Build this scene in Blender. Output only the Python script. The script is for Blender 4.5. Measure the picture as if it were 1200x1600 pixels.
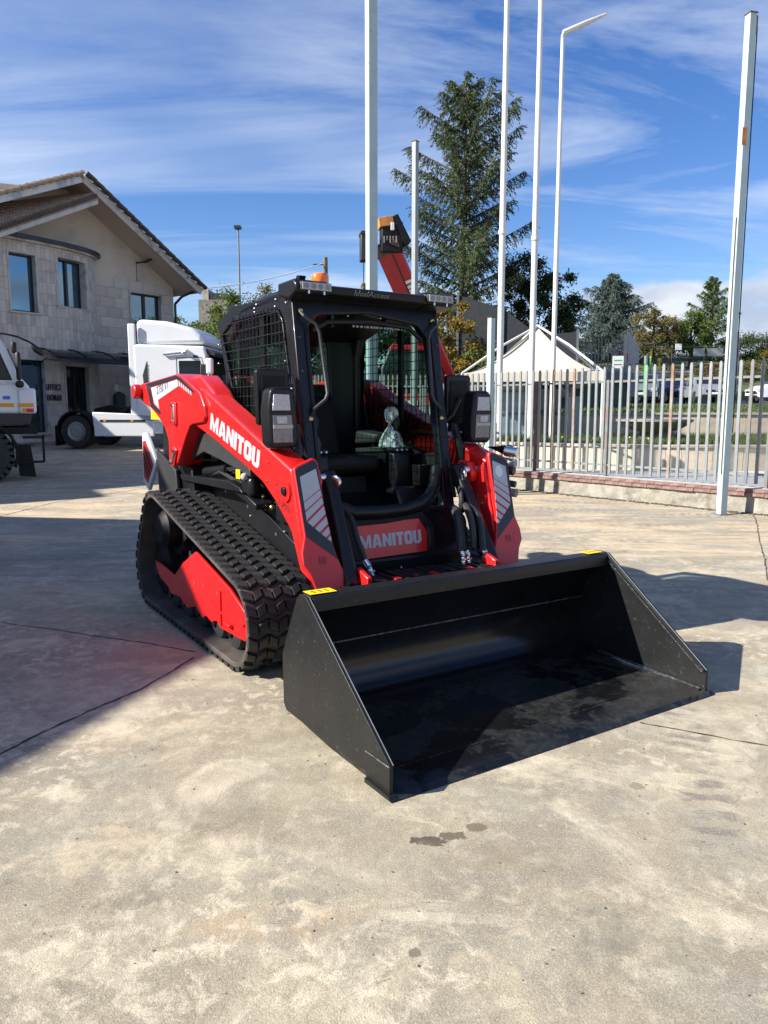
import bpy, bmesh, math, random
import numpy as np
from mathutils import Vector, Matrix
for o in list(bpy.data.objects): bpy.data.objects.remove(o)
S = bpy.context.scene; COL = S.collection; R = math.radians; PI = math.pi
random.seed(7)

# ---------------------------------------------------------------- camera
cd = bpy.data.cameras.new('camera'); cam = bpy.data.objects.new('camera', cd); COL.objects.link(cam); S.camera = cam
cam.location = (0, 0, 1.518)
cam.rotation_euler = (R(90) - math.atan2(158, 1180), 0, 0)
cd.sensor_fit = 'VERTICAL'; cd.sensor_height = 24; cd.lens = 24 * 1180 / 1600; cd.clip_end = 3000; cd.clip_start = .05

# ---------------------------------------------------------------- sun, sky, exposure
SUN = Vector((-.815, -.222, .552)).normalized()        # towards the sun
sl = bpy.data.lights.new('sun', 'SUN'); sl.energy = 5; sl.angle = R(.5); sl.color = (1, .945, .86)
so = bpy.data.objects.new('sun', sl); COL.objects.link(so); so.rotation_euler = (-SUN).to_track_quat('-Z', 'Y').to_euler(); so.location = (-40, -10, 30)
W = bpy.data.worlds.new('World'); S.world = W; W.use_nodes = True; nt = W.node_tree
def N(nt, kind, **k):
    n = nt.nodes.new(kind)
    for a, b in k.items():
        if a.startswith('i_'):
            key = a[2:].replace('_', ' '); n.inputs[int(key) if key.isdigit() else key].default_value = b
        else: setattr(n, a, b)
    return n
def ramp(nt, fac, stops):
    n = nt.nodes.new('ShaderNodeValToRGB'); e = n.color_ramp.elements
    while len(e) < len(stops): e.new(.5)
    for q, (p, c) in zip(e, stops):
        q.position = p; q.color = (c, c, c, 1) if isinstance(c, (int, float)) else (*c, 1)
    nt.links.new(fac, n.inputs[0]); return n.outputs[0]
def mth(nt, op, a, b=None, c=None):
    n = nt.nodes.new('ShaderNodeMath'); n.operation = op
    for i, q in enumerate((a, b, c)):
        if q is None: continue
        if isinstance(q, (int, float)): n.inputs[i].default_value = q
        else: nt.links.new(q, n.inputs[i])
    return n.outputs[0]
def mixc(nt, fac, a, b, mode='MIX'):
    n = nt.nodes.new('ShaderNodeMix'); n.data_type = 'RGBA'; n.blend_type = mode
    for i, q in ((0, fac), (6, a), (7, b)):
        if isinstance(q, (int, float)): n.inputs[i].default_value = q
        elif isinstance(q, tuple): n.inputs[i].default_value = (*q, 1)
        else: nt.links.new(q, n.inputs[i])
    return n.outputs[2]
bg = nt.nodes['Background']; bg.inputs[1].default_value = .077
sky = N(nt, 'ShaderNodeTexSky', sky_type='NISHITA', sun_disc=False, sun_elevation=math.asin(SUN.z), sun_rotation=math.atan2(SUN.x, SUN.y), air_density=1.0, dust_density=.15, ozone_density=3.2)
tc = N(nt, 'ShaderNodeTexCoord'); sep = N(nt, 'ShaderNodeSeparateXYZ'); nt.links.new(tc.outputs['Generated'], sep.inputs[0])
# cirrus: a flat layer high above (direction divided by its height), stretched along the wind
zz = mth(nt, 'MAXIMUM', mth(nt, 'ADD', sep.outputs[2], .12), .03)
cv = N(nt, 'ShaderNodeCombineXYZ'); nt.links.new(mth(nt, 'DIVIDE', sep.outputs[0], zz), cv.inputs[0]); nt.links.new(mth(nt, 'DIVIDE', sep.outputs[1], zz), cv.inputs[1])
mp = N(nt, 'ShaderNodeMapping'); mp.inputs['Rotation'].default_value = (0, 0, R(-32)); mp.inputs['Scale'].default_value = (.30, 1.15, 1); mp.inputs['Location'].default_value = (.35, .1, 0)
nt.links.new(cv.outputs[0], mp.inputs[0])
n1 = N(nt, 'ShaderNodeTexNoise', i_Scale=1.25, i_Detail=11, i_Roughness=.62, i_Distortion=.9); nt.links.new(mp.outputs[0], n1.inputs[0])
n2 = N(nt, 'ShaderNodeTexNoise', i_Scale=.5, i_Detail=3, i_Roughness=.5); nt.links.new(cv.outputs[0], n2.inputs[0])
ci = ramp(nt, n1.outputs[0], [(.43, 0), (.53, .48), (.66, 1)])
cm_ = ramp(nt, n2.outputs[0], [(.36, .10), (.60, 1)])
cir = mth(nt, 'MULTIPLY', mth(nt, 'MULTIPLY', ci, cm_), .85)
# cumulus low over the horizon
n3 = N(nt, 'ShaderNodeTexNoise', i_Scale=5.2, i_Detail=6, i_Roughness=.55)
mp3 = N(nt, 'ShaderNodeMapping'); mp3.inputs['Scale'].default_value = (1, 1, 1.9); mp3.inputs['Location'].default_value = (.62, .3, .1); nt.links.new(tc.outputs['Generated'], mp3.inputs[0]); nt.links.new(mp3.outputs[0], n3.inputs[0])
band = ramp(nt, sep.outputs[2], [(.0, 1), (.14, 1), (.20, 0)])
side = ramp(nt, sep.outputs[0], [(.10, 0), (.20, .85), (.30, .75), (.40, 1)])
cu = ramp(nt, mth(nt, 'ADD', n3.outputs[0], mth(nt, 'MULTIPLY', mth(nt, 'SUBTRACT', mth(nt, 'MULTIPLY', band, side), 1), .45)), [(.36, 0), (.45, 1)])
n4 = N(nt, 'ShaderNodeTexNoise', i_Scale=9, i_Detail=4); nt.links.new(mp3.outputs[0], n4.inputs[0])
cucol = mixc(nt, ramp(nt, n4.outputs[0], [(.38, 0), (.62, 1)]), (3.1, 3.6, 4.6), (5.6, 5.8, 6.1))
hs = N(nt, 'ShaderNodeHueSaturation', i_Hue=.514, i_Saturation=1.25, i_Value=1.02); nt.links.new(sky.outputs[0], hs.inputs['Color'])
c1 = mixc(nt, cir, hs.outputs[0], (5.0, 5.6, 6.6))
c2 = mixc(nt, mth(nt, 'MULTIPLY', cu, .9), c1, cucol)
nt.links.new(c2, bg.inputs[0])
S.view_settings.view_transform = 'Standard'; S.view_settings.look = 'None'; S.view_settings.exposure = 1.10; S.view_settings.gamma = 1
S.view_settings.use_curve_mapping = False
S.render.engine = 'CYCLES'; S.cycles.max_bounces = 8; S.cycles.transparent_max_bounces = 12

# ---------------------------------------------------------------- materials
M = {}
def mat(name, col, rough=.5, metal=0, coat=0, var=.0, scale=6, bump=0, bscale=60, dirt=None, dscale=3, dlo=.5, dhi=.7, spec=.5, obj=True):
    m = bpy.data.materials.new(name); m.use_nodes = True; t = m.node_tree; b = t.nodes['Principled BSDF']
    b.inputs['Roughness'].default_value = rough; b.inputs['Metallic'].default_value = metal
    b.inputs['Coat Weight'].default_value = coat; b.inputs['Coat Roughness'].default_value = .08; b.inputs['Specular IOR Level'].default_value = spec
    tc = N(t, 'ShaderNodeTexCoord'); co = tc.outputs['Object']
    c = None
    if var or dirt:
        n = N(t, 'ShaderNodeTexNoise', i_Scale=scale, i_Detail=6, i_Roughness=.6); t.links.new(co, n.inputs[0])
        lo = tuple(q * (1 - var) for q in col); hi = tuple(min(1, q * (1 + var)) for q in col)
        c = mixc(t, ramp(t, n.outputs[0], [(.3, 0), (.7, 1)]), lo, hi)
        if dirt:
            n = N(t, 'ShaderNodeTexNoise', i_Scale=dscale, i_Detail=8, i_Roughness=.65); t.links.new(co, n.inputs[0])
            f = ramp(t, n.outputs[0], [(dlo, 0), (dhi, 1)]); c = mixc(t, f, c, dirt)
        t.links.new(c, b.inputs['Base Color'])
        n = N(t, 'ShaderNodeTexNoise', i_Scale=scale * 3, i_Detail=5); t.links.new(co, n.inputs[0])
        t.links.new(mth(t, 'ADD', mth(t, 'MULTIPLY', n.outputs[0], .16), rough - .08), b.inputs['Roughness'])
    else: b.inputs['Base Color'].default_value = (*col, 1)
    if bump:
        n = N(t, 'ShaderNodeTexNoise', i_Scale=bscale, i_Detail=4); t.links.new(co, n.inputs[0])
        bm_ = N(t, 'ShaderNodeBump', i_Strength=bump, i_Distance=.01); t.links.new(n.outputs[0], bm_.inputs['Height']); t.links.new(bm_.outputs[0], b.inputs['Normal'])
    M[name] = m; return m
def glass(name, col=(.8, .9, .9), rough=.0, mixf=.75):
    m = bpy.data.materials.new(name); m.use_nodes = True; t = m.node_tree; t.nodes.remove(t.nodes['Principled BSDF'])
    out = t.nodes['Material Output']; g = N(t, 'ShaderNodeBsdfGlossy', i_Roughness=rough); tr = N(t, 'ShaderNodeBsdfTransparent'); tr.inputs[0].default_value = (*col, 1)
    lw = N(t, 'ShaderNodeLayerWeight', i_Blend=.5); mx = N(t, 'ShaderNodeMixShader')
    t.links.new(mth(t, 'ADD', mth(t, 'MULTIPLY', mth(t, 'POWER', lw.outputs['Facing'], 5), .9), .05 * mixf), mx.inputs[0]); t.links.new(tr.outputs[0], mx.inputs[1]); t.links.new(g.outputs[0], mx.inputs[2]); t.links.new(mx.outputs[0], out.inputs[0])
    M[name] = m; return m
mat('red', (.60, .010, .009), .36, coat=.32, var=.05, scale=3, bump=.04, bscale=25)
mat('red_far', (.42, .014, .02), .4, var=.12, scale=3, dirt=(.3, .02, .02), dscale=5)
mat('black', (.008, .0085, .010), .36, coat=.04, var=.2, scale=5, bump=.05, bscale=90, spec=.3)
mat('black_matte', (.006, .006, .0065), .6, spec=.3, var=.3, scale=8, bump=.1, bscale=120)
mat('navy', (.0055, .0075, .012), .36, coat=.06, var=.15, scale=4, spec=.32)
mat('dark_grey', (.026, .027, .028), .5, var=.15, scale=6, bump=.05)
mat('rubber', (.015, .015, .0155), .55, var=.35, scale=14, bump=.25, bscale=60, dirt=(.038, .036, .034), dscale=9, dlo=.48, dhi=.75)
mat('rubber_dust', (.035, .031, .027), .75, var=.25, scale=6, dirt=(.09, .075, .06), dscale=4, dlo=.42, dhi=.66)
mat('silver_decal', (.42, .44, .47), .38, var=.03)
mat('decal_black', (.016, .018, .024), .35)
mat('decal_red', (.5, .015, .015), .35)
mat('chrome', (.72, .72, .70), .22, metal=1)
mat('zinc', (.55, .56, .55), .35, metal=1, var=.15, scale=20)
mat('brass', (.55, .42, .2), .3, metal=1)
mat('yellow', (.85, .58, .01), .45)
mat('ink', (.01, .01, .01), .5)
mat('amber', (.9, .17, .004), .2, coat=.6)
mat('lens', (.42, .42, .45), .22, coat=.8, var=.2, scale=60, bump=.35, bscale=70)
mat('lens_dark', (.16, .15, .17), .22, coat=.8, var=.3, scale=40)
mat('led', (.34, .345, .32), .25, coat=.6)
mat('white_paint', (.70, .72, .73), .3, coat=.4, var=.03, scale=2)
mat('white_trim', (.62, .64, .66), .45, var=.05)
mat('orange', (.75, .30, .01), .4)
mat('pole_white', (.62, .62, .60), .4, var=.06, scale=3, dirt=(.5, .48, .43), dscale=2.2, dlo=.55, dhi=.8)
mat('pole_blue', (.36, .46, .48), .5, var=.08, scale=3, dirt=(.30, .13, .06), dscale=5, dlo=.66, dhi=.72)
mat('pole_dark', (.22, .25, .26), .5, var=.12, scale=3, dirt=(.25, .12, .06), dscale=5, dlo=.66, dhi=.72)
mat('galv', (.235, .26, .265), .45, metal=.35, var=.15, scale=6, dirt=(.28, .13, .07), dscale=2.3, dlo=.66, dhi=.75)
mat('galv_dark', (.16, .17, .17), .5, metal=.2, var=.2, scale=6, dirt=(.2, .09, .05), dscale=2.5, dlo=.52, dhi=.68)
mat('rust', (.13, .075, .05), .8, var=.4, scale=9)
mat('brick_red', (.155, .072, .062), .8, var=.35, scale=9, bump=.3, dirt=(.24, .20, .175), dscale=12, dlo=.5, dhi=.68)
mat('old_concrete', (.27, .25, .205), .9, var=.32, scale=5, bump=.8, bscale=25, dirt=(.08, .075, .055), dscale=3.5, dlo=.5, dhi=.74)
mat('mortar', (.28, .25, .21), .95, var=.2)
mat('travertine', (.62, .52, .38), .75, var=.10, scale=4, dirt=(.42, .33, .22), dscale=6, dlo=.52, dhi=.8, bump=.1)
mat('travertine2', (.56, .47, .35), .75, var=.10, scale=4, dirt=(.38, .30, .2), dscale=6, dlo=.48, dhi=.8, bump=.1)
mat('cap_stone', (.42, .38, .31), .85, var=.2, scale=3, dirt=(.18, .16, .13), dscale=4)
mat('paving', (.42, .42, .40), .9, var=.12, scale=1.2, bump=.2)
mat('asphalt', (.10, .10, .105), .9, var=.2, scale=2, bump=.2)
mat('grass', (.060, .080, .022), .9, var=.35, scale=1.6, bump=.8, bscale=16, dirt=(.17, .13, .06), dscale=1.2, dlo=.5, dhi=.8)
mat('dry_grass', (.17, .13, .07), .95, var=.35, scale=2.2, bump=.8, bscale=9, dirt=(.07, .08, .03), dscale=1, dlo=.45, dhi=.7)
mat('blade', (.055, .080, .020), .8, var=.5, scale=1.3)
mat('flower_yellow', (.75, .6, .03), .7)
mat('cream', (.50, .455, .36), .7, var=.04, scale=1)
mat('blue_panel', (.30, .40, .47), .3, var=.25, scale=2.5, coat=.3, dirt=(.10, .14, .17), dscale=1.4, dlo=.48, dhi=.66)
mat('dark_glass', (.012, .016, .018), .07, coat=.6)
mat('win_glass', (.16, .24, .29), .04, metal=.9)
mat('frame_dark', (.012, .014, .02), .4)
mat('plaster', (.56, .50, .42), .85, var=.06, scale=1.5, bump=.15, dirt=(.36, .33, .29), dscale=1.2, dlo=.5, dhi=.8)
mat('soffit', (.56, .46, .36), .85, var=.06, scale=1)
mat('fascia', (.50, .47, .43), .7, var=.1, scale=1.6, dirt=(.25, .23, .21), dscale=2.5, dlo=.5, dhi=.66)
mat('fascia_white', (.62, .62, .60), .5, var=.06, scale=2, dirt=(.33, .38, .42), dscale=1.6, dlo=.5, dhi=.62)
for i, c in enumerate([(.50, .445, .385), (.58, .52, .45), (.44, .395, .35), (.54, .49, .435)]): mat('stone%d' % i, c, .85, var=.09, scale=2.4, bump=.15, dirt=tuple(q * .72 for q in c), dscale=3, dlo=.5, dhi=.8)
mat('tile_clay', (.33, .22, .145), .9, var=.3, scale=5, dirt=(.44, .36, .26), dscale=8, dlo=.46, dhi=.68)
mat('tile_dark', (.10, .075, .06), .9, var=.3, scale=6)
mat('bark', (.07, .055, .04), .95, var=.3, scale=9, bump=.5)
mat('bark_pale', (.16, .13, .10), .95, var=.3, scale=9, bump=.5)
def leafmat(name, a, b, s=1.2):
    m = bpy.data.materials.new(name); m.use_nodes = True; t = m.node_tree; p = t.nodes['Principled BSDF']; p.inputs['Roughness'].default_value = .7; p.inputs['Specular IOR Level'].default_value = .25
    tc = N(t, 'ShaderNodeTexCoord'); n = N(t, 'ShaderNodeTexNoise', i_Scale=s, i_Detail=8, i_Roughness=.75); t.links.new(tc.outputs['Object'], n.inputs[0])
    c = mixc(t, ramp(t, n.outputs[0], [(.36, 0), (.64, 1)]), a, b); t.links.new(c, p.inputs['Base Color'])
    tl = N(t, 'ShaderNodeBsdfTranslucent'); t.links.new(c, tl.inputs[0]); mx = N(t, 'ShaderNodeMixShader', i_0=.3)
    out = t.nodes['Material Output']; t.links.new(p.outputs[0], mx.inputs[1]); t.links.new(tl.outputs[0], mx.inputs[2]); t.links.new(mx.outputs[0], out.inputs[0]); M[name] = m
leafmat('needles', (.040, .062, .032), (.115, .14, .060), .9)
leafmat('needles_blue', (.065, .10, .088), (.14, .18, .15), .8)
leafmat('needles_green', (.055, .10, .035), (.13, .18, .055), .8)
leafmat('leaf_dark', (.022, .036, .016), (.05, .075, .026), .8)
leafmat('leaf_mid', (.08, .12, .03), (.16, .21, .05), .8)
leafmat('leaf_olive', (.10, .10, .035), (.20, .165, .06), .9)
leafmat('leaf_autumn', (.13, .10, .02), (.30, .21, .035), 1.5)
leafmat('leaf_hedge', (.025, .05, .012), (.06, .09, .02), 2)
for n_, c_ in dict(car_silver=(.30, .31, .33), car_blue=(.02, .03, .10), car_dark=(.02, .03, .05), car_white=(.72, .73, .74), car_grey=(.2, .21, .23)).items(): mat(n_, c_, .28, metal=.3 if n_ != 'car_white' else 0, coat=.6)
mat('green_paint', (.05, .40, .08), .5); mat('red_sign', (.6, .02, .02), .5); mat('blue_sign', (.06, .14, .55), .5); mat('sign_white', (.7, .72, .7), .5)
mat('teal', (.012, .05, .04), .45)
mat('metal_hoarding', (.38, .38, .36), .7, var=.1)
mat('hook_yellow', (.35, .25, .05), .7, var=.4, scale=14, dirt=(.02, .02, .02), dscale=9, dlo=.45, dhi=.55)
mat('rust_orange', (.5, .2, .05), .8, var=.3)
mat('net_dark', (.03, .035, .04), .9, var=.2)
glass('glass_clear', (.62, .74, .70)); glass('glass_tint', (.25, .38, .36), mixf=.9); glass('glass_smoke', (.30, .30, .30))
def bagmat():
    m = bpy.data.materials.new('plastic_bag'); m.use_nodes = True; t = m.node_tree; t.nodes.remove(t.nodes['Principled BSDF'])
    tc = N(t, 'ShaderNodeTexCoord'); n = N(t, 'ShaderNodeTexNoise', i_Scale=26, i_Detail=3, i_Distortion=1.5); t.links.new(tc.outputs['Object'], n.inputs[0])
    d = N(t, 'ShaderNodeBsdfPrincipled', i_Roughness=.18); d.inputs['Base Color'].default_value = (.75, .82, .8, 1)
    bp_ = N(t, 'ShaderNodeBump', i_Strength=1, i_Distance=.03); t.links.new(n.outputs[0], bp_.inputs['Height']); t.links.new(bp_.outputs[0], d.inputs['Normal'])
    tr = N(t, 'ShaderNodeBsdfTransparent'); tr.inputs[0].default_value = (.8, .88, .86, 1); mx = N(t, 'ShaderNodeMixShader')
    t.links.new(ramp(t, n.outputs[0], [(.4, .12), (.62, .75)]), mx.inputs[0]); t.links.new(tr.outputs[0], mx.inputs[1]); t.links.new(d.outputs[0], mx.inputs[2]); t.links.new(mx.outputs[0], t.nodes['Material Output'].inputs[0]); M['plastic_bag'] = m
bagmat()

# ---------------------------------------------------------------- mesh builder
class G:
    def __init__(s): s.v = []; s.f = []
    def add(s, vs, fs):
        o = len(s.v); s.v += [tuple(q) for q in vs]; s.f += [tuple(i + o for i in f) for f in fs]; return s
    def box(s, x0, x1, y0, y1, z0, z1):
        return s.add([(x, y, z) for z in (z0, z1) for y in (y0, y1) for x in (x0, x1)], [(0, 2, 3, 1), (4, 5, 7, 6), (0, 1, 5, 4), (2, 6, 7, 3), (0, 4, 6, 2), (1, 3, 7, 5)])
    def obox(s, c, size, rot=None):
        m = Matrix.Translation(Vector(c)) @ (rot.to_matrix().to_4x4() if rot is not None else Matrix())
        a, b, d = (q / 2 for q in size)
        return s.add([m @ Vector((x, y, z)) for z in (-d, d) for y in (-b, b) for x in (-a, a)], [(0, 2, 3, 1), (4, 5, 7, 6), (0, 1, 5, 4), (2, 6, 7, 3), (0, 4, 6, 2), (1, 3, 7, 5)])
    def beam(s, p0, p1, w, h, up=(0, 0, 1)):
        p0, p1 = Vector(p0), Vector(p1); d = (p1 - p0).normalized(); a = d.cross(Vector(up)).normalized() * w / 2; b = a.cross(d).normalized() * h / 2
        return s.add([p + i * a + j * b for p in (p0, p1) for i, j in ((-1, -1), (1, -1), (1, 1), (-1, 1))], [(0, 1, 2, 3), (7, 6, 5, 4), (0, 4, 5, 1), (1, 5, 6, 2), (2, 6, 7, 3), (3, 7, 4, 0)])
    @staticmethod
    def _p(ax, q, a):
        return (a, q[0], q[1]) if ax == 'X' else (q[0], a, q[1]) if ax == 'Y' else (q[0], q[1], a)
    def prism(s, pts, ax, a, b, fn=None):
        n = len(pts); fn = fn or (lambda q, c: G._p(ax, q, c))
        return s.add([fn(q, a) for q in pts] + [fn(q, b) for q in pts], [tuple(range(n))[::-1], tuple(range(n, 2 * n))] + [(i, (i + 1) % n, n + (i + 1) % n, n + i) for i in range(n)])
    def frame(s, outer, inner, ax, a, b, fn=None):
        n = len(outer); fn = fn or (lambda q, c: G._p(ax, q, c)); vs = [fn(q, a) for q in outer] + [fn(q, a) for q in inner] + [fn(q, b) for q in outer] + [fn(q, b) for q in inner]; fs = []
        for i in range(n):
            j = (i + 1) % n; fs += [(i, j, n + j, n + i), (2 * n + i, 3 * n + i, 3 * n + j, 2 * n + j), (i, 2 * n + i, 2 * n + j, j), (n + i, n + j, 3 * n + j, 3 * n + i)]
        return s.add(vs, fs)
    def tube(s, path, r, n=8, r2=None, flat=1):
        P = [Vector(p) for p in path]; k = len(P); T = [(P[min(i + 1, k - 1)] - P[max(i - 1, 0)]).normalized() for i in range(k)]
        a = T[0].orthogonal().normalized(); vs = []
        for i in range(k):
            a = (a - T[i] * a.dot(T[i])).normalized(); b = T[i].cross(a); rr = (r if r2 is None else r + (r2 - r) * i / (k - 1)) if not isinstance(r, (list, tuple)) else r[i]
            vs += [P[i] + rr * (math.cos(2 * PI * j / n) * a + flat * math.sin(2 * PI * j / n) * b) for j in range(n)]
        fs = [(i * n + j, i * n + (j + 1) % n, (i + 1) * n + (j + 1) % n, (i + 1) * n + j) for i in range(k - 1) for j in range(n)]
        return s.add(vs, fs + [tuple(range(n))[::-1], tuple(range((k - 1) * n, k * n))])
    def cyl(s, p0, p1, r, n=16, r2=None): return s.tube([p0, p1], r, n, r2)
    def lathe(s, prof, c=(0, 0, 0), ax='Z', n=24, caps=True):
        vs = []; m = len(prof)
        for r, h in prof:
            for j in range(n):
                a, b = r * math.cos(2 * PI * j / n), r * math.sin(2 * PI * j / n)
                q = (a, b, h) if ax == 'Z' else (a, h, b) if ax == 'Y' else (h, a, b); vs.append((q[0] + c[0], q[1] + c[1], q[2] + c[2]))
        fs = [(i * n + j, i * n + (j + 1) % n, (i + 1) * n + (j + 1) % n, (i + 1) * n + j) for i in range(m - 1) for j in range(n)]
        return s.add(vs, fs + ([tuple(range(n)), tuple(range((m - 1) * n, m * n))] if caps else []))
    def ball(s, c, r, n=10, sz=1): return s.lathe([(max(1e-4, r * math.sin(PI * i / n)), -r * sz * math.cos(PI * i / n)) for i in range(n + 1)], c, n=n + 4)
    def mesh(s, name):
        me = bpy.data.meshes.new(name); me.from_pydata(s.v, [], s.f); bm = bmesh.new(); bm.from_mesh(me)
        bmesh.ops.recalc_face_normals(bm, faces=bm.faces); bm.to_mesh(me); bm.free(); return me
    def build(s, name, m, parent=None, bevel=0, smooth=False, off=None, seg=2, **k):
        me = s.mesh(name); me.materials.append(M[m]); o = bpy.data.objects.new(name, me); COL.objects.link(o)
        if parent is not None:
            o.parent = parent
            if off is None: off = parent.get('_off')
            if off is not None: o.location = off
        if smooth or bevel:
            me.polygons.foreach_set('use_smooth', [True] * len(me.polygons)); me.set_sharp_from_angle(angle=R(38 if not bevel else 60))
        if bevel:
            b = o.modifiers.new('bevel', 'BEVEL'); b.width = bevel; b.segments = seg; b.limit_method = 'ANGLE'; b.angle_limit = R(35); b.harden_normals = False
        tag(o, **k); return o
def tag(o, label=None, cat=None, group=None, kind=None):
    if label: o['label'] = label
    if cat: o['category'] = cat
    if group: o['group'] = group
    if kind: o['kind'] = kind
    return o
OFFS = {}
def thing(name, loc, rz=0, off=None, **k):
    o = bpy.data.objects.new(name, None); COL.objects.link(o); o.location = loc; o.rotation_euler = (0, 0, rz); o.empty_display_size = .2
    OFFS[o.name] = off; tag(o, **k); return o
_b = G.build
def _build(s, name, m, parent=None, **k):
    if parent is not None and k.get('off') is None: k['off'] = OFFS.get(parent.name)
    return _b(s, name, m, parent, **k)
G.build = _build
def copy_tree(o, parent=None):
    c = o.copy(); COL.objects.link(c); OFFS[c.name] = OFFS.get(o.name)
    if parent is not None: c.parent = parent
    for ch in list(o.children): copy_tree(ch, c)
    return c
def text(name, body, size, m, parent, mtx, ext=.0015, offset=0, sx=1, align='LEFT', shear=0, sp=1.0, **k):
    cu = bpy.data.curves.new(name, 'FONT'); cu.body = body; cu.size = size; cu.extrude = ext; cu.offset = offset; cu.align_x = align; cu.shear = shear; cu.resolution_u = 3; cu.space_character = sp
    t = bpy.data.objects.new(name, cu); COL.objects.link(t); dg = bpy.context.evaluated_depsgraph_get(); me = bpy.data.meshes.new_from_object(t.evaluated_get(dg)); bpy.data.objects.remove(t)
    me.transform(mtx @ Matrix.Diagonal((sx, 1, 1, 1))); me.materials.clear(); me.materials.append(M[m]); o = bpy.data.objects.new(name, me); COL.objects.link(o); o.parent = parent
    if OFFS.get(parent.name) is not None: o.location = OFFS[parent.name]
    tag(o, **k); return o
def basis(o, x, y):
    x = Vector(x).normalized(); y = Vector(y); y = (y - x * y.dot(x)).normalized(); z = x.cross(y)
    m = Matrix((x, y, z)).transposed().to_4x4(); m.translation = Vector(o); return m
GL = dict(
 I=(.34, [[(0,0),(.34,0),(.34,1),(0,1)]]),
 T=(.78, [[(0,.76),(.78,.76),(.78,1),(0,1)],[(.22,0),(.56,0),(.56,.76),(.22,.76)]]),
 U=(.86, [[(0,.2),(.32,.2),(.32,1),(0,1)],[(.54,.2),(.86,.2),(.86,1),(.54,1)],[(0,.2),(.12,.02),(.26,-.02),(.43,-.02),(.43,.2),(.32,.2)],[(.86,.2),(.54,.2),(.43,.2),(.43,-.02),(.60,-.02),(.74,.02)]]),
 O=(.88, [[(0,.2),(.32,.26),(.32,.74),(0,.8)],[(.56,.26),(.88,.2),(.88,.8),(.56,.74)],[(0,.2),(.13,.02),(.28,-.02),(.60,-.02),(.75,.02),(.88,.2),(.56,.26),(.32,.26)],[(0,.8),(.32,.74),(.56,.74),(.88,.8),(.75,.98),(.60,1.02),(.28,1.02),(.13,.98)]]),
 A=(1.0, [[(0,0),(.32,0),(.40,.34),(.5,.78),(.5,1),(.28,1)],[(1.0,0),(.72,1),(.5,1),(.5,.78),(.60,.34),(.68,0)],[(.365,.17),(.635,.17),(.60,.38),(.40,.38)]]),
 N=(.92, [[(0,0),(.28,0),(.28,1),(0,1)],[(.64,0),(.92,0),(.92,1),(.64,1)],[(.28,1),(.28,.55),(.64,0),(.64,.45)]]),
 M=(1.14, [[(0,0),(.27,0),(.27,1),(0,1)],[(.87,0),(1.14,0),(1.14,1),(.87,1)],[(.27,1),(.27,.55),(.46,0),(.57,0),(.57,.42)],[(.87,1),(.57,.42),(.57,0),(.68,0),(.87,.55)]]))
def word(name, w, height, m, parent, mtx, width=None, ext=.001, gap=.10, **k):
    g = G(); x = 0
    for ch in w:
        a, ps = GL[ch]
        for p in ps: g.prism([(q[0] + x, q[1]) for q in p], 'Z', 0, ext / height)
        x += a + gap
    x -= gap; sx = (width / x if width else height)
    g.v = [tuple(mtx @ Vector((v[0] * sx, v[1] * height, v[2] * height))) for v in g.v]
    return g.build(name, m, parent, **k)

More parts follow.
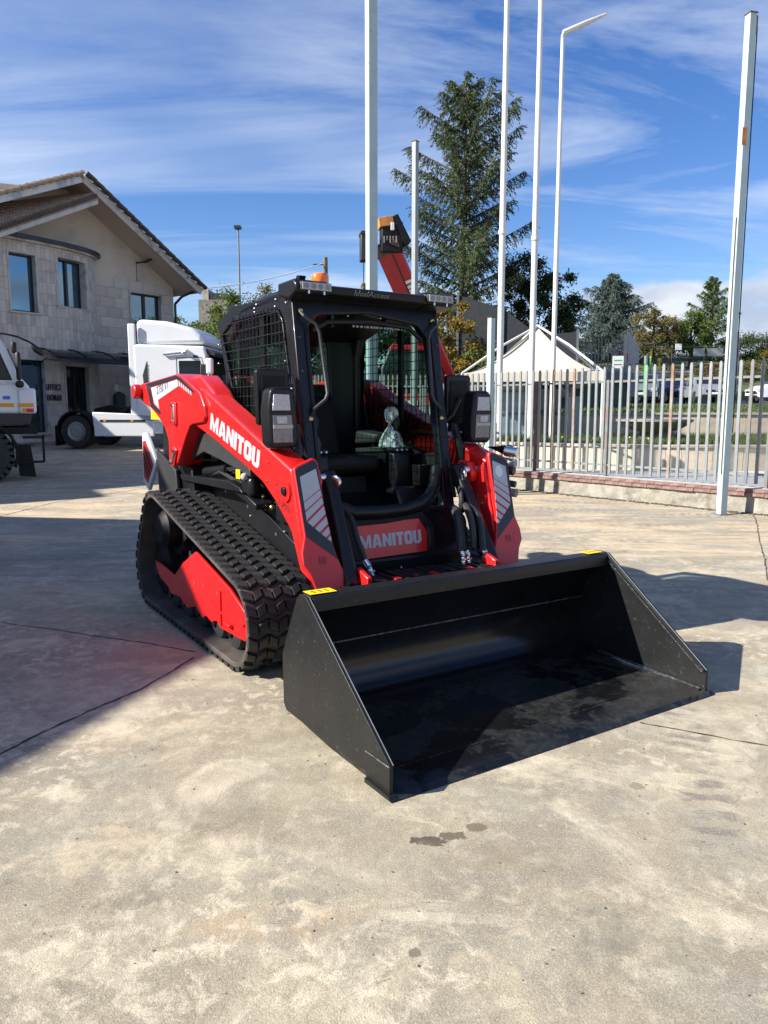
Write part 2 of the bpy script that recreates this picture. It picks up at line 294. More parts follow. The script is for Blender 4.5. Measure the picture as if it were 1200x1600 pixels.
# ---------------------------------------------------------------- ground
def gz(x, y):                                            # the yard rises gently towards the office
    t = min(1, max(0, (y - 16.5) / 9)); return .4 * t * t * (3 - 2 * t)
def groundmat():
    m = bpy.data.materials.new('yard_concrete'); m.use_nodes = True; t = m.node_tree; b = t.nodes['Principled BSDF']; tc = N(t, 'ShaderNodeTexCoord'); co = tc.outputs['Object']
    L = t.links.new
    def noise(sc, det=8, ro=.6, dist=0, off=(0, 0, 0), scl=(1, 1, 1), rot=0):
        mp = N(t, 'ShaderNodeMapping'); mp.inputs['Location'].default_value = off; mp.inputs['Scale'].default_value = scl; mp.inputs['Rotation'].default_value = (0, 0, rot); L(co, mp.inputs[0])
        n = N(t, 'ShaderNodeTexNoise', i_Scale=sc, i_Detail=det, i_Roughness=ro, i_Distortion=dist); L(mp.outputs[0], n.inputs[0]); return n.outputs[0]
    base = mixc(t, ramp(t, noise(.9, 9, .62, .4), [(.34, 0), (.66, 1)]), (0.275, 0.234, 0.174), (0.462, 0.410, 0.314))
    base = mixc(t, ramp(t, noise(2.6, 9, .66, .6, (3, 1, 0)), [(.47, 0), (.66, .62)]), base, (0.201, 0.179, 0.138))
    base = mixc(t, ramp(t, noise(1.3, 8, .6, .8, (7, 4, 0)), [(.52, 0), (.70, .5)]), base, (0.590, 0.507, 0.360))       # laitance
    base = mixc(t, ramp(t, noise(.55, 7, .62, .7, (1, 9, 2)), [(.56, 0), (.72, .38)]), base, (0.482, 0.286, 0.144))      # rusty wash
    base = mixc(t, ramp(t, noise(.7, 7, .6, .5, (12, 3, 2)), [(.54, 0), (.70, .5)]), base, (0.228, 0.227, 0.198))   # greenish grey damp
    base = mixc(t, ramp(t, noise(3.2, 10, .72, 1.2, (4, 4, 5)), [(.60, 0), (.66, .42)]), base, (0.154, 0.127, 0.094))  # small blotches
    # broom / drag strokes
    st = ramp(t, noise(3.0, 6, .6, .3, (0, 0, 3), (.35, 2.2, 1), R(-20)), [(.50, 0), (.68, .40)])
    st = mth(t, 'MULTIPLY', st, ramp(t, noise(.45, 4, .5, 0, (5, 5, 5)), [(.42, 0), (.58, 1)]))
    base = mixc(t, st, base, (0.174, 0.156, 0.120))
    # tyre scrub arcs further back
    wv = N(t, 'ShaderNodeTexWave', wave_type='RINGS', i_Scale=.8, i_Distortion=3.5, i_Detail=4); wv.inputs['Detail Scale'].default_value = 1.6
    mp = N(t, 'ShaderNodeMapping'); mp.inputs['Location'].default_value = (-7, -2, 0); L(co, mp.inputs[0]); L(mp.outputs[0], wv.inputs[0])
    arc = mth(t, 'MULTIPLY', ramp(t, wv.outputs[0], [(.55, 0), (.9, .5)]), ramp(t, noise(.5, 5, .6, 0, (8, 2, 2)), [(.44, 0), (.6, 1)]))
    base = mixc(t, arc, base, (0.214, 0.182, 0.132))
    k1 = noise(.8, 9, .68, 1.3, (21, 3, 4)); base = mixc(t, ramp(t, k1, [(.50, 0), (.57, .50)]), base, (.225, .195, .155))
    k2 = noise(1.9, 9, .70, 1.0, (2, 23, 4)); base = mixc(t, ramp(t, k2, [(.53, 0), (.585, .50)]), base, (.205, .195, .17))
    k3 = noise(1.2, 9, .70, 1.1, (2, 3, 24)); base = mixc(t, ramp(t, k3, [(.54, 0), (.60, .45)]), base, (.66, .59, .46))
    k4 = noise(3.6, 10, .74, 1.4, (12, 23, 4)); base = mixc(t, ramp(t, k4, [(.61, 0), (.635, .60)]), base, (.15, .125, .10))
    m1 = noise(6.5, 10, .74, .9, (3, 8, 1)); base = mixc(t, ramp(t, m1, [(.42, 0), (.60, .55)]), base, (.235, .205, .160))
    m2 = noise(11, 9, .72, .5, (9, 1, 1)); m3 = noise(1.1, 5, .55, .3, (6, 2, 8))
    base = mixc(t, mth(t, 'MULTIPLY', ramp(t, m2, [(.50, 0), (.62, .75)]), ramp(t, m3, [(.42, .15), (.60, 1)])), base, (.62, .545, .42))
    m4 = noise(2.0, 6, .6, .6, (16, 2, 8)); base = mixc(t, ramp(t, m4, [(.52, 0), (.72, .42)]), base, (.26, .262, .235))
    # scrubbed tyre prints at the back right
    for (ax_, ay_, rot_, ln, wd, ph_) in ((4.0, 11.2, -.32, 2.4, .22, 0), (3.6, 10.0, -.18, 2.6, .20, 2), (3.2, 12.6, -.30, 1.8, .2, 4), (-3.3, 3.2, .4, 1.0, .16, 6), (1.35, 3.1, 1.3, .8, .12, 3)):
        mp = N(t, 'ShaderNodeMapping', vector_type='TEXTURE'); mp.inputs['Location'].default_value = (ax_, ay_, 0); mp.inputs['Rotation'].default_value = (0, 0, rot_); L(co, mp.inputs[0])
        sq = N(t, 'ShaderNodeSeparateXYZ'); L(mp.outputs[0], sq.inputs[0]); w_ = N(t, 'ShaderNodeTexWave', i_Scale=2.6, i_Distortion=4.0, i_Detail=3); w_.inputs['Detail Scale'].default_value = 2.0; L(mp.outputs[0], w_.inputs[0])
        f = mth(t, 'MULTIPLY', ramp(t, mth(t, 'ABSOLUTE', mth(t, 'DIVIDE', sq.outputs[1], wd)), [(.6, 1), (1, 0)]), ramp(t, mth(t, 'ABSOLUTE', mth(t, 'DIVIDE', sq.outputs[0], ln)), [(.7, 1), (1, 0)]))
        f = mth(t, 'MULTIPLY', mth(t, 'MULTIPLY', f, ramp(t, w_.outputs[0], [(.45, .0), (.62, .8)])), ramp(t, noise(5, 8, .7, 0, (ph_, 1, 1)), [(.42, 0), (.56, 1)])); base = mixc(t, f, base, (.15, .14, .125))
    y_ = N(t, 'ShaderNodeSeparateXYZ'); L(co, y_.inputs[0]); far = ramp(t, mth(t, 'DIVIDE', y_.outputs[1], 20), [(.22, 0), (.42, 1)])
    base = mixc(t, mth(t, 'MULTIPLY', far, ramp(t, noise(1.0, 9, .7, .8, (1, 1, 7), (.5, 1.6, 1), R(15)), [(.48, 0), (.60, .62)])), base, (.60, .46, .30))
    base = mixc(t, mth(t, 'MULTIPLY', far, ramp(t, noise(1.3, 9, .7, .9, (8, 3, 7), (.4, 1.8, 1), R(-12)), [(.50, 0), (.60, .6)])), base, (.22, .215, .205))
    base = mixc(t, mth(t, 'MULTIPLY', far, ramp(t, noise(1.7, 8, .65, .9, (2, 13, 7), (.4, 1.5, 1), R(6)), [(.58, 0), (.68, .6)])), base, (.50, .27, .12))
    # fine grain
    gr = noise(170, 3, .8); base = mixc(t, ramp(t, gr, [(.36, .60), (.50, 0)]), base, (0.134, 0.117, 0.084))
    g2 = noise(120, 4, .8, 0, (2, 2, 2)); base = mixc(t, ramp(t, g2, [(.50, 0), (.64, .38)]), base, (0.616, 0.546, 0.420))
    sp = N(t, 'ShaderNodeSeparateXYZ'); L(co, sp.inputs[0]); wob = noise(9, 8, .7); wob2 = noise(26, 5, .65); brk = ramp(t, noise(7, 10, .75, .6, (2, 6, 6)), [(.44, .05), (.58, 1)])
    def spot(cx, cy, rx, ry, col, amt, rot=0, w=.5, soft=.12):
        nonlocal base
        dx, dy = mth(t, 'SUBTRACT', sp.outputs[0], cx), mth(t, 'SUBTRACT', sp.outputs[1], cy); c, s = math.cos(rot), math.sin(rot)
        u = mth(t, 'DIVIDE', mth(t, 'ADD', mth(t, 'MULTIPLY', dx, c), mth(t, 'MULTIPLY', dy, s)), rx); v = mth(t, 'DIVIDE', mth(t, 'SUBTRACT', mth(t, 'MULTIPLY', dy, c), mth(t, 'MULTIPLY', dx, s)), ry)
        d = mth(t, 'SQRT', mth(t, 'ADD', mth(t, 'MULTIPLY', u, u), mth(t, 'MULTIPLY', v, v)))
        d = mth(t, 'ADD', d, mth(t, 'MULTIPLY', mth(t, 'SUBTRACT', wob if max(rx, ry) > .1 else wob2, .5), w * (2 if max(rx, ry) > .1 else 4.5))); f = ramp(t, d, [(1 - soft, amt), (1 + soft, 0)])
        if max(rx, ry) > .1: f = mth(t, 'MULTIPLY', f, brk)
        base = mixc(t, f, base, col); return f
    f1 = spot(*(0.160, 2.510), .065, .032, (.085, .068, .05), .9); f2 = spot(*(0.244, 2.539), .048, .034, (0.114, 0.091, 0.062), .85); f3 = spot(*(0.339, 2.598), .042, .032, (0.134, 0.111, 0.078), .85, 0, .3)
    spot(*(0.087, 1.947), .022, .02, (0.134, 0.117, 0.090), .8); spot(*(-0.783, 2.186), .12, .06, (0.147, 0.130, 0.102), .5, .5, 1.2); spot(*(1.032, 2.908), .035, .03, (0.201, 0.169, 0.120), .7)
    spot(*(0.417, 2.409), .22, .09, (0.214, 0.176, 0.120), .45, 0, 1.0); spot(*(-0.288, 2.082), .28, .10, (0.402, 0.260, 0.144), .35, .1, 1.1); spot(*(-0.966, 1.850), .17, .10, (0.174, 0.156, 0.120), .5, .7, 1.1)
    spot(*(0.795, 1.999), .26, .12, (0.174, 0.169, 0.138), .55, -.4, 1.1); spot(*(1.949, 8.085), .75, .35, (0.174, 0.156, 0.120), .55, .1, .5); spot(*(1.706, 4.752), .5, .22, (0.456, 0.273, 0.132), .4, 0, .9)
    spot(*(1.702, 3.693), .06, .9, (0.214, 0.189, 0.144), .35, .0, .6, .4); spot(*(1.833, 3.693), .05, .9, (0.214, 0.189, 0.144), .35, .0, .6, .4)
    spot(*(0.501, 1.783), .03, .5, (0.174, 0.156, 0.120), .4, -.35, .5, .4); spot(*(0.592, 1.783), .025, .5, (0.174, 0.156, 0.120), .4, -.35, .5, .4)
    spot(*(-0.085, 2.336), .5, .16, (0.241, 0.221, 0.174), .4, .2, 1.2, .3); spot(*(-0.709, 2.611), .3, .14, (0.201, 0.176, 0.132), .4, .6, 1.3, .3); spot(*(-1.002, 2.447), .28, .16, (0.563, 0.481, 0.336), .5, .2, 1.3, .3)
    spot(-3.6, 7.6, 2.4, .28, (0.174, 0.156, 0.126), .6, .45, .9, .3)
    base = mixc(t, 1.0, base, (1.07, 1.06, 1.01), 'MULTIPLY')
    L(base, b.inputs['Base Color'])
    rg = mth(t, 'SUBTRACT', .86, mth(t, 'MULTIPLY', mth(t, 'MAXIMUM', f1, f2), .45)); L(rg, b.inputs['Roughness']); b.inputs['Specular IOR Level'].default_value = .3
    h = mth(t, 'ADD', mth(t, 'MULTIPLY', noise(190, 3, .7), .30), mth(t, 'ADD', mth(t, 'MULTIPLY', noise(18, 6, .62), .45), mth(t, 'MULTIPLY', noise(4, 6, .6), 1.0)))
    bm_ = N(t, 'ShaderNodeBump', i_Strength=.75, i_Distance=.012); L(h, bm_.inputs['Height']); L(bm_.outputs[0], b.inputs['Normal']); M['yard'] = m
groundmat()
g = G(); xs = [-400, -120, -60] + [-30 + 2 * i for i in range(31)] + [60, 120, 400]; ys = [-200, -60, -20, -8, 0, 4, 8, 12, 15, 16.5] + [17.25 + .75 * i for i in range(12)] + [28, 34, 60, 150, 900]
nx = len(xs); g.add([(x, y, gz(x, y)) for y in ys for x in xs], [(j * nx + i, j * nx + i + 1, (j + 1) * nx + i + 1, (j + 1) * nx + i) for j in range(len(ys) - 1) for i in range(nx - 1)])
g.build('ground', 'yard', smooth=True, kind='structure')
mat('crack', (.05, .043, .035), .95)
def crack(pts, w, seed, z=.003):
    rnd = random.Random(seed); P = []
    for (a, b) in zip(pts, pts[1:]):
        n = max(2, int(math.dist(a, b) / .035))
        for i in range(n): P.append((a[0] + (b[0] - a[0]) * i / n, a[1] + (b[1] - a[1]) * i / n))
    g = G(); vs = []; off = 0
    for i, p in enumerate(P):
        q = P[min(i + 1, len(P) - 1)] if i < len(P) - 1 else p; o = P[max(i - 1, 0)]; dx, dy = q[0] - o[0], q[1] - o[1]; l = math.hypot(dx, dy) or 1; off = off * .9 + rnd.uniform(-.006, .006); ww = w * rnd.uniform(.25, 1.2)
        x, y = p[0] - dy / l * off, p[1] + dx / l * off; vs += [(x - dy / l * ww, y + dx / l * ww, z), (x + dy / l * ww, y - dx / l * ww, z)]
    g.add(vs, [(2 * i, 2 * i + 1, 2 * i + 3, 2 * i + 2) for i in range(len(P) - 1)]); return g
for i, (pts, w) in enumerate([
    ([(-1.795, 3.035), (-1.708, 3.186), (-1.628, 3.386), (-1.479, 3.710), (-1.318, 4.037), (-1.152, 4.557)], .007),
    ([(-3.159, 5.495), (-2.785, 5.322), (-2.169, 5.067), (-1.603, 4.820), (-1.167, 4.620)], .006),
    ([(1.255, 3.533), (1.462, 3.422), (1.582, 3.351), (1.827, 3.250)], .006),
    ([(5.431, 10.983), (4.145, 8.161), (2.962, 5.531)], .008),
    ([(-5.569, 10.157), (-5.531, 12.459), (-4.697, 14.991)], .012)]):
    crack(pts, w, i).build('crack', 'crack', kind='structure')
g = G(); rnd = random.Random(3)
for i in range(900):
    y = 1.2 + 6.5 * rnd.random() ** 1.7; x = rnd.uniform(-.62, .62) * (y + .5); r = rnd.choice([.0010, .0011, .0012, .0014, .0018, .0026]) * (1 + .12 * y)
    a = rnd.random() * 6; g.obox((x, y, r * .4), (2 * r, 1.5 * r, r), Matrix.Rotation(a, 3, 'Z').to_quaternion())
mat('grit', (.17, .145, .11), .9, var=.8, scale=9)
g.build('grit', 'grit', kind='stuff', label='fine dark grit scattered over the sunlit concrete yard', cat='grit')

# ---------------------------------------------------------------- compact track loader (X forward, Y its left, Z up; cutting edge at X = 0)
PSI = .575; RZ = math.atan2(-math.cos(PSI), math.sin(PSI))
v_ = Vector((math.sin(PSI), -math.cos(PSI), 0)); O_ = Vector((.905, 3.335, 0))
LD = thing('compact_track_loader', O_ - 2.2 * v_, RZ, off=(2.2, 0, 0), label='red and black compact track loader with its black bucket lowered on the concrete', cat='loader')

# tracks -------------------------------------------------------------
def hull_loop(circles, extra=0, n=220):
    pts = []
    for (x, z, r) in circles:
        for k in range(72): a = 2 * PI * k / 72; pts.append((x + (r + extra) * math.cos(a), z + (r + extra) * math.sin(a)))
    pts = sorted(set(pts))
    def half(ps):
        h = []
        for p in ps:
            while len(h) > 1 and (h[-1][0] - h[-2][0]) * (p[1] - h[-2][1]) - (h[-1][1] - h[-2][1]) * (p[0] - h[-2][0]) <= 0: h.pop()
            h.append(p)
        return h[:-1]
    H = half(pts) + half(pts[::-1]); L = [0]
    for a, b in zip(H, H[1:] + H[:1]): L.append(L[-1] + math.dist(a, b))
    out = []
    for i in range(n):
        d = L[-1] * i / n; k = max(j for j in range(len(H)) if L[j] <= d); t = (d - L[k]) / (L[k + 1] - L[k]); a, b = H[k], H[(k + 1) % len(H)]; out.append((a[0] + t * (b[0] - a[0]), a[1] + t * (b[1] - a[1])))
    return out, L[-1]
CIR = [(-3.30, .635, .255), (-3.52, .305, .245), (-1.775, .295, .245)]
outer, LEN = hull_loop(CIR, .022); inner, _ = hull_loop(CIR, -.012)
def lug_mesh():
    g = G(); W_ = .42; n = 7; w = W_ / n
    for i in range(n):
        y0 = -W_ / 2 + i * w; sh = .014 if i % 2 else -.014; e0 = .006 if i else -.0; e1 = .006 if i < n - 1 else 0
        b = [(-.034 + sh, y0 + e0 * .3), (-.034 - sh, y0 + w - e1 * .3), (.033 - sh, y0 + w - e1 * .3), (.033 + sh, y0 + e0 * .3)]
        t_ = [(-.027 + sh, y0 + e0), (-.027 - sh, y0 + w - e1), (.024 - sh, y0 + w - e1), (.024 + sh, y0 + e0)]
        hgt = .026 if i % 2 else .022
        g.add([(p[0], p[1], 0) for p in b] + [(p[0], p[1], hgt) for p in t_], [(0, 3, 2, 1), (4, 5, 6, 7), (0, 1, 5, 4), (1, 2, 6, 5), (2, 3, 7, 6), (3, 0, 4, 7)])
    for i in (1, 3, 5):      # cut marks on the block tops read as raised ribs
        g.box(.024, .036, -W_ / 2 + i * w - .008, -W_ / 2 + i * w + .008, 0, .015)
    me = g.mesh('tread_bar'); me.materials.append(M['rubber']); return me
LUG = lug_mesh()
def track(s):
    y = s * .79; t = G().frame(outer, inner, 'Y', y - .205, y + .205).build('track', 'rubber_dust', LD, bevel=.006)
    g = G().frame(inner, hull_loop(CIR, -.03)[0], 'Y', y - .05, y + .05); g.build('guide_rib', 'rubber_dust', t, off=None)
    NB = 60
    P, L2 = hull_loop(CIR, .019, NB * 6)
    for k in range(NB):
        i = k * 6; a, b = P[i - 1], P[(i + 1) % len(P)]; d = Vector((b[0] - a[0], 0, b[1] - a[1])).normalized(); nrm = Vector((0, 1, 0)).cross(d)
        c = Vector((P[i][0], y, P[i][1])); ctr = Vector((-2.7, y, .4))
        if nrm.dot(c - ctr) < 0: nrm = -nrm
        x = nrm.cross(Vector((0, 1, 0))) * -1
        m = Matrix((x, Vector((0, 1, 0)), nrm)).transposed()
        if m.determinant() < 0: x = -x; m = Matrix((x, Vector((0, 1, 0)), nrm)).transposed()
        o = bpy.data.objects.new('tread_bar', LUG); COL.objects.link(o); o.parent = t; o.matrix_local = Matrix.Translation(c) @ m.to_4x4()
    # frame and rollers
    yo = s * .93; yi = s * .70
    poly = [(-3.506, 0.364), (-3.339, 0.362), (-3.031, 0.334), (-2.830, 0.459), (-2.55, .585), (-1.95, .45), (-1.62, .32), (-1.722, 0.180), (-2.113, 0.164), (-2.189, 0.195), (-2.284, 0.164), (-2.377, 0.185), (-2.454, 0.150), (-2.588, 0.199), (-2.766, 0.150), (-2.930, 0.199), (-3.110, 0.180), (-3.197, 0.221), (-3.386, 0.254)]
    fr = G().prism(poly, 'Y', yo, yo - s * .02).build('track_frame', 'red', LD, bevel=.004)
    G().prism([(-3.0, .30), (-2.5, .50), (-1.95, .40), (-1.7, .28), (-1.7, .2), (-3.0, .2)], 'Y', yi, yo - s * .022).build('frame_tube', 'red', fr)
    G().box(-2.10, -1.72, min(yo, yo + s * .012), max(yo, yo + s * .012), .27, .285).build('reinforcing_bar', 'red', fr)
    G().box(-2.10, -2.085, min(yo, yo + s * .012), max(yo, yo + s * .012), .19, .41).build('reinforcing_bar', 'red', fr)
    G().box(-2.0, -1.9, min(yo, yo + s * .03), max(yo, yo + s * .03), .22, .24).build('step_lug', 'red', fr, bevel=.005)
    wa, wb = (-2.308, 0.286), (-2.028, 0.287); (wa, wb) = (wa, wb) if s < 0 else (wb, wa)
    word('frame_lettering', 'MANITOU', .035, 'decal_red', fr, basis((wa[0], yo + s * .001, wa[1]), (wb[0] - wa[0], 0, wb[1] - wa[1]), (0, 0, 1)), width=.20, ext=.0008)
    for px in (-2.85, -2.60, -2.42, -2.16): G().lathe([(.012, 0), (.012, .012), (.006, .016)], (px, yo + s * .001, .36 if px < -2.5 else .38), 'Y', 8).build('bolt', 'zinc', fr)
    for x in (-3.17, -2.87, -2.57, -2.27, -1.99): 
        r = G().lathe([(.06, -.12), (.105, -.10), (.115, -.08), (.115, -.04), (.07, -.035), (.07, .035), (.115, .04), (.115, .08), (.105, .10), (.06, .12)], (x, y, .165), 'Y', 24).build('track_roller', 'dark_grey', LD, smooth=True)
        G().lathe([(.03, -.135), (.035, .135)], (x, y, .165), 'Y', 12).build('hub', 'black', r)
    for cx, cz, r in ((-3.52, .305, .21), (-1.775, .295, .21)): 
        w = G().lathe([(.05, -.09), (r - .05, -.09), (r, -.07), (r, .07), (r - .05, .09), (.05, .09)], (cx, y, cz), 'Y', 32).build('idler_wheel', 'black_matte', LD, smooth=True)
        G().lathe([(.06, -.12), (.05, .12)], (cx, y, cz), 'Y', 16).build('hub', 'dark_grey', w, smooth=True)
    sp = [( -3.30 + (.235 if k % 2 else .19) * math.cos(PI * k / 14), .635 + (.235 if k % 2 else .19) * math.sin(PI * k / 14)) for k in range(28)]
    w = G().prism(sp, 'Y', y - .03, y + .03).build('drive_sprocket', 'black_matte', LD, bevel=.004)
    G().lathe([(.10, -.16), (.14, -.12), (.15, .10), (.11, .13)], (-3.30, y, .635), 'Y', 20).build('hub', 'black_matte', w, smooth=True)
    for k in range(8): G().lathe([(.014, 0), (.014, .02)], (-3.30 + .10 * math.cos(k * PI / 4), y + s * .13, .635 + .10 * math.sin(k * PI / 4)), 'Y', 6).build('bolt', 'zinc', w)
for s in (-1, 1): track(s)

# chassis ------------------------------------------------------------
G().prism([(-3.95, .42), (-3.6, .25), (-1.75, .25), (-1.5, .4), (-1.5, .62), (-2.2, 1.0), (-3.0, 1.13), (-3.85, 1.13), (-3.98, .9)], 'Y', -.555, .555).build('chassis', 'black', LD, bevel=.012)
G().prism([(-4.12, .55), (-3.86, .5), (-3.86, 1.62), (-3.98, 1.7), (-4.12, 1.4)], 'Y', -.60, .60).build('rear_door', 'black_matte', LD, bevel=.02)
G().prism([(-3.84, 1.13), (-2.86, 1.13), (-2.86, 1.72), (-3.5, 1.68), (-3.84, 1.5)], 'Y', -.42, .42).build('engine_hood', 'black_matte', LD, bevel=.02)
for s in (-1, 1):
    # rear upright tower, side skirt, fenders
    G().prism([(-3.98, .85), (-3.2, .85), (-3.25, 1.10), (-3.62, 1.12), (-3.7, 1.45), (-3.92, 1.5)], 'Y', s * .57, s * .70).build('rear_upright', 'black', LD, bevel=.01)
    G().prism([(-3.95, .80), (-3.45, .86), (-3.50, 1.06), (-3.98, 1.20)], 'Y', s * .72, s * .745).build('fender_plate', 'dark_grey', LD, bevel=.004)
    G().prism([(-3.5, .99), (-2.9, 1.0), (-2.2, .86), (-1.55, .64), (-1.55, .60), (-2.3, .72), (-3.5, .90)], 'Y', s * .545, s * .57).build('side_skirt', 'black', LD, bevel=.004)
    G().prism([(-3.45, 1.03), (-2.45, 1.06), (-2.25, 1.03), (-2.2, 1.0), (-3.4, .99)], 'Y', s * .57, s * .73).build('step_plate', 'black', LD, bevel=.006)
    # tail light panel: pale rim with dark red bars
    yo = .75
    tp = [(-4.374, 1.325), (-4.254, 1.333), (-4.002, 1.117), (-4.010, 1.063), (-4.249, 0.838), (-4.398, 0.904)]
    p = G().prism(tp, 'Y', s * .75, s * .72).build('tail_panel', 'white_trim', LD, bevel=.003)
    rp = [(-4.354, 1.254), (-4.272, 1.267), (-4.072, 1.070), (-4.096, 1.036), (-4.249, 0.900), (-4.360, 0.947)]
    G().prism(rp, 'Y', s * .7505, s * .7535).build('red_panel', 'decal_red', p)
    for q in ([(-4.333, 1.210), (-4.301, 1.222), (-4.107, 1.036), (-4.130, 1.007)], [(-4.344, 1.138), (-4.340, 1.166), (-4.169, 0.999), (-4.194, 0.965)], [(-4.345, 1.065), (-4.347, 1.093), (-4.231, 0.973), (-4.256, 0.932)]):
        G().prism(q, 'Y', s * .754, s * .756).build('dark_bar', 'ink', p)
    # dark lower link
    lk = [(-3.028, 1.385), (-2.808, 1.349), (-2.150, 1.170), (-2.134, 1.102), (-2.331, 1.134), (-2.673, 1.186), (-2.975, 1.225), (-3.292, 1.144)]
    G().prism(lk, 'Y', s * .70, s * .63).build('lower_link', 'dark_grey', LD, bevel=.008)
    # arm
    A = [(-2.738, 1.669), (-2.479, 1.576), (-1.405, 1.205), (-1.395, 1.17), (-1.345, .98), (-1.315, .87), (-1.286, 0.761), (-1.300, 0.794), (-1.470, 0.898), (-1.624, 1.008), (-1.798, 1.104), (-1.985, 1.163), (-2.290, 1.246), (-2.642, 1.346), (-2.986, 1.423), (-3.15, 1.5), (-3.1, 1.70)]
    A[7] = (A[6][0] - .02, A[6][1] - .0)
    arm = G().prism([A[i] for i in range(len(A)) if i not in (6, )], 'Y', s * .77, s * .62).build('lift_arm', 'red', LD, bevel=.016, seg=3)
    # top bulge of arm at the shoulder
    G().prism([(-3.4, 1.62), (-3.05, 1.765), (-2.88, 1.765), (-2.66, 1.66), (-2.45, 1.50), (-3.2, 1.45)], 'Y', s * .74, s * .60).build('shoulder_cover', 'red', arm, bevel=.02, seg=3)
    # rear pivot plate, proud of the arm
    PT = [(-4.349, 1.692), (-4.163, 1.746), (-4.012, 1.747), (-3.243, 1.788), (-3.113, 1.769), (-2.748, 1.643), (-2.668, 1.552), (-2.662, 1.475), (-2.703, 1.440), (-2.927, 1.424), (-2.983, 1.410), (-3.075, 1.334), (-3.272, 1.138), (-3.337, 1.101), (-3.416, 1.096), (-3.491, 1.131), (-3.487, 1.294), (-3.572, 1.390), (-3.698, 1.453), (-3.931, 1.544), (-4.131, 1.576), (-4.240, 1.625)]
    pl = G().prism(PT, 'Y', s * .795, s * .60).build('pivot_plate', 'red', LD, bevel=.012, seg=3)
    G().lathe([(.045, 0), (.055, .012), (.055, .05), (.03, .06)], (*[(q[0], s * .796, q[1]) for q in [(-4.157, 1.677)]][0],), 'Y', 20) if 0 else None
    cx, cz = (-4.215, 1.678)
    G().cyl((cx + .02, s * .796, cz), (cx + .02, s * .86, cz), .06, 24).build('pivot_boss', 'red', pl, bevel=.012)
    # pins with keeper plates
    for (a, b, c) in (((-3.281, 1.565), (-3.281, 1.433), .0), ((-3.290, 1.229), (-3.363, 1.134), 0)):
        G().beam((a[0], s * .803, a[1] + .02), (b[0], s * .803, b[1] - .02), .075, .016, up=(0, 1, 0)).build('keeper_plate', 'red', pl, bevel=.01)
        G().beam((a[0], s * .812, a[1]), (b[0], s * .814, b[1]), .045, .016, up=(0, 1, 0)).build('keeper_bar', 'zinc', pl, bevel=.006)
        for q in (a, b): G().cyl((q[0], s * .81, q[1]), (q[0], s * .835, q[1]), .016, 6).build('bolt', 'chrome', pl)
    # decals on the pivot plate
    Y1, Y2 = s * .7965, s * .798
    BK = [(-4.026, 1.737), (-3.237, 1.778), (-3.136, 1.756), (-2.857, 1.654), (-2.858, 1.637), (-3.126, 1.719), (-3.225, 1.750), (-3.901, 1.707), (-3.832, 1.569), (-3.650, 1.513), (-3.670, 1.488), (-3.906, 1.549)]
    G().prism(BK, 'Y', Y1, Y2).build('border_decal', 'decal_black', pl)
    SV = [(-3.884, 1.702), (-3.211, 1.745), (-3.187, 1.698), (-3.705, 1.603), (-3.681, 1.533), (-3.813, 1.579)]
    G().prism(SV, 'Y', Y1, Y2).build('silver_decal', 'silver_decal', pl)
    for k in range(6):
        x = 279.5 + k * 3.7
        def lerp(a, b, t): return (a[0] + (b[0] - a[0]) * t, a[1] + (b[1] - a[1]) * t)
        a0, a1 = (-3.182, 1.739), (-2.897, 1.646); b0, b1 = (-3.172, 1.698), (-2.887, 1.620)
        G().prism([lerp(a0, a1, k / 6), lerp(a0, a1, (k + .55) / 6), lerp(b0, b1, (k + .55) / 6), lerp(b0, b1, k / 6)], 'Y', Y1, Y2).build('stripe_decal', 'silver_decal', pl)
    ex = Vector((1, 0, 0)) if s < 0 else Vector((-1, 0, 0))
    def tbase(a, b):   # baseline from a to b on the outer face; reversed on the far arm so that it reads
        a3, b3 = Vector((a[0], s * .7985, a[1])), Vector((b[0], s * .7985, b[1])); return a3, b3
    a3, b3 = Vector((*(-3.723, 1.648),)), Vector((*(-3.359, 1.689),))
    P0, P1 = (a3, b3) if s < 0 else (b3, a3)
    text('model_number', '2750 VT', .088, 'ink', pl, basis((P0.x, s * .7985, P0.y), (P1.x - P0.x, 0, P1.y - P0.y), (0, 0, 1)), ext=.0006, offset=.0006, sx=.92, sp=1.12)
    # yellow tag under the plate
    ty = [(-4.038, 1.529), (-3.730, 1.452), (-4.050, 1.449)]
    G().prism(ty, 'Y', s * .76, s * .755).build('yellow_plate', 'yellow', LD)
    # big word on the arm
    w0, w1 = (-2.632, 1.398), (-1.835, 1.177); hgt = math.dist((-2.632, 1.398), (-2.585, 1.522))
    (p0, p1) = (w0, w1) if s < 0 else (w1, w0)
    up = Vector((w0[0] - w1[0], 0, w0[1] - w1[1])); nrm = Vector((-(w1[1] - w0[1]), 0, (w1[0] - w0[0]))).normalized()
    word('arm_lettering', 'MANITOU', hgt * .84, 'silver_decal', arm, basis((p0[0], s * .7712, p0[1]), (p1[0] - p0[0], 0, p1[1] - p0[1]), nrm), width=math.dist(w0, w1), ext=.0012, gap=.07)
    # stamped words and patches on the arm
    q0, q1 = (-1.578, 0.998), (-1.360, 0.940); (p0, p1) = (q0, q1) if s < 0 else (q1, q0); nr = Vector((-(q1[1] - q0[1]), 0, (q1[0] - q0[0]))).normalized()
    text('speed_marking', '2-SPEED', .05, 'decal_red' if 0 else 'ink', arm, basis((p0[0], s * .7712, p0[1]), (p1[0] - p0[0], 0, p1[1] - p0[1]), nr), ext=.0005, sx=.95)
    cx, cz = (-1.466, 1.080)
    G().lathe([(.0, 0), (.062, 0), (.062, .012), (.05, .016), (0, .016)], (cx, s * .77 - (0 if s > 0 else .012), cz), 'Y', 24).build('pin_boss', 'red', arm, smooth=True)
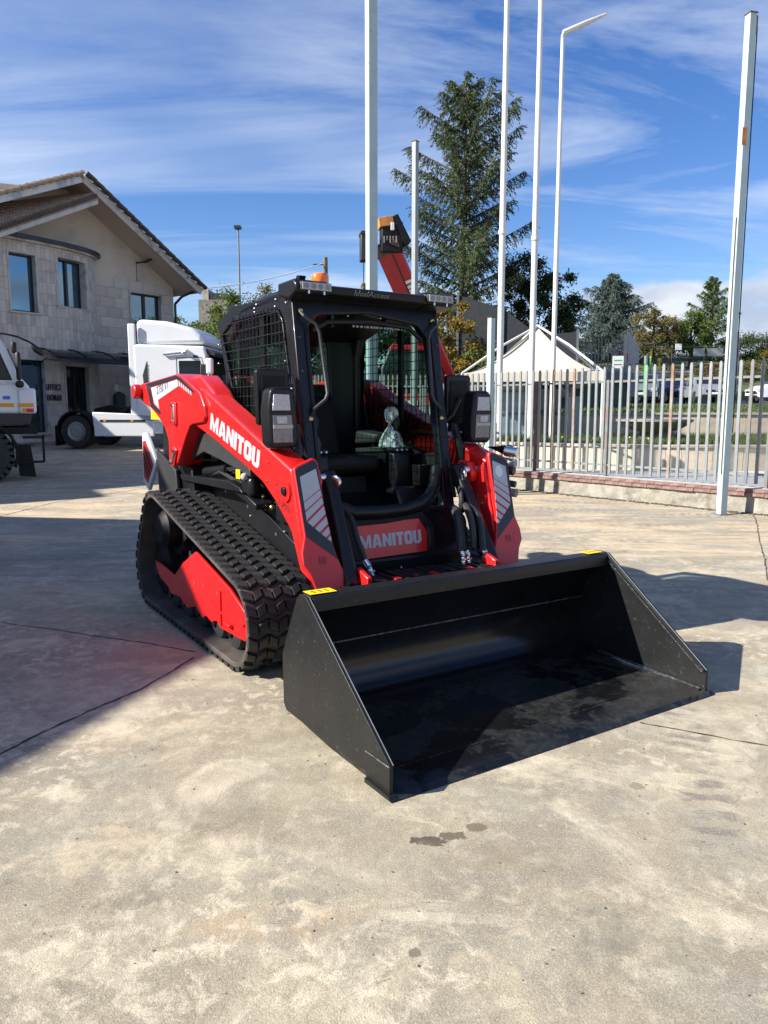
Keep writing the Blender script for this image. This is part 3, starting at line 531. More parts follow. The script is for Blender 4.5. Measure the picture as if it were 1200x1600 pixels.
    G().cyl((cx, s * .775, cz), (cx, s * .795, cz), .026, 16).build('pin', 'black', arm, bevel=.003)
    for px in ((-1.697, 1.226), (-1.720, 1.114), (-1.589, 1.113)): G().ball((px[0], s * .772, px[1]), .008, 6).build('weld_spot', 'red', arm)
    # front plate of the arm: slanted plane X = -1.05 - .27 Z
    A0, K = -1.05, -.27
    def FP(q, c): return (A0 + K * q[1] + c, s * -q[0] if s > 0 else q[0], q[1])
    plate = [(-0.767, 1.206), (-0.750, 1.223), (-0.643, 1.260), (-0.624, 1.253), (-0.615, 1.231), (-0.611, 1.106), (-0.611, 0.879), (-0.573, 0.719), (-0.541, 0.640), (-0.547, 0.559), (-0.722, 0.554), (-0.750, 0.644), (-0.787, 0.701), (-0.784, 0.767), (-0.756, 0.851)]
    fp = G().prism(plate, 'X', 0, -.03, fn=FP).build('arm_front_plate', 'red', LD, bevel=.006)
    # lower arm box behind the plate
    G().prism([(-1.42, 1.2), (-1.36, .98), (-1.29, .72), (-1.245, .56), (-1.45, .62), (-1.62, .95)], 'Y', s * .60, s * .70).build('lower_arm', 'red', LD, bevel=.01)
    dk = [(-0.762, 1.192), (-0.744, 1.212), (-0.648, 1.250), (-0.630, 1.242), (-0.622, 1.218), (-0.617, 1.093), (-0.615, 0.880), (-0.578, 0.716), (-0.749, 0.850)]
    G().prism(dk, 'X', .0005, .002, fn=FP).build('border_decal', 'decal_black', fp)
    # silver field split by red stripes: solid top, five stripes
    def sv(t0, t1, cut=0):
        L0, L1 = Vector((-0.739, 1.164)), Vector((-0.733, 0.927)); R0, R1 = Vector((-0.635, 1.204)), Vector((-0.618, 1.010))
        return L0.lerp(L1, t0), R0.lerp(R1, t0), R0.lerp(R1, t1), L0.lerp(L1, t1)
    tip = Vector((-0.596, 0.803))
    def edge(t):   # right/bottom boundary towards the tip
        return Vector((-0.618, 1.010)).lerp(tip, t)
    def edgeL(t): return Vector((-0.733, 0.927)).lerp(tip, t)
    G().prism([tuple(q) for q in sv(0, .56)], 'X', .0022, .0035, fn=FP).build('silver_decal', 'silver_decal', fp)
    G().prism([tuple(q) for q in sv(.585, .76)], 'X', .0022, .0035, fn=FP).build('silver_decal', 'silver_decal', fp)
    G().prism([tuple(q) for q in sv(.80, .97)], 'X', .0022, .0035, fn=FP).build('silver_decal', 'silver_decal', fp)
    G().prism([tuple(q) for q in sv(0, .99)] + [], 'X', .0012, .0021, fn=FP).build('stripe_ground', 'decal_red', fp)
    G().prism([tuple(edgeL(-.03)), tuple(edge(-.03)), tuple(tip)], 'X', .0012, .0021, fn=FP).build('stripe_ground', 'decal_red', fp)
    for a, b in ((.04, .24), (.32, .50), (.58, .74), (.81, .93)):
        G().prism([tuple(edgeL(a)), tuple(edge(a)), tuple(edge(b)), tuple(edgeL(b))], 'X', .0022, .0035, fn=FP).build('stripe_decal', 'silver_decal', fp)
    # slot and square warning mark
    sl_ = [(-0.741, 0.749), (-0.725, 0.754), (-0.708, 0.692), (-0.714, 0.676), (-0.729, 0.681), (-0.744, 0.733)]
    G().prism(sl_, 'X', .0005, .0015, fn=FP).build('slot', 'red', fp)
    sq = [Vector((-0.689, 0.737)), Vector((-0.646, 0.733)), Vector((-0.648, 0.696)), Vector((-0.691, 0.697))]; cc = sum(sq, Vector((0, 0))) / 4
    G().frame([tuple(q) for q in sq], [tuple(cc + (q - cc) * .86) for q in sq], 'X', .0005, .0015, fn=FP).build('warning_mark', 'ink', fp)
    G().frame([tuple(cc + Vector((math.cos(k * PI / 4), math.sin(k * PI / 4))) * .012) for k in range(8)], [tuple(cc + Vector((math.cos(k * PI / 4), math.sin(k * PI / 4))) * .008) for k in range(8)], 'X', .0005, .0015, fn=FP).build('warning_mark', 'ink', fp)
    if s > 0:
        c = (0.677, 1.135); 
        def FQ(q, d): return (A0 + K * q[1] + d, q[0], q[1])
        st = G().prism([(c[0] + .030 * math.cos(PI * k / 16), c[1] + .036 * math.sin(PI * k / 16)) for k in range(32)], 'X', .0037, .0045, fn=FQ).build('round_sticker', 'sign_white', fp)
        word('sticker_lettering', 'MANITOU', .010, 'decal_red', st, basis((A0 + K * c[1] + .0052, c[0] - .022, c[1] - .004), (0, 1, 0), (K, 0, 1)), width=.046, ext=.0003)
        text('sticker_lettering', 'APPROVED', .008, 'decal_red', st, basis((A0 + K * (c[1] + .014) + .0050, c[0] - .014, c[1] + .014), (0, 1, 0), (K, 0, 1)), ext=.0002, sx=.75) if 0 else None
    # tilt cylinder, its pins, inner bracket
    tc_ = LD
    cyl = G().beam((-1.545, s * .475, 1.17), (-1.20, s * .515, .55), .085, .085, up=(1, 0, 0)).build('tilt_cylinder', 'black', LD, bevel=.022, seg=3)
    G().cyl((-1.52, s * .455, 1.14), (-1.50, s * .62, 1.14), .028, 16).build('pin', 'chrome', cyl, bevel=.004)
    G().cyl((-1.455, s * .455, 1.115), (-1.45, s * .475, 1.115), .04, 16).build('pin_head', 'chrome', cyl, bevel=.006)
    G().prism([(-1.60, 1.20), (-1.50, 1.19), (-1.46, 1.12), (-1.48, 1.06), (-1.60, 1.08)], 'Y', s * .54, s * .60).build('cylinder_bracket', 'red', LD, bevel=.012)
    # side chassis detail: clearance lamp and connector block
    G().prism([(-2.42, 1.04), (-2.06, .94), (-2.06, .90), (-2.42, .98)], 'Y', s * .57, s * .70).build('lamp_bracket', 'black', LD, bevel=.008)
    G().box(-2.30, -2.14, min(s * .62, s * .70), max(s * .62, s * .70), .97, 1.10).build('lamp_housing', 'black', LD, bevel=.03, seg=3)
    x, z = (-2.321, 1.110); G().box(x - .035, x + .035, min(s * .701, s * .706), max(s * .701, s * .706), z - .03, z + .03).build('yellow_sticker', 'yellow', LD)
    x, z = (-2.213, 1.101); G().ball((x, s * .705, z), .026, 8).build('side_lamp', 'lens', LD, smooth=True)
    G().box(-1.98, -1.80, min(s * .56, s * .60), max(s * .56, s * .60), .84, .99).build('connector_block', 'black', LD, bevel=.006)
    for (px, pz) in ((-2.218, 0.967), (-2.220, 0.921), (-2.120, 0.906), (-2.022, 0.917), (-2.157, 0.973)):
        G().ball((px, s * .605, pz), .019, 8).build('bolt_head', 'brass', LD, smooth=True)
    for (px, pz) in ((-2.445, 0.812), (-1.917, 0.774), (-1.723, 0.745)): G().ball((px, s * .572, pz), .009, 6).build('bolt', 'zinc', LD)
    # work lamp under the pivot plate
    a = (-2.839, 1.491)
    G().beam((a[0] - .05, s * .72, a[1] - .01), (a[0] + .10, s * .72, a[1] - .07), .05, .05).build('work_lamp', 'led', LD, bevel=.012)
    G().beam((a[0] - .12, s * .70, a[1] - .05), (a[0] + .12, s * .70, a[1] - .13), .06, .012).build('lamp_shelf', 'dark_grey', LD)
    # mirror and headlamp
    mb = G().prism([(-.10, -.155), (-.085, -.165), (.085, -.165), (.10, -.15), (.105, .14), (.09, .16), (-.09, .16), (-.105, .145)], 'X', -1.83, -1.79, fn=lambda q, c: (c, s * .69 + q[0], 1.60 + q[1])).build('mirror', 'black', LD, bevel=.018, seg=3)
    G().prism([(-.075, -.12), (.075, -.12), (.075, .12), (-.075, .12)], 'X', -1.79, -1.782, fn=lambda q, c: (c, s * .69 + q[0], 1.60 + q[1])).build('mirror_back', 'black_matte', mb, bevel=.004)
    G().tube([(-1.80, s * .55, 1.42), (-1.76, s * .62, 1.50), (-1.74, s * .66, 1.60), (-1.79, s * .68, 1.60)], .011, 8).build('mirror_arm', 'black', mb, smooth=True)
    HX = lambda q, c: (c, s * .725 + q[0] * 1, 1.475 + q[1])
    hb = [(-.075, -.165), (.06, -.17), (.085, -.14), (.092, .04), (.075, .155), (.05, .175), (-.05, .175), (-.065, .15), (-.085, .0), (-.09, -.13)]
    if s < 0: hb = [(-q[0], q[1]) for q in hb]
    hl = G().prism(hb, 'X', -1.70, -1.585, fn=HX).build('headlamp_housing', 'black', LD, bevel=.02, seg=3)
    k_ = 1 if s > 0 else -1
    G().prism([(-.045 * k_, .045), (.066 * k_, .045), (.058 * k_, .135), (-.038 * k_, .135)], 'X', -1.586, -1.579, fn=HX).build('lens', 'lens', hl, bevel=.004)
    G().prism([(-.058 * k_, -.135), (.062 * k_, -.135), (.066 * k_, .02), (-.052 * k_, .02)], 'X', -1.586, -1.580, fn=HX).build('lens', 'lens_dark', hl, bevel=.004)
    G().prism([(-.055 * k_, -.055), (.064 * k_, -.055), (.064 * k_, -.035), (-.055 * k_, -.035)], 'X', -1.580, -1.574, fn=HX).build('reflector_bar', 'led', hl)
    G().prism([(-.02 * k_, -.028), (.04 * k_, -.028), (.045 * k_, .012), (-.02 * k_, .012)], 'X', -1.580, -1.575, fn=HX).build('reflector', 'lens', hl)
    G().box(-1.74, -1.70, min(s * .56, s * .74), max(s * .56, s * .74), 1.38, 1.44).build('lamp_arm', 'black', hl)
    G().tube([(-1.72, s * .60, 1.42), (-1.66, s * .60, 1.30), (-1.66, s * .61, 1.16)], .03, 8).build('lamp_bracket', 'black', hl, smooth=True)

# hoses, clips and bolts in the opening between tower and arm
rnd = random.Random(14)
for s in (-1, 1):
    for k in range(5):
        y = s * (.62 + .02 * k); x = -3.86 + .045 * k; pts = [(x, y, 1.52 - .03 * k), (x + .05, y + s * .01, 1.36), (x + .02, y, 1.2), (x + .10, y, 1.08)]
        G().tube(pts, .012, 7).build('hydraulic_hose', 'rubber', LD, smooth=True); G().cyl((x, y, 1.50 - .03 * k), (x, y, 1.55 - .03 * k), .016, 6).build('hose_fitting', 'zinc', LD)
    for (x, z) in ((-3.70, 1.42), (-3.55, 1.08), (-3.9, .95), (-3.35, .95), (-2.9, .94), (-2.5, .87), (-2.05, .74)): G().lathe([(.012, 0), (.012, .01), (.006, .014)], (x, s * (.701 if x < -3.5 and z > .93 else .571), z), 'Y', 8).build('bolt', 'zinc', LD)
    G().tube([(-2.95, s * .66, 1.06), (-2.7, s * .68, 1.10), (-2.45, s * .66, 1.05), (-2.2, s * .64, 1.03)], .014, 7).build('hydraulic_hose', 'rubber', LD, smooth=True)
    G().cyl((-3.05, s * .655, 1.075), (-2.62, s * .655, 1.12), .035, 14).build('latch_cylinder', 'black', LD, smooth=True); G().cyl((-2.62, s * .655, 1.12), (-2.45, s * .655, 1.135), .016, 10).build('cylinder_rod', 'chrome', LD)

# ladder of couplers on the far arm
for i, (q, r, m) in enumerate((((-1.387, 1.257), .034, 'chrome'), ((-1.406, 1.185), .03, 'galv'), ((-1.414, 1.137), .032, 'dark_grey'), ((-1.399, 1.049), .022, 'dark_grey'), ((-1.385, 0.991), .028, 'old_concrete'))):
    G().cyl((q[0] - .05, .80, q[1]), (q[0] + .03, .84, q[1] - .01), r, 14).build('hydraulic_coupler', m, LD, bevel=.005)
G().prism([(-1.609, 1.278), (-1.431, 1.293), (-1.392, 1.228), (-1.557, 1.271)], 'Y', .775, .86).build('coupler_guard', 'black', LD)

# ---------------------------------------------------------------- cab
HW = .53
cabside = [(-1.85, 2.20), (-1.68, 1.25), (-1.60, .95), (-2.2, .95), (-2.80, 1.05), (-2.84, 1.55), (-2.80, 2.02), (-2.62, 2.16), (-2.1, 2.215)]
def winloop():
    return [(-2.019, 2.131), (-1.950, 2.063), (-1.76, 1.30), (-1.80, 1.18), (-2.68, 1.40), (-2.74, 1.55), (-2.976, 2.065), (-2.775, 2.144), (-2.178, 2.144)]
cabside = [(-1.845, 2.20), (-1.75, 1.62), (-1.68, 1.25), (-1.60, .95), (-2.80, 1.05), (-2.86, 1.60), (-3.058, 2.149), (-2.745, 2.235), (-1.900, 2.207)]
WL = winloop()
CAB = LD
def inside_seg(poly, ax, val, other):
    xs = []
    for a, b in zip(poly, poly[1:] + poly[:1]):
        if (a[ax] - val) * (b[ax] - val) < 0: t = (val - a[ax]) / (b[ax] - a[ax]); xs.append(a[1 - ax] + t * (b[1 - ax] - a[1 - ax]))
    return (min(xs), max(xs)) if len(xs) >= 2 else None
for s in (-1, 1):
    sp_ = G().frame(cabside, WL, 'Y', s * .535, s * .505).build('cab_side_panel', 'black', CAB, bevel=.006)
    ins = [(a[0] * 1, a[1]) for a in WL]; cx = sum(a[0] for a in WL) / 9; cz = sum(a[1] for a in WL) / 9
    G().frame([(cx + (a[0] - cx) * 1.0, cz + (a[1] - cz) * 1.0) for a in WL], [(cx + (a[0] - cx) * .96, cz + (a[1] - cz) * .96) for a in WL], 'Y', s * .548, s * .535).build('window_rim', 'navy', sp_, bevel=.004)
    g = G(); x = -2.73
    while x < -1.75:
        q = inside_seg(WL, 0, x, 1)
        if q and q[1] - q[0] > .05: g.tube([(x, s * .552, q[0] - .01), (x, s * .552, q[1] + .01)], .0028, 5)
        x += .0575
    z = 1.24
    while z < 2.14:
        q = inside_seg(WL, 1, z, 0)
        if q and q[1] - q[0] > .05: g.tube([(q[0] - .01, s * .557, z), (q[1] + .01, s * .557, z)], .0028, 5)
        z += .0625
    g.build('mesh_guard', 'black', sp_)
    G().prism([(cx + (a[0] - cx) * .985, cz + (a[1] - cz) * .985) for a in WL], 'Y', s * .515, s * .519).build('side_window', 'glass_clear', sp_)
    G().box(-2.28, -2.24, min(s * .52, s * .545), max(s * .52, s * .545), 1.27, 2.12).build('window_bar', 'black', sp_)
    for q in ((-2.375, 2.177), (-2.376, 2.153), (-2.063, 2.154), (-2.692, 2.152), (-1.909, 2.160), (-3.042, 1.860), (-1.931, 1.818), (-1.850, 1.651), (-3.031, 1.992), (-2.343, 2.198), (-2.052, 2.195)):
        G().ball((q[0], s * .540, q[1]), .008, 6).build('bolt', 'chrome', sp_)
# front frame: slanted plane X = -1.455 - .18 Z
CA, CK = -1.455, -.18
CP = lambda q, c: (CA + CK * q[1] + c, q[0], q[1])
oute = [(-.53, 2.2), (-.53, 1.6), (-.53, 1.25), (-.53, .62), (.53, .62), (.53, 1.25), (.53, 1.6), (.53, 2.2), (.42, 2.205), (.0, 2.21), (-.42, 2.205)]
innr = [(-.435, 2.02), (-.44, 1.6), (-.445, 1.15), (-.44, .90), (.44, .90), (.45, 1.15), (.45, 1.6), (.445, 1.98), (.37, 2.07), (.0, 2.12), (-.36, 2.09)]
ff = G().frame(oute, innr, 'X', 0, -.07, fn=CP).build('cab_front_frame', 'navy', CAB, bevel=.014, seg=3)
for s in (-1, 1):
    G().prism([(s * .462, 2.0), (s * .470, 2.0), (s * .475, .95), (s * .467, .95)], 'X', .001, .008, fn=CP).build('door_seal', 'black_matte', ff)
    G().tube([CP((s * .49, 2.11), .0), CP((s * .485, 2.075), .045), CP((s * .42, 2.03), .06), CP((s * .40, 1.98), .06), CP((s * .385, 1.62), .06), CP((s * .40, 1.585), .055), CP((s * .47, 1.53), .035), CP((s * .475, 1.49), .0)], .0105, 8).build('grab_handle', 'dark_grey', CAB, smooth=True)
    for z in (2.11, 1.47): G().lathe([(.016, 0), (.016, .012), (.008, .018)], CP((s * .485, z), .0), 'X', 10).build('bolt', 'brass', ff)
mat('visor_print', (.16, .16, .16), .5)
# roof cap
roof = [(-3.068, 2.186), (-2.651, 2.276), (-2.068, 2.282), (-1.86, 2.285), (-1.80, 2.235), (-1.84, 2.19), (-1.901, 2.192), (-2.746, 2.227), (-2.84, 2.03)]
r0 = [(-2.88, 1.99), (-2.86, 2.08), (-2.62, 2.215), (-2.2, 2.25), (-1.86, 2.25), (-1.82, 2.22), (-1.86, 2.17), (-2.6, 2.15), (-2.83, 1.98)]
rc = G().prism(r0, 'Y', -.535, .535).build('roof_cap', 'black', CAB, bevel=.03, seg=3)
for k, x in enumerate((-2.62, -2.42, -2.20)):
    G().prism([(x - .07, 2.20), (x - .055, 2.245 + .006 * k), (x + .055, 2.258 + .005 * k), (x + .07, 2.22)], 'Y', -.48, .48).build('roof_rib', 'navy', rc, bevel=.01)
vz = G().prism([(-1.92, 2.262), (-1.72, 2.25), (-1.700, 2.238), (-1.712, 2.198), (-1.80, 2.17), (-1.92, 2.2)], 'Y', -.36, .36).build('roof_visor', 'black', CAB, bevel=.008)
for s in (-1, 1):
    G().prism([(-1.95, 2.272), (-1.74, 2.275), (-1.70, 2.245), (-1.71, 2.195), (-1.80, 2.165), (-1.95, 2.2)], 'Y', s * .35, s * .575).build('visor_end', 'black', vz, bevel=.012)
    lb = G().box(-1.715, -1.685, s * .45 - .10, s * .45 + .10, 2.206, 2.256).build('light_bar', 'dark_grey', CAB, bevel=.005)
    G().box(-1.685, -1.68, s * .45 - .094, s * .45 + .094, 2.210, 2.252).build('lens', 'led', lb)
    for k in range(4): G().lathe([(.015, 0), (.015, .003)], (-1.681, s * .45 - .068 + k * .046, 2.231), 'X', 12).build('led', 'lens_dark', lb)
    for k in (-1, 1): G().cyl((-1.69, s * .45 + .05 * k, 2.188), (-1.69, s * .45 + .05 * k, 2.207), .007, 8).build('bolt', 'chrome', lb)
text('visor_lettering', 'IdealAccess', .044, 'visor_print', vz, basis((-1.7045, -.195, 2.205), (0, 1, 0), (.3, 0, 1)), ext=.0012, shear=.25, sx=1.25)
G().prism([(-.12, 2.175), (.12, 2.175), (.12, 2.182), (-.12, 2.182)], 'X', -1.716, -1.712, fn=lambda q, c: (c, q[0] - .02, q[1] + .03)) 
# cross bars and lamps under the visor, inside the opening
g = G(); g.tube([CP((-.40, 2.0), -.02), CP((-.3, 2.055), -.01), CP((0, 2.075), 0), CP((.3, 2.055), -.01), CP((.40, 1.98), -.02)], .016, 8); g.build('upper_bar', 'black', ff, smooth=True)
G().box(-1.92, -1.86, -.26, -.24, 2.03, 2.13).build('bracket', 'black', ff); G().box(-1.92, -1.86, .14, .16, 2.03, 2.13).build('bracket', 'black', ff)
for y in (-.14, .10): G().ball(CP((y, 2.105), -.03), .008, 6).build('bolt', 'chrome', ff)
g = G(); rnd = random.Random(5); y = -.12
while y < .26: w = rnd.uniform(.006, .022); g.box(-1.842, -1.838, y, y + w, 2.035, 2.047); y += w + rnd.uniform(.004, .012)
g.build('warning_strip', 'galv', ff)
# rear wall, roof lining and floor
G().frame([(-.51, 2.12), (-.51, 1.0), (.51, 1.0), (.51, 2.12)], [(-.43, 2.04), (-.43, 1.42), (.24, 1.42), (.20, 2.04)], 'X', -2.79, -2.75).build('rear_frame', 'navy', CAB, bevel=.01)
G().box(-2.775, -2.765, -.42, .23, 1.42, 2.04).build('rear_window', 'glass_clear', CAB)
G().prism([(-2.80, 2.10), (-2.55, 2.16), (-1.92, 2.17), (-1.92, 2.13), (-2.5, 2.10), (-2.78, 2.02)], 'Y', -.50, .50).build('roof_lining', 'black_matte', CAB)
for s in (-1, 1):
    G().prism([(-2.79, 1.0), (-2.72, 1.0), (-2.73, 1.9), (-2.66, 2.12), (-2.79, 2.12)], 'Y', s * .50, s * .42).build('rear_post', 'navy', CAB, bevel=.03, seg=3)
G().box(-2.79, -1.66, -.50, .50, .70, .74).build('cab_floor', 'black_matte', CAB)
for s in (-1, 1): G().prism([(-2.79, .72), (-1.63, .72), (-1.70, 1.25), (-2.2, 1.2), (-2.79, 1.42)], 'Y', s * .505, s * .48).build('inner_trim', 'black_matte', CAB)
# seat
seat = G().prism([(-2.55, 1.08), (-2.05, 1.10), (-2.03, 1.20), (-2.10, 1.23), (-2.5, 1.20)], 'Y', -.24, .22).build('seat', 'black_matte', CAB, bevel=.04, seg=3)
G().prism([(-2.55, 1.15), (-2.45, 1.18), (-2.56, 1.62), (-2.64, 1.64), (-2.68, 1.57)], 'Y', -.22, .16).build('backrest', 'black_matte', seat, bevel=.04, seg=3)
G().prism([(-2.5, .74), (-2.1, .74), (-2.15, 1.07), (-2.5, 1.07)], 'Y', -.18, .16).build('seat_base', 'black_matte', seat)
# consoles with armrests
for s in (-1, 1):
    co = G().prism([(-2.50, .80), (-1.98, .80), (-1.90, 1.10), (-1.93, 1.235), (-2.02, 1.25), (-2.50, 1.22)], 'Y', s * .25, s * .38).build('console', 'black', CAB, bevel=.014, seg=3)
    G().prism([(-2.46, 1.215), (-1.96, 1.245), (-1.95, 1.265), (-2.0, 1.28), (-2.46, 1.25)], 'Y', s * .235, s * .395).build('console_top', 'dark_grey', co, bevel=.01)
    G().prism([(-2.42, 1.28), (-2.14, 1.30), (-2.11, 1.36), (-2.40, 1.38)], 'Y', s * .23, s * .37).build('armrest', 'dark_grey', co, bevel=.02, seg=3)
    js = G().lathe([(.035, 0), (.03, .03), (.016, .05), (.015, .10), (.024, .12), (.03, .16), (.026, .20), (.012, .215)], (-2.0, s * .31, 1.27), n=14).build('joystick', 'black', co, smooth=True)
    for k in range(3): G().cyl((-1.925 + .012 * k * 0, s * .27 + .04 * k * s, 1.255), (-1.915, s * .27 + .04 * k * s, 1.258), .008, 8).build('switch', 'zinc', co)
a = thing('x', (0, 0, 0)); bpy.data.objects.remove(a)
bag = G().lathe([(.004, .0), (.10, .0), (.088, .05), (.06, .11), (.026, .16), (.022, .175), (.045, .20), (.058, .245), (.052, .285), (.03, .305), (.004, .31)], (0, 0, 0), n=40)
rnd = random.Random(9); ph = [rnd.uniform(0, 6) for _ in range(6)]
bag.v = [(x * (1 + .14 * math.sin(7 * math.atan2(y, x) + 9 * z + ph[0]) + .09 * math.sin(13 * math.atan2(y, x) - 20 * z)), y * (1 + .14 * math.sin(6 * math.atan2(y, x) + ph[1] + 12 * z)), z) for x, y, z in bag.v]
LDW = Matrix.Translation(O_) @ Matrix.Rotation(RZ, 4, 'Z')
bo = bag.build('plastic_bag', 'plastic_bag', smooth=True, label='clear crumpled plastic bag pulled over the joystick in the open cab', cat='plastic bag'); bo.location = LDW @ Vector((-2.02, .29, 1.275)); bo.rotation_euler.z = RZ; bo.scale = (.82, .82, .88)
# cup holder and kick panel at the far side, monitor, wiper
G().frame([(-.05, -.05), (.05, -.05), (.05, .05), (-.05, .05)], [(-.042, -.042), (.042, -.042), (.042, .042), (-.042, .042)], 'Z', 1.02, 1.16, fn=lambda q, c: (-1.82 + q[0] * (c - .2), .40 + q[1] * (c - .2), c)).build('bin', 'black', CAB, bevel=.004)
G().prism([(-1.70, .76), (-1.98, .76), (-1.96, 1.0), (-1.84, 1.02)], 'Y', .20, .44).build('pedal_box', 'black', CAB, bevel=.02)
G().prism([(-2.12, .74), (-1.92, .74), (-1.96, .95), (-2.10, 1.02)], 'Y', -.42, -.26).build('pedal_box', 'black', CAB, bevel=.02)
G().prism([(-1.86, .745), (-1.78, .745), (-1.80, .80), (-1.86, .82)], 'Y', -.12, -.02).build('foot_pedal', 'dark_grey', CAB, bevel=.01)
G().tube([(-1.80, .44, 2.0), (-1.82, .455, 1.75), (-1.75, .47, 1.45)], .008, 6).build('wiper_arm', 'ink', CAB)
G().lathe([(.0, 0), (.045, .01), (.05, .1), (.035, .14), (0, .15)], (-1.85, -.40, 1.22), n=16).build('lever_boot', 'dark_grey', CAB, smooth=True)
# step hoop and red name panel in front
G().prism([(-.46, .46), (.46, .46), (.47, .80), (.44, .92), (-.44, .92), (-.47, .80)], 'X', -.07, -.10, fn=CP).build('front_panel', 'black', CAB, bevel=.01)
hoop = [CP((-.44, 1.10), -.02), CP((-.43, 1.0), .0), CP((-.38, .95), .03), CP((-.28, .905), .045), (-1.575, -.1, .895), (-1.575, .08, .90), CP((.22, .925), .045), CP((.30, .96), .03), CP((.37, 1.03), .01), CP((.42, 1.14), -.02)]
G().tube(hoop, .047, 14, flat=.85).build('step_hoop', 'black', CAB, smooth=True)
NP = [(-.30, .845), (-.1, .815), (.06, .83), (.165, .87), (.235, .79), (.235, .665), (-.28, .60)]
CN = lambda q, c: (-1.40 - .18 * q[1] + c, q[0], q[1])
NB_ = [(-.36, .90), (-.1, .865), (.08, .875), (.19, .92), (.30, .80), (.30, .56), (-.36, .5)]
G().prism(NB_, 'X', -.035, -.004, fn=CN).build('panel_recess', 'black_matte', CAB, bevel=.01)
NP = [(-0.289, 0.829), (-0.074, 0.831), (0.090, 0.842), (0.183, 0.843), (0.238, 0.758), (0.228, 0.638), (-0.240, 0.631)]
np_ = G().prism(NP, 'X', 0, .006, fn=CN).build('name_panel', 'red', CAB)
A_, B_ = (-0.264, 0.694), (0.190, 0.694); H_ = math.dist((0.190, 0.694), (0.200, 0.773))
word('panel_lettering', 'MANITOU', H_, 'silver_decal', np_, basis(CN(A_, .0065), (0, B_[0] - A_[0], B_[1] - A_[1]), (-.18, 0, 1)), width=math.dist(A_, B_), ext=.001, gap=.08)
G().prism([(.245, .80), (.27, .76), (.27, .70), (.245, .64)], 'X', 0, .004, fn=CN).build('trim_patch', 'dark_grey', CAB)
for y in (-.18, .02): G().ball(CN((y, .555), .002), .008, 6).build('bolt', 'zinc', CAB)
# hitch behind the bucket and its plate
G().prism([(-1.42, .30), (-1.10, .28), (-1.08, .50), (-1.16, .57), (-1.40, .56)], 'Y', -.54, .54).build('hitch_frame', 'black', LD, bevel=.012)
g = G(); rnd = random.Random(2)
for k in range(16): y = -.42 + k * .055; g.box(-1.36, -1.12, y, y + .04, .56, .575 + .012 * rnd.random())
g.build('step_grip', 'black_matte', LD, bevel=.004)
for k in range(7): G().box(-1.17, -1.12, -.40 + k * .13, -.36 + k * .13, .575, .59).build('grip_tooth', 'decal_red' if k % 2 else 'black', LD)
for s in (-1, 1): G().prism([(-1.30, .40), (-1.12, .34), (-1.10, .62), (-1.22, .66)], 'Y', s * .44, s * .47).build('hitch_ear', 'red', LD, bevel=.006)
# hoses and fittings
hos = [([(-1.55, .52, 1.02), (-1.45, .44, 1.03), (-1.40, .41, .95), (-1.42, .42, .85)], .016), ([(-1.50, .50, .88), (-1.40, .46, .92), (-1.30, .47, .86), (-1.24, .45, .72), (-1.22, .44, .66)], .022), ([(-1.48, .40, .90), (-1.38, .36, .88), (-1.32, .34, .78), (-1.30, .33, .66)], .03), ([(-1.46, .42, .86), (-1.38, .40, .84), (-1.34, .38, .76), (-1.31, .375, .66)], .026),
       ([(-1.46, .46, .92), (-1.36, .42, .92), (-1.28, .40, .82), (-1.26, .40, .68)], .022), ([(-1.56, -.40, .95), (-1.47, -.36, .90), (-1.42, -.345, .78), (-1.36, -.33, .66)], .018), ([(-1.6, -.42, .9), (-1.5, -.42, .8), (-1.45, -.42, .6)], .016)]
for p, r in hos:
    P = [Vector(q) for q in p]; Q = []
    for i in range(len(P) - 1):
        a, b, c, d = P[max(i - 1, 0)], P[i], P[i + 1], P[min(i + 2, len(P) - 1)]
        for t in np.linspace(0, 1, 7)[:-1]: t = float(t); Q.append(.5 * ((2 * b) + (c - a) * t + (2 * a - 5 * b + 4 * c - d) * t * t + (3 * b - a - 3 * c + d) * t ** 3))
    G().tube(Q + [P[-1]], r, 8).build('hydraulic_hose', 'rubber', LD, smooth=True)
for (x, y, z, dx) in ((-1.24, .445, .68, .03), (-1.30, .33, .66, .01), (-1.30, .375, .66, .01), (-1.36, -.33, .66, .03), (-1.52, .56, .98, .01)):
    f = G().cyl((x, y, z), (x + dx, y + .01, z - .035), .02, 12).build('hose_fitting', 'chrome', LD, bevel=.003)
    G().cyl((x + dx, y + .01, z - .035), (x + dx * 2, y + .012, z - .085), .016, 6).build('nut', 'zinc', f); G().cyl((x + dx * 1.3, y + .01, z - .05), (x + dx * 1.5, y + .011, z - .06), .020, 12).build('collar', 'chrome', f)
text('hose_marking', 'HD-16', .038, 'sign_white', LD, basis((-1.262, .385, .80), (.1, .0, -1), (0, 1, 0)), ext=.0004)
# drops of spatter and scuffs on the front step, extra screws on the front frame
for s in (-1, 1):
    for z in (1.95, 1.75, 1.35, 1.2, 1.0, .8): G().lathe([(.009, 0), (.009, .006), (.004, .009)], CP((s * .505, z), .0), 'X', 8).build('screw', 'dark_grey', ff)
# beacon and small antenna
bx, by = (-1.842, -0.344)
be = G().lathe([(.05, 0), (.052, .02)], (bx, by, 2.235), n=20).build('beacon_base', 'black', LD)
G().lathe([(.046, .0), (.053, .01), (.053, .072), (.046, .084), (.02, .088)], (bx, by, 2.25), n=28).build('beacon_lens', 'amber', be, smooth=True)
G().prism([(-1.82, 2.262), (-1.78, 2.30), (-1.74, 2.295), (-1.76, 2.262)], 'Y', -.53, -.49).build('antenna_stub', 'black', LD)

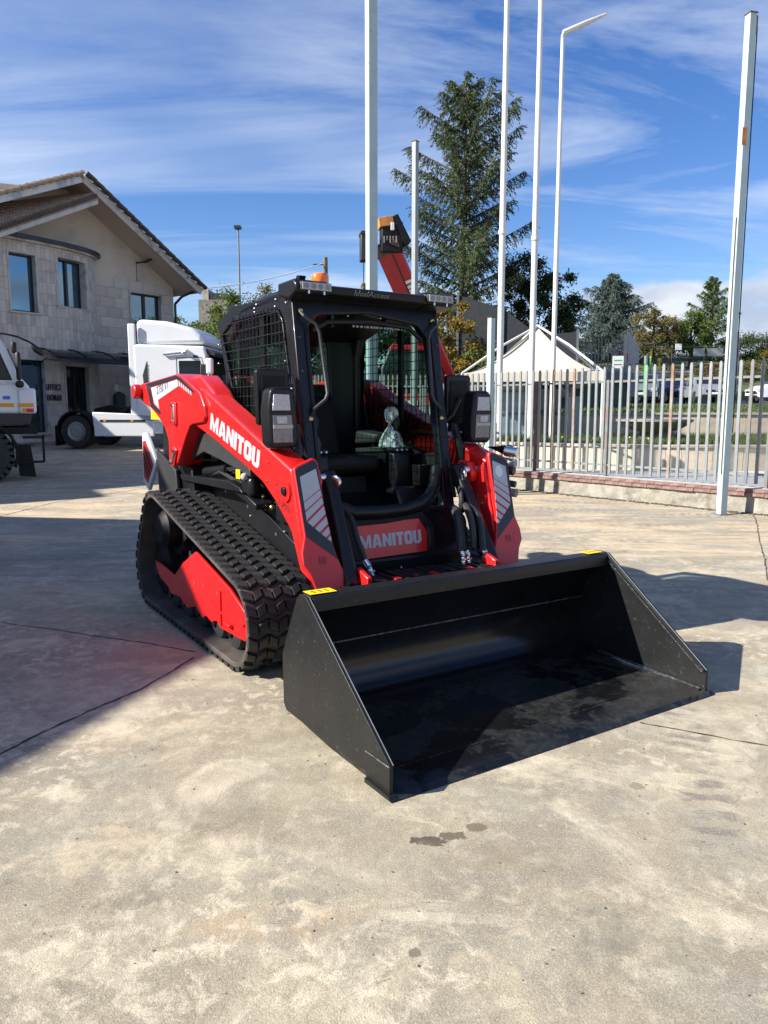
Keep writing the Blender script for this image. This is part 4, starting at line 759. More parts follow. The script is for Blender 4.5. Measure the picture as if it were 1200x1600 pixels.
# ---------------------------------------------------------------- bucket
def bucketmat():
    m = bpy.data.materials.new('bucket_black'); m.use_nodes = True; t = m.node_tree; b = t.nodes['Principled BSDF']; tc = N(t, 'ShaderNodeTexCoord'); L = t.links.new
    n = N(t, 'ShaderNodeTexNoise', i_Scale=3.2, i_Detail=7, i_Roughness=.6, i_Distortion=.8); L(tc.outputs['Object'], n.inputs[0]); n2 = N(t, 'ShaderNodeTexNoise', i_Scale=22, i_Detail=6, i_Roughness=.7); L(tc.outputs['Object'], n2.inputs[0])
    c = mixc(t, ramp(t, n2.outputs[0], [(.5, 0), (.78, .8)]), (.0055, .006, .007), (.018, .018, .017)); L(c, b.inputs['Base Color'])
    sz = N(t, 'ShaderNodeSeparateXYZ'); L(tc.outputs['Object'], sz.inputs[0]); low = ramp(t, sz.outputs[2], [(.035, 1), (.06, 0)])
    dry = mth(t, 'MULTIPLY', ramp(t, n.outputs[0], [(.46, 0), (.51, .85)]), low); c = mixc(t, dry, c, mixc(t, ramp(t, n2.outputs[0], [(.42, 0), (.6, 1)]), (.012, .0125, .012), (.032, .032, .029))); L(c, b.inputs['Base Color'])
    L(mth(t, 'ADD', mth(t, 'ADD', mth(t, 'MULTIPLY', dry, .26), .10), mth(t, 'MULTIPLY', n2.outputs[0], .08)), b.inputs['Roughness'])
    bu = N(t, 'ShaderNodeBump', i_Strength=.18, i_Distance=.004); L(n2.outputs[0], bu.inputs['Height']); L(bu.outputs[0], b.inputs['Normal']); b.inputs['Specular IOR Level'].default_value = .45; M['bucket_floor'] = m
bucketmat()
mat('bucket_side', (.010, .0105, .011), .42, spec=.35, var=.25, scale=4, bump=.12, bscale=140, dirt=(.06, .06, .055), dscale=30, dlo=.60, dhi=.76)
mat('bucket_edge', (.05, .05, .05), .4, var=.3, scale=10)
mat('weld', (.10, .10, .10), .35, metal=.6, var=.5, scale=60, bump=.6, bscale=120)
mat('sand_sticker', (.03, .03, .03), .5)
BK = thing('x', (0, 0, 0)); bpy.data.objects.remove(BK)
shell = [(.0, .004), (-.20, .022), (-.55, .026), (-.80, .045), (-.90, .10), (-.945, .20), (-.94, .33), (-.905, .44), (-.80, .60)]
back = [(-.80 - .02, .60), (-.925, .445), (-.962, .33), (-.967, .20), (-.92, .09), (-.81, .025), (-.55, .006), (-.22, .004), (-.20, .002)]
bkt = G().prism(shell + back, 'Y', -1.012, 1.012).build('bucket', 'bucket_floor', LD, smooth=True)
for s in (-1, 1):
    pr = [(-.035, .012), (-.035, .135), (-.735, .665), (-.80, .668), (-.835, .64), (-1.0, .33), (-.995, .075), (-.965, .045), (-.215, .040), (-.215, .012)]
    G().prism(pr, 'Y', s * 1.012, s * 1.030).build('side_plate', 'bucket_side', bkt, bevel=.002)
    G().prism([(-.20, .003), (.0, .003), (-.02, .018), (-.20, .022)], 'Y', s * 1.012, s * 1.045).build('corner_plate', 'bucket_side', bkt)
    if s > 0:
        G().prism([(-.035, .135), (-.735, .665), (-.76, .635), (-.075, .115)], 'Y', .998, 1.012).build('edge_bar', 'bucket_side', bkt, bevel=.002)
    # bright worn rim line and weld beads
    for a, b in (((-.033, .135), (-.735, .666)), ((-.034, .02), (-.034, .135))): G().beam((a[0], s * 1.013, a[1]), (b[0], s * 1.013, b[1]), .0025, .004).build('worn_edge', 'galv', bkt)
    def bead(p, q, r=.005):
        n = max(3, int((Vector(q) - Vector(p)).length / .012)); rnd = random.Random(int(p[0] * 999)); g = G(); P = [Vector(p).lerp(Vector(q), i / n) for i in range(n + 1)]
        g.tube(P, [r * rnd.uniform(.5, 1.5) for _ in P], 5); g.build('weld_bead', 'weld', bkt)
    bead((-.06, s * 1.006, .026), (-.78, s * 1.008, .046)); bead((-.05, s * 1.0, .12), (-.75, s * 1.0, .645)) if s > 0 else None
    bead((-.215, s * 1.031, .13), (-.035, s * 1.031, .13), .003) if s < 0 else None
bead((-.925, -1.0, .36), (-.925, 1.0, .36), .004)
bead((-.195, -1.0, .025), (-.195, 1.0, .025), .003)
G().prism([(-.83, .60), (-.735, .60), (-.728, .665), (-.80, .672), (-.835, .645)], 'Y', -1.011, 1.011).build('top_rail', 'bucket_side', bkt, bevel=.006)
G().prism([(-.727, .595), (-.719, .595), (-.719, .655), (-.727, .66)], 'Y', -1.0, 1.0).build('top_strip', 'bucket_side', bkt, bevel=.001)
for y0, y1 in ((-1.011, -.36), (-.352, .30), (.308, 1.011)):
    G().prism([(-.19, .0235), (-.19, .030), (-.03, .016), (-.003, .005), (-.003, .003)], 'Y', y0, y1).build('cutting_edge', 'bucket_floor', bkt)
for s in (-1, 1):
    y0, y1 = (-1.0, -.86) if s < 0 else (.86, .98)
    st = G().box(-.825, -.745, y0, y1, .6725, .6740).build('warning_sticker', 'yellow', bkt)
    for k in range(3): G().prism([(-.80, y0 + .025 + .035 * k), (-.765, y0 + .035 + .035 * k), (-.775, y0 + .045 + .035 * k), (-.805, y0 + .035 + .035 * k)], 'Z', .6742, .6746).build('pictogram', 'ink', st)
for s in (-1, 1): G().prism([(-1.20, .12), (-.96, .12), (-.93, .45), (-1.12, .52)], 'Y', s * .40, s * .44).build('hitch_hook', 'bucket_side', bkt)

# ---------------------------------------------------------------- wall and picket fence
FE = Vector((.637, -.771, 0)); FRZ = math.atan2(-.771, .637); FO = Vector((2.61, 14.62, 0))
S0, S1 = -13.0, 7.6
WA = thing('boundary_wall', FO + FE * 2, FRZ, off=(-2, 0, 0), label='low rendered concrete wall with red brick coping along the yard', cat='wall')
rnd = random.Random(11)
g = G(); n = 90; base = []
for i in range(n + 1): x = S0 + (S1 - S0) * i / n; g.v += [(x, .0 + rnd.uniform(-.008, .008), -.05), (x, .012, .255), (x, .30, .255), (x, .30, -.05)]
for i in range(n): a = 4 * i; g.f += [(a, a + 4, a + 5, a + 1), (a + 1, a + 5, a + 6, a + 2), (a + 2, a + 6, a + 7, a + 3)]
g.f += [(0, 1, 2, 3), (4 * n + 3, 4 * n + 2, 4 * n + 1, 4 * n)]
g.build('wall_base', 'old_concrete', WA)
G().box(S0, S1, -.005, .29, .255, .372).build('mortar_bed', 'mortar', WA)
bm0 = None; x = S0 + .01; k = 0
def brick_mesh(l, seed):
    r = random.Random(seed); g = G(); g.box(0, l, -.035, .12, 0, .052); g.v = [(a + r.uniform(-.004, .004), b + r.uniform(-.006, .006), c + r.uniform(-.003, .003)) for a, b, c in g.v]; me = g.mesh('brick'); me.materials.append(M['brick_red']); return me
BR = [brick_mesh(.262, q) for q in range(6)]; BR2 = [brick_mesh(.262, q + 50) for q in range(6)]
for row in range(2):
    x = S0 + (.13 if row else 0); k = 0
    while x < S1 - .26:
        if x > -4.6:
            o = bpy.data.objects.new('brick', (BR, BR2)[row][rnd.randrange(6)]); COL.objects.link(o); o.parent = WA; o.location = (x - 2, rnd.uniform(-.006, .006) + (.01 if row else 0), .262 + row * .060); o.rotation_euler = (rnd.uniform(-.03, .03), 0, rnd.uniform(-.01, .01))
            if row: o.scale = (1, 1, .9)
        x += .272
g = G(); x = S0
while x < -4.6: g.box(x, x + .26, -.035, .2, .262, .374); x += .272
g.build('far_coping', 'brick_red', WA)
G().box(S0, S1, .12, .29, .372, .378).build('coping_top', 'paving', WA)
g = G()
for i in range(1300): x = rnd.uniform(-3, S1); g.ball((x, -.01 - abs(rnd.gauss(0, .05)), .004), rnd.uniform(.006, .03), 4, .6)
mat('moss', (.075, .07, .045), .95, var=.5, scale=20); go = g.build('wall_foot_debris', 'moss', kind='stuff', label='dark moss and grit gathered along the foot of the low wall', cat='debris'); go.location = FO; go.rotation_euler.z = FRZ
FN = thing('picket_fence', FO + FE * 2 + Vector((.771, .637, 0)) * .12, FRZ, off=(-2, 0, .0), label='galvanized metal picket fence standing behind the low brick capped wall', cat='fence')
def rise(x): return -.035 * min(0, x + 2)
def picket_mesh(v):
    g = G(); w, d, t = .046, .022, .004; z0, z1 = .43, 2.24
    for (a, b, c, e) in ((-w / 2, w / 2, -t, 0), (-w / 2, -w / 2 + t, 0, d), (w / 2 - t, w / 2, 0, d)): g.box(a, b, c, e, z0, z1)
    g.prism([(-w / 2, z1), (w / 2, z1), (w / 2 - .012, z1 + .035), (-w / 2 + .012, z1 + .035)], 'Y', -t, d); me = g.mesh('picket'); me.materials.append(M['galv' if v == 0 else 'galv_dark' if v == 1 else 'rust_picket']); return me
mat('rust_picket', (.27, .27, .26), .6, metal=.2, var=.2, scale=8, dirt=(.22, .11, .06), dscale=1.6, dlo=.42, dhi=.6)
PK = [picket_mesh(0), picket_mesh(1), picket_mesh(2)]
posts = [.27 + 1.575 * i for i in range(-8, 5)]; posts = [.27, 1.85, 4.62, -1.31, -2.9, -4.5, -6.1, -7.7, -9.3, -10.9, 6.2]
x = S0 + .2; i = 0
while x < S1:
    x = S0 + .2 + i * .1585; i += 1
    if min(abs(x - p) for p in posts) < .04: continue
    v = 1 if 4.2 < x < 4.4 else 2 if rnd.random() < .09 else 0
    o = bpy.data.objects.new('picket', PK[v]); COL.objects.link(o); o.parent = FN; o.location = (x - 2, rnd.uniform(-.003, .003), rise(x) + rnd.uniform(-.004, .004)); o.rotation_euler = (0, rnd.uniform(-.004, .004), 0)
for z, m in ((2.02, 'galv_dark'), (.575, 'galv')):
    g = G(); 
    for a in range(int(S0), int(S1)): g.beam((a, .03, z + rise(a)), (a + 1, .03, z + rise(a + 1)), .03, .035)
    g.build('rail', m, FN)
for k, p in enumerate(posts): G().box(p - .025, p + .025, .0, .05, .372, 2.05 + rise(p)).build('post', 'rust' if k == 0 else 'galv_dark', FN)

# square steel columns in front of the fence
def column(p, w, h, label, z0=0, rot=0, mm='pole_blue', wires=0, d=None):
    t = thing('steel_column', (p[0], p[1], z0), rot, label=label, cat='column', group='square galvanized steel columns'); d = d or w
    G().box(-w / 2, w / 2, -d / 2, d / 2, 0, h).build('shaft', mm, t, bevel=.004)
    G().box(w / 2, w / 2 + .004, -d / 2 + .012, d / 2 - .012, .0, h).build('dark_side_strip', 'pole_dark', t)  # dark strip down one side, making the pale shafts two-toned
    G().box(-w * .6, w * .6, -d * .6, d * .6, h, h + .012).build('top_plate', 'rust', t)
    G().box(-w, w, -d, d, 0, .015).build('base_plate', 'galv_dark', t)
    return t
c = column((4.98, 11.05), .105, 6.85, 'tall weathered steel column beside the low wall, rightmost of the steel columns', rot=R(14), d=.11)
G().box(.10, .112, -.01, .0, 1.2, 6.7).build('cable', 'ink', c); G().box(-.068, -.058, -.03, -.02, 0.6, 4.2).build('rust_rod', 'rust', c)
G().box(-.07, .0, -.0565, -.0555, 5.15, 5.38).build('rust_patch', 'rust_orange', c); G().box(.05, .10, -.02, .02, 6.6, 6.84).build('pulley_box', 'rust', c)
column((-.215, 13.6), .165, 11.5, 'tall pale steel column rising right behind the cab roof', rot=R(30), d=.14)
column((.52, 13.2), .085, 5.93, 'grey steel column behind the cab with the cedar behind it', rot=R(50), d=.08, mm='pole_dark')
column((1.93, 13.9), .10, 3.17, 'short steel column beside the right headlamp, in front of the fence', rot=R(35))

# white flagpoles and hockey-stick lamp post on the grass plot
for (px, tp, dep, h, lab) in ((777, 803, 17.2, 13.5, 'white flagpole beyond the fence, leftmost of the white poles'), (826, 852, 17.8, 13.5, 'white flagpole beyond the fence between flagpole and bent lamp post')):
    x = (px + 1 - 600) / 1180 * dep + .0; t = thing('flagpole', (x, dep, .35), 0, label=lab, cat='flagpole', group='white flagpoles beyond the fence')
    G().tube([(0, 0, 0), (0, 0, 5), (0, 0, 9), (0, 0, h)], [.07, .07, .058, .045], 16).build('shaft', 'pole_white', t, smooth=True)
    G().cyl((0, 0, 5.0), (0, 0, 5.08), .092, 16).build('joint', 'pole_white', t); G().lathe([(.14, 0), (.14, .03), (.09, .04)], n=16).build('base_flange', 'galv', t)
x = (860 - 600) / 1180 * 18.4; t = thing('lamp_post', (x, 18.4, .35), 0, label='white lamp post with a bent top beyond the fence', cat='lamp post')
G().tube([(0, 0, 0), (0, 0, 5), (0, 0, 9.6)], [.062, .056, .042], 16).build('shaft', 'pole_white', t, smooth=True)
G().tube([(0, 0, 9.55), (.02, 0, 9.66), (.5, -.05, 9.84), (.93, -.1, 10.0)], [.055, .07, .062, .03], 12, flat=.7).build('lamp_arm', 'pole_white', t, smooth=True)

# ---------------------------------------------------------------- plaza, planters and terraces beyond the fence
def arc_wall(name, path, z0, z1, th, slab_w, m, mcap, label, capover=.04, capth=.06):
    L = [0]
    for a, b in zip(path, path[1:]): L.append(L[-1] + math.dist(a, b))
    t = thing(name, (*path[len(path) // 2], z0), 0, label=label, cat='wall'); o = Vector((*path[len(path) // 2], 0))
    def at(d):
        k = max(j for j in range(len(path) - 1) if L[j] <= d + 1e-9); f = (d - L[k]) / (L[k + 1] - L[k]); a, b = Vector(path[k]), Vector(path[k + 1]); return a.lerp(b, f), (b - a).normalized()
    core = [Vector((*p, 0)) - o for p in path]; g = G(); n = len(path); h = z1 - z0
    nr = [Vector((-at(min(L[i], L[-1] - .01))[1].y, at(min(L[i], L[-1] - .01))[1].x, 0)) for i in range(n)]
    vs = []
    for p, q in zip(core, nr): vs += [p + q * .02, p + q * th, p + q * th + Vector((0, 0, h)), p + q * .02 + Vector((0, 0, h))]
    g.add(vs, [(4 * i + j, 4 * i + (j + 1) % 4, 4 * i + 4 + (j + 1) % 4, 4 * i + 4 + j) for i in range(n - 1) for j in range(4)] + [(0, 1, 2, 3), (4 * n - 1, 4 * n - 2, 4 * n - 3, 4 * n - 4)]); g.build('wall_core', 'mortar', t)
    vs = []
    for p, q in zip(core, nr): vs += [p - q * capover + Vector((0, 0, h)), p + q * (th + .02) + Vector((0, 0, h)), p + q * (th + .02) + Vector((0, 0, h + capth)), p - q * capover + Vector((0, 0, h + capth))]
    g = G(); g.add(vs, [(4 * i + j, 4 * i + (j + 1) % 4, 4 * i + 4 + (j + 1) % 4, 4 * i + 4 + j) for i in range(n - 1) for j in range(4)] + [(0, 1, 2, 3), (4 * n - 1, 4 * n - 2, 4 * n - 3, 4 * n - 4)]); g.build('wall_cap', mcap, t, bevel=.01)
    me = G().box(-slab_w / 2 + .004, slab_w / 2 - .004, -.005, .02, .0, h - .004).mesh('stone_slab'); ms = []
    for mm in m: q = me.copy(); q.materials.append(M[mm]); ms.append(q)
    d = slab_w / 2; r = random.Random(4)
    while d < L[-1]:
        p, u = at(d); o_ = bpy.data.objects.new('stone_slab', ms[r.randrange(len(ms))]); COL.objects.link(o_); o_.parent = t; o_.location = Vector((p.x, p.y, 0)) - o; o_.rotation_euler.z = math.atan2(u.y, u.x); d += slab_w
    return t
def smooth(ctrl, n=8):
    out = []
    for i in range(len(ctrl) - 1):
        a, b, c, d = [Vector(ctrl[min(max(j, 0), len(ctrl) - 1)]) for j in (i - 1, i, i + 1, i + 2)]
        for k in range(n): t = k / n; out.append(tuple(.5 * (2 * b + (c - a) * t + (2 * a - 5 * b + 4 * c - d) * t * t + (3 * b - a - 3 * c + d) * t ** 3)))
    return out + [tuple(ctrl[-1])]
PZ = .335
g = G(); g.add([(FO.x + FE.x * a + .771 * .29, FO.y + FE.y * a + .637 * .29, PZ) for a in (-13, 9)] + [(30, 20, PZ), (30, 90, PZ), (-10, 90, PZ), (-8, 30, PZ)], [(0, 1, 2, 3, 4, 5)]); g.build('plaza_pavement', 'paving', kind='structure')
arc_wall('planter_wall', smooth([(-.5, 19.2), (1.6, 17.2), (3.2, 16.0), (5.0, 15.15), (7.0, 14.9), (9.0, 15.3), (11, 16.4)]), PZ, .79, .22, .30, ['travertine', 'travertine', 'travertine2'], 'cap_stone', 'low curved stone clad planter wall just beyond the fence')
g = G(); g.add([(x, y, .80) for x, y in smooth([(-.5, 19.35), (1.6, 17.4), (3.2, 16.2), (5.0, 15.35), (7.0, 15.1), (9.0, 15.5), (11, 16.6)])] + [(16, 22.5, .80), (-1, 22.5, .8)], []); g.f.append(tuple(range(len(g.v)))); g.build('planter_soil', 'grass', kind='structure')
arc_wall('terrace_wall', [(2.5, 21.6), (6.0, 21.1), (9.0, 20.9), (12, 20.9), (18, 21.6)], .80, 1.40, .22, .34, ['travertine2', 'travertine'], 'cap_stone', 'higher stone clad terrace wall below the parked cars', capth=.07)
# terrain beyond: lawn strip, car park, bank
def tz(x, y):
    if y < 36: return 1.42 + (y - 21.2) * .026
    z = 1.42 + 14.8 * .026 + max(0, y - 36) * .012
    k = max(0, y - 47); right = 1 / (1 + math.exp(-(x - 9) / 3.0))
    z += min(k * .19, 4.4) * (0.55 + .45 * right) - (1 - right) * .0
    return z
def sheet(name, m, x0, x1, y0, y1, st, dz=0, f=tz):
    nx, ny = int((x1 - x0) / st) + 1, int((y1 - y0) / st) + 1; g = G()
    g.add([(x0 + i * st, y0 + j * st, f(x0 + i * st, y0 + j * st) + dz) for j in range(ny) for i in range(nx)], [(j * nx + i, j * nx + i + 1, (j + 1) * nx + i + 1, (j + 1) * nx + i) for j in range(ny - 1) for i in range(nx - 1)]); return g.build(name, m, smooth=True, kind='structure')
sheet('grass_terrace', 'grass', 2.5, 30.5, 21.2, 37.2, 2)
sheet('car_park', 'asphalt', 2.5, 60.5, 36, 48, 2, .02)
sheet('grass_bank', 'grass', 2, 90, 46.5, 130.5, 2, .0)
sheet('far_lawn', 'grass', -60, 2, 34, 130, 2, 0, lambda x, y: .8 + max(0, y - 36) * .045)

# grass blades and weeds
def blades(name, pts, hmin, hmax, m, w=.01, **k):
    n = len(pts); P = np.array(pts); rg = np.random.default_rng(5); a = rg.uniform(0, 2 * PI, n); h = rg.uniform(hmin, hmax, n); lx, ly = rg.normal(0, .35, n) * h, rg.normal(0, .35, n) * h
    v = np.empty((n, 3, 3)); dx, dy = np.cos(a) * w, np.sin(a) * w
    v[:, 0] = P + np.stack([dx, dy, 0 * dx], 1); v[:, 1] = P - np.stack([dx, dy, 0 * dx], 1); v[:, 2] = P + np.stack([lx, ly, h], 1)
    return rawmesh(name, v.reshape(-1, 3), n, m, **k)
def rawmesh(name, v, n, m, parent=None, **k):
    me = bpy.data.meshes.new(name); me.vertices.add(3 * n); me.vertices.foreach_set('co', v.astype(np.float32).ravel()); me.loops.add(3 * n); me.loops.foreach_set('vertex_index', np.arange(3 * n, dtype=np.int32))
    me.polygons.add(n); me.polygons.foreach_set('loop_start', np.arange(0, 3 * n, 3, dtype=np.int32)); me.polygons.foreach_set('loop_total', np.full(n, 3, dtype=np.int32)); me.update(calc_edges=True)
    me.materials.append(M[m]); o = bpy.data.objects.new(name, me); COL.objects.link(o)
    if parent is not None: o.parent = parent
    tag(o, **k); return o
rg = np.random.default_rng(8)
edge = np.array(smooth([(-.5, 19.35), (1.6, 17.4), (3.2, 16.2), (5.0, 15.35), (7.0, 15.1), (9.0, 15.5), (11, 16.6)]))
pts = []
for _ in range(26000):
    x = rg.uniform(1.2, 12); y0 = np.interp(x, edge[:, 0], edge[:, 1]) + .1; y = y0 + (20.9 - y0) * rg.random() ** 1.6; pts.append((x, y, .79))
blades('grass', pts, .05, .20, 'blade', .012, kind='stuff', label='green weedy grass filling the curved planter', cat='grass')
pts = [(rg.uniform(3, 22), rg.uniform(21.4, 36), 0) for _ in range(16000)]; pts = [(x, y, tz(x, y)) for x, y, _ in pts]
blades('lawn_grass', pts, .04, .14, 'blade', .02, kind='stuff', label='short lawn grass on the strip below the car park', cat='grass')
g = G()
for _ in range(16): x = rg.uniform(3.4, 6.0); y = np.interp(x, edge[:, 0], edge[:, 1]) + rg.uniform(.3, 2.5); g.ball((float(x), float(y), .80 + rg.uniform(.08, .18)), .022, 4)
g.build('yellow_flowers', 'flower_yellow', kind='stuff', label='tiny yellow flowers among the planter grass', cat='flowers')

# fountain bowl
t = thing('fountain', (6.25, 17.6, .8), 0, label='grey stone fountain bowl on a pedestal in the curved planter', cat='fountain')
mat('fountain_stone', (.20, .18, .15), .9, var=.3, scale=3, bump=.4, dirt=(.35, .30, .22), dscale=3, dlo=.5, dhi=.7)
G().lathe([(.05, .20), (.22, .21), (.55, .29), (.76, .41), (.82, .47), (.85, .48), (.85, .53), (.79, .53), (.66, .45), (.1, .36)], n=48).build('bowl', 'fountain_stone', t, smooth=True)
G().lathe([(.46, -.02), (.44, .04), (.37, .07), (.33, .12), (.31, .24)], n=8).build('pedestal', 'fountain_stone', t, bevel=.01)

# tent with its frame
t = thing('garden_tent', (4.1, 20.6, .8), R(-16), label='cream peaked canvas tent roof on white posts beyond the fence', cat='tent')
cx, cy = 0, 0; hw = 1.72; n = 14; g = G(); ez, pz = 1.66, 2.92
for j in range(n + 1):
    r = 1 - j / n; z = ez + (pz - ez) * ((1 - r) ** 1.55); 
    for k in range(32):
        a = 2 * PI * k / 32 + PI / 4; c, s_ = math.cos(a), math.sin(a); q = max(abs(c), abs(s_)); sq = (1 / q) * (1 - .0) ; rr = hw * r * (sq * 1.0) * (1 - .05 * (1 - abs(abs(c) - abs(s_))) * 0); g.v.append((rr * c + .001, rr * s_, z))
for j in range(n):
    for k in range(32): a, b = j * 32 + k, j * 32 + (k + 1) % 32; g.f.append((a, b, b + 32, a + 32))
g.build('canopy', 'cream', t, smooth=True)
g = G().frame([(-hw, -hw), (hw, -hw), (hw, hw), (-hw, hw)], [(-hw + .01, -hw + .01), (hw - .01, -hw + .01), (hw - .01, hw - .01), (-hw + .01, hw - .01)], 'Z', ez - .22, ez + .002); g.build('valance', 'cream', t)
for sx in (-1, 1):
    for sy in (-1, 1):
        G().cyl((sx * hw, sy * hw, 0), (sx * hw, sy * hw, ez), .03, 8).build('post', 'pole_white', t)
        G().tube([(sx * hw, sy * hw, ez), (sx * hw * .5, sy * hw * .5, ez + .72), (0, 0, pz + .05)], .028, 6).build('roof_bar', 'pole_white', t)
for ang, lab in ((0, ''),):
    pn = thing('screen_wall', (3.0, 20.0, .8), R(4), label='row of pale blue vertical panels under the cream tent', cat='screen')
    me = G().box(-.07, .07, -.015, .015, 0, 1.42).mesh('panel'); me.materials.append(M['blue_panel'])
    for k in range(15): o = bpy.data.objects.new('panel', me); COL.objects.link(o); o.parent = pn; o.location = (-1.4 + k * .155, .02 * (k % 2), 0)
    for z in (.0, .62, 1.2): G().box(-1.5, .85, -.03, -.018, z, z + .05).build('rail', 'galv_dark', pn)
bx = thing('utility_cabinet', (5.15, 20.3, .8), R(0), label='pale blue square post standing at the right end of the tent', cat='post')
G().box(-.12, .12, -.12, .12, 0, 1.45).build('shaft', 'pole_blue', bx, bevel=.01); G().box(-.13, .13, -.14, -.12, 1.1, 1.3).build('box_front', 'dark_grey', bx)
G().box(-.26, -.14, -.05, .05, 0, 1.1).build('side_post', 'pole_white', bx, bevel=.01)
bl = thing('blue_bin', (.95+.95, 17.6, .35), 0, label='blue plastic bin behind the fence beside the right headlamp', cat='bin'); G().prism([(-.3, 0), (.3, 0), (.34, .9), (-.34, .9)], 'Y', -.25, .25).build('body', 'blue_sign', bl, bevel=.03); G().box(-.36, .36, -.28, .28, .9, .96).build('lid', 'blue_sign', bl, bevel=.02)
dk = thing('dark_kiosk', (4.6, 23.2, .8), 0, label='low dark kiosk wall seen between tent and terrace wall', cat='kiosk'); G().box(-1.6, .7, 0, .3, 0, 1.5).build('wall', 'net_dark', dk); G().box(-1.65, .75, -.05, .35, 1.5, 1.58).build('roof', 'dark_grey', dk)
db = thing('glass_pavilion', (7.2, 27.5, 1.55), 0, label='dark glazed pavilion behind the terrace wall, left of the parked cars', cat='pavilion')
G().box(-1.6, 1.6, 0, 2.5, 0, .95).build('glazing', 'teal', db, bevel=.02)
for k in range(5): G().box(-1.6 + k * .78, -1.56 + k * .78, -.03, .0, 0, .95).build('mullion', 'frame_dark', db)
G().box(-1.75, 1.75, -.15, 2.6, .95, 1.03).build('roof', 'dark_grey', db)

# cars ----------------------------------------------------------------
def car(x, y, rz, m, label, kind='sedan', sc=1.0):
    t = thing('parked_car', (x, y, tz(x, y) + .03), rz, label=label, cat='car', group='cars parked on the terrace'); L, w = 2.2, .88
    top = dict(sedan=[(-2.15, .35), (-2.2, .75), (-2.1, .98), (-1.5, 1.02), (-.95, 1.40), (-.2, 1.46), (.45, 1.40), (1.15, 1.0), (1.9, .88), (2.15, .72), (2.2, .35)], van=[(-2.1, .35), (-2.15, .9), (-2.0, 1.45), (-1.6, 1.62), (-.2, 1.66), (.5, 1.55), (1.25, 1.05), (1.85, .95), (2.08, .7), (2.1, .35)])['van' if kind == 'van' else 'sedan']
    b = G(); n = len(top); vs = []
    for y_, q in ((-w, .0), (-w * .86, .0), (w * .86, 0), (w, 0)):
        for (a, z) in top: k = 1 - max(0, (z - .95)) * .0; yy = y_ if abs(y_) < w else y_; yy *= (1 - max(0, z - .95) * .34); vs.append((a * (.985 if abs(y_) == w else 1), yy, z - (.05 if abs(y_) == w and z > .9 else 0)))
    b.add(vs, [(i + j * n, i + 1 + j * n, i + 1 + (j + 1) * n, i + (j + 1) * n) for j in range(3) for i in range(n - 1)] + [tuple(range(n)), tuple(range(3 * n, 4 * n)), (0, n - 1, 2 * n - 1, n), (n, 2 * n - 1, 3 * n - 1, 2 * n), (2 * n, 3 * n - 1, 4 * n - 1, 3 * n)])
    b.build('body', m, t, smooth=True)
    i0 = 6 if kind != 'van' else 5; A, B = top[i0], top[i0 + 1]; wi = .66; d = Vector((B[0] - A[0], B[1] - A[1])).normalized(); nn = Vector((-d.y, d.x)) if -d.y > 0 else Vector((d.y, -d.x))
    def LP(q, c): return (q[0] , q[1], 0)
    up = Vector((nn.x, 0, nn.y)) * .012
    if up.z < 0: up = -up
    def sl(A, B, wa, wb, name):
        a, b_ = Vector((A[0], 0, A[1])), Vector((B[0], 0, B[1])); a, b_ = a.lerp(b_, .06), a.lerp(b_, .93); dd = (b_ - a).normalized(); u = Vector((dd.z, 0, -dd.x)); u = u if u.z > 0 else -u; u *= .012
        G().add([a + Vector((0, -wa, 0)) + u, a + Vector((0, wa, 0)) + u, b_ + Vector((0, wb, 0)) + u, b_ + Vector((0, -wb, 0)) + u, a + Vector((0, -wa, 0)) - u, a + Vector((0, wa, 0)) - u, b_ + Vector((0, wb, 0)) - u, b_ + Vector((0, -wb, 0)) - u], [(0, 1, 2, 3), (7, 6, 5, 4), (0, 4, 5, 1), (1, 5, 6, 2), (2, 6, 7, 3), (3, 7, 4, 0)]).build(name, 'dark_glass', t)
    sl(A, B, .60, .70, 'windscreen'); sl(top[4] if kind != 'van' else top[2], top[3] if kind != 'van' else top[1], .58, .68, 'rear_window')
    for s in (-1, 1):
        pts = [(.42, 1.36), (-.18, 1.41), (-.9, 1.35), (-1.35, 1.04), (.98, 1.0)] if kind != 'van' else [(.45, 1.46), (-.2, 1.56), (-1.85, 1.5), (-1.95, 1.06), (1.05, 1.03)]
        G().prism(pts, 'Y', 0, 1, fn=lambda q, c: (q[0], s * (w * (1 - max(0, q[1] - .95) * .34) + .006 - .03 * c), q[1] - .03)).build('side_window', 'dark_glass', t)
        for xx in ((-.25,) if kind != 'van' else (-.35, .4)): G().beam((xx, s * (w * .99), 1.0), (xx + .03, s * (w * .86), 1.42), .05, .04, up=(0, 1, 0)).build('pillar', m, t)
        for a in (1.38, -1.35):
            wh = G().lathe([(.20, -.10), (.31, -.09), (.325, -.04), (.325, .06), (.31, .10), (.20, .10), (.19, .0), (.20, -.10)], (a, s * .80, .325), 'Y', 24, caps=False).build('wheel', 'rubber', t, smooth=True)
            G().lathe([(.0, -.02), (.20, -.0), (.21, .0), (.19, .02), (.0, .03)], (a, s * (.89), .325), 'Y', 20).build('rim', 'zinc', wh)
        G().prism([(1.96, .70), (2.13, .66), (2.12, .80), (1.90, .86)], 'Y', s * .55, s * .84).build('headlight', 'led', t, bevel=.02)
        G().box(.72, .88, min(s * .86, s * 1.02), max(s * .86, s * 1.02), .98, 1.10).build('mirror', m, t, bevel=.03)
        G().box(-.55, -.40, s * .885 - .01, s * .885 + .01, .80, .825).build('door_handle', 'zinc', t)
    G().box(2.17, 2.215, -.50, .50, .58, .70).build('grille', 'ink', t); G().box(2.18, 2.225, -.7, .7, .34, .46).build('lower_grille', 'ink', t, bevel=.01); G().box(2.222, 2.235, -.26, .26, .47, .57).build('number_plate', 'sign_white', t)
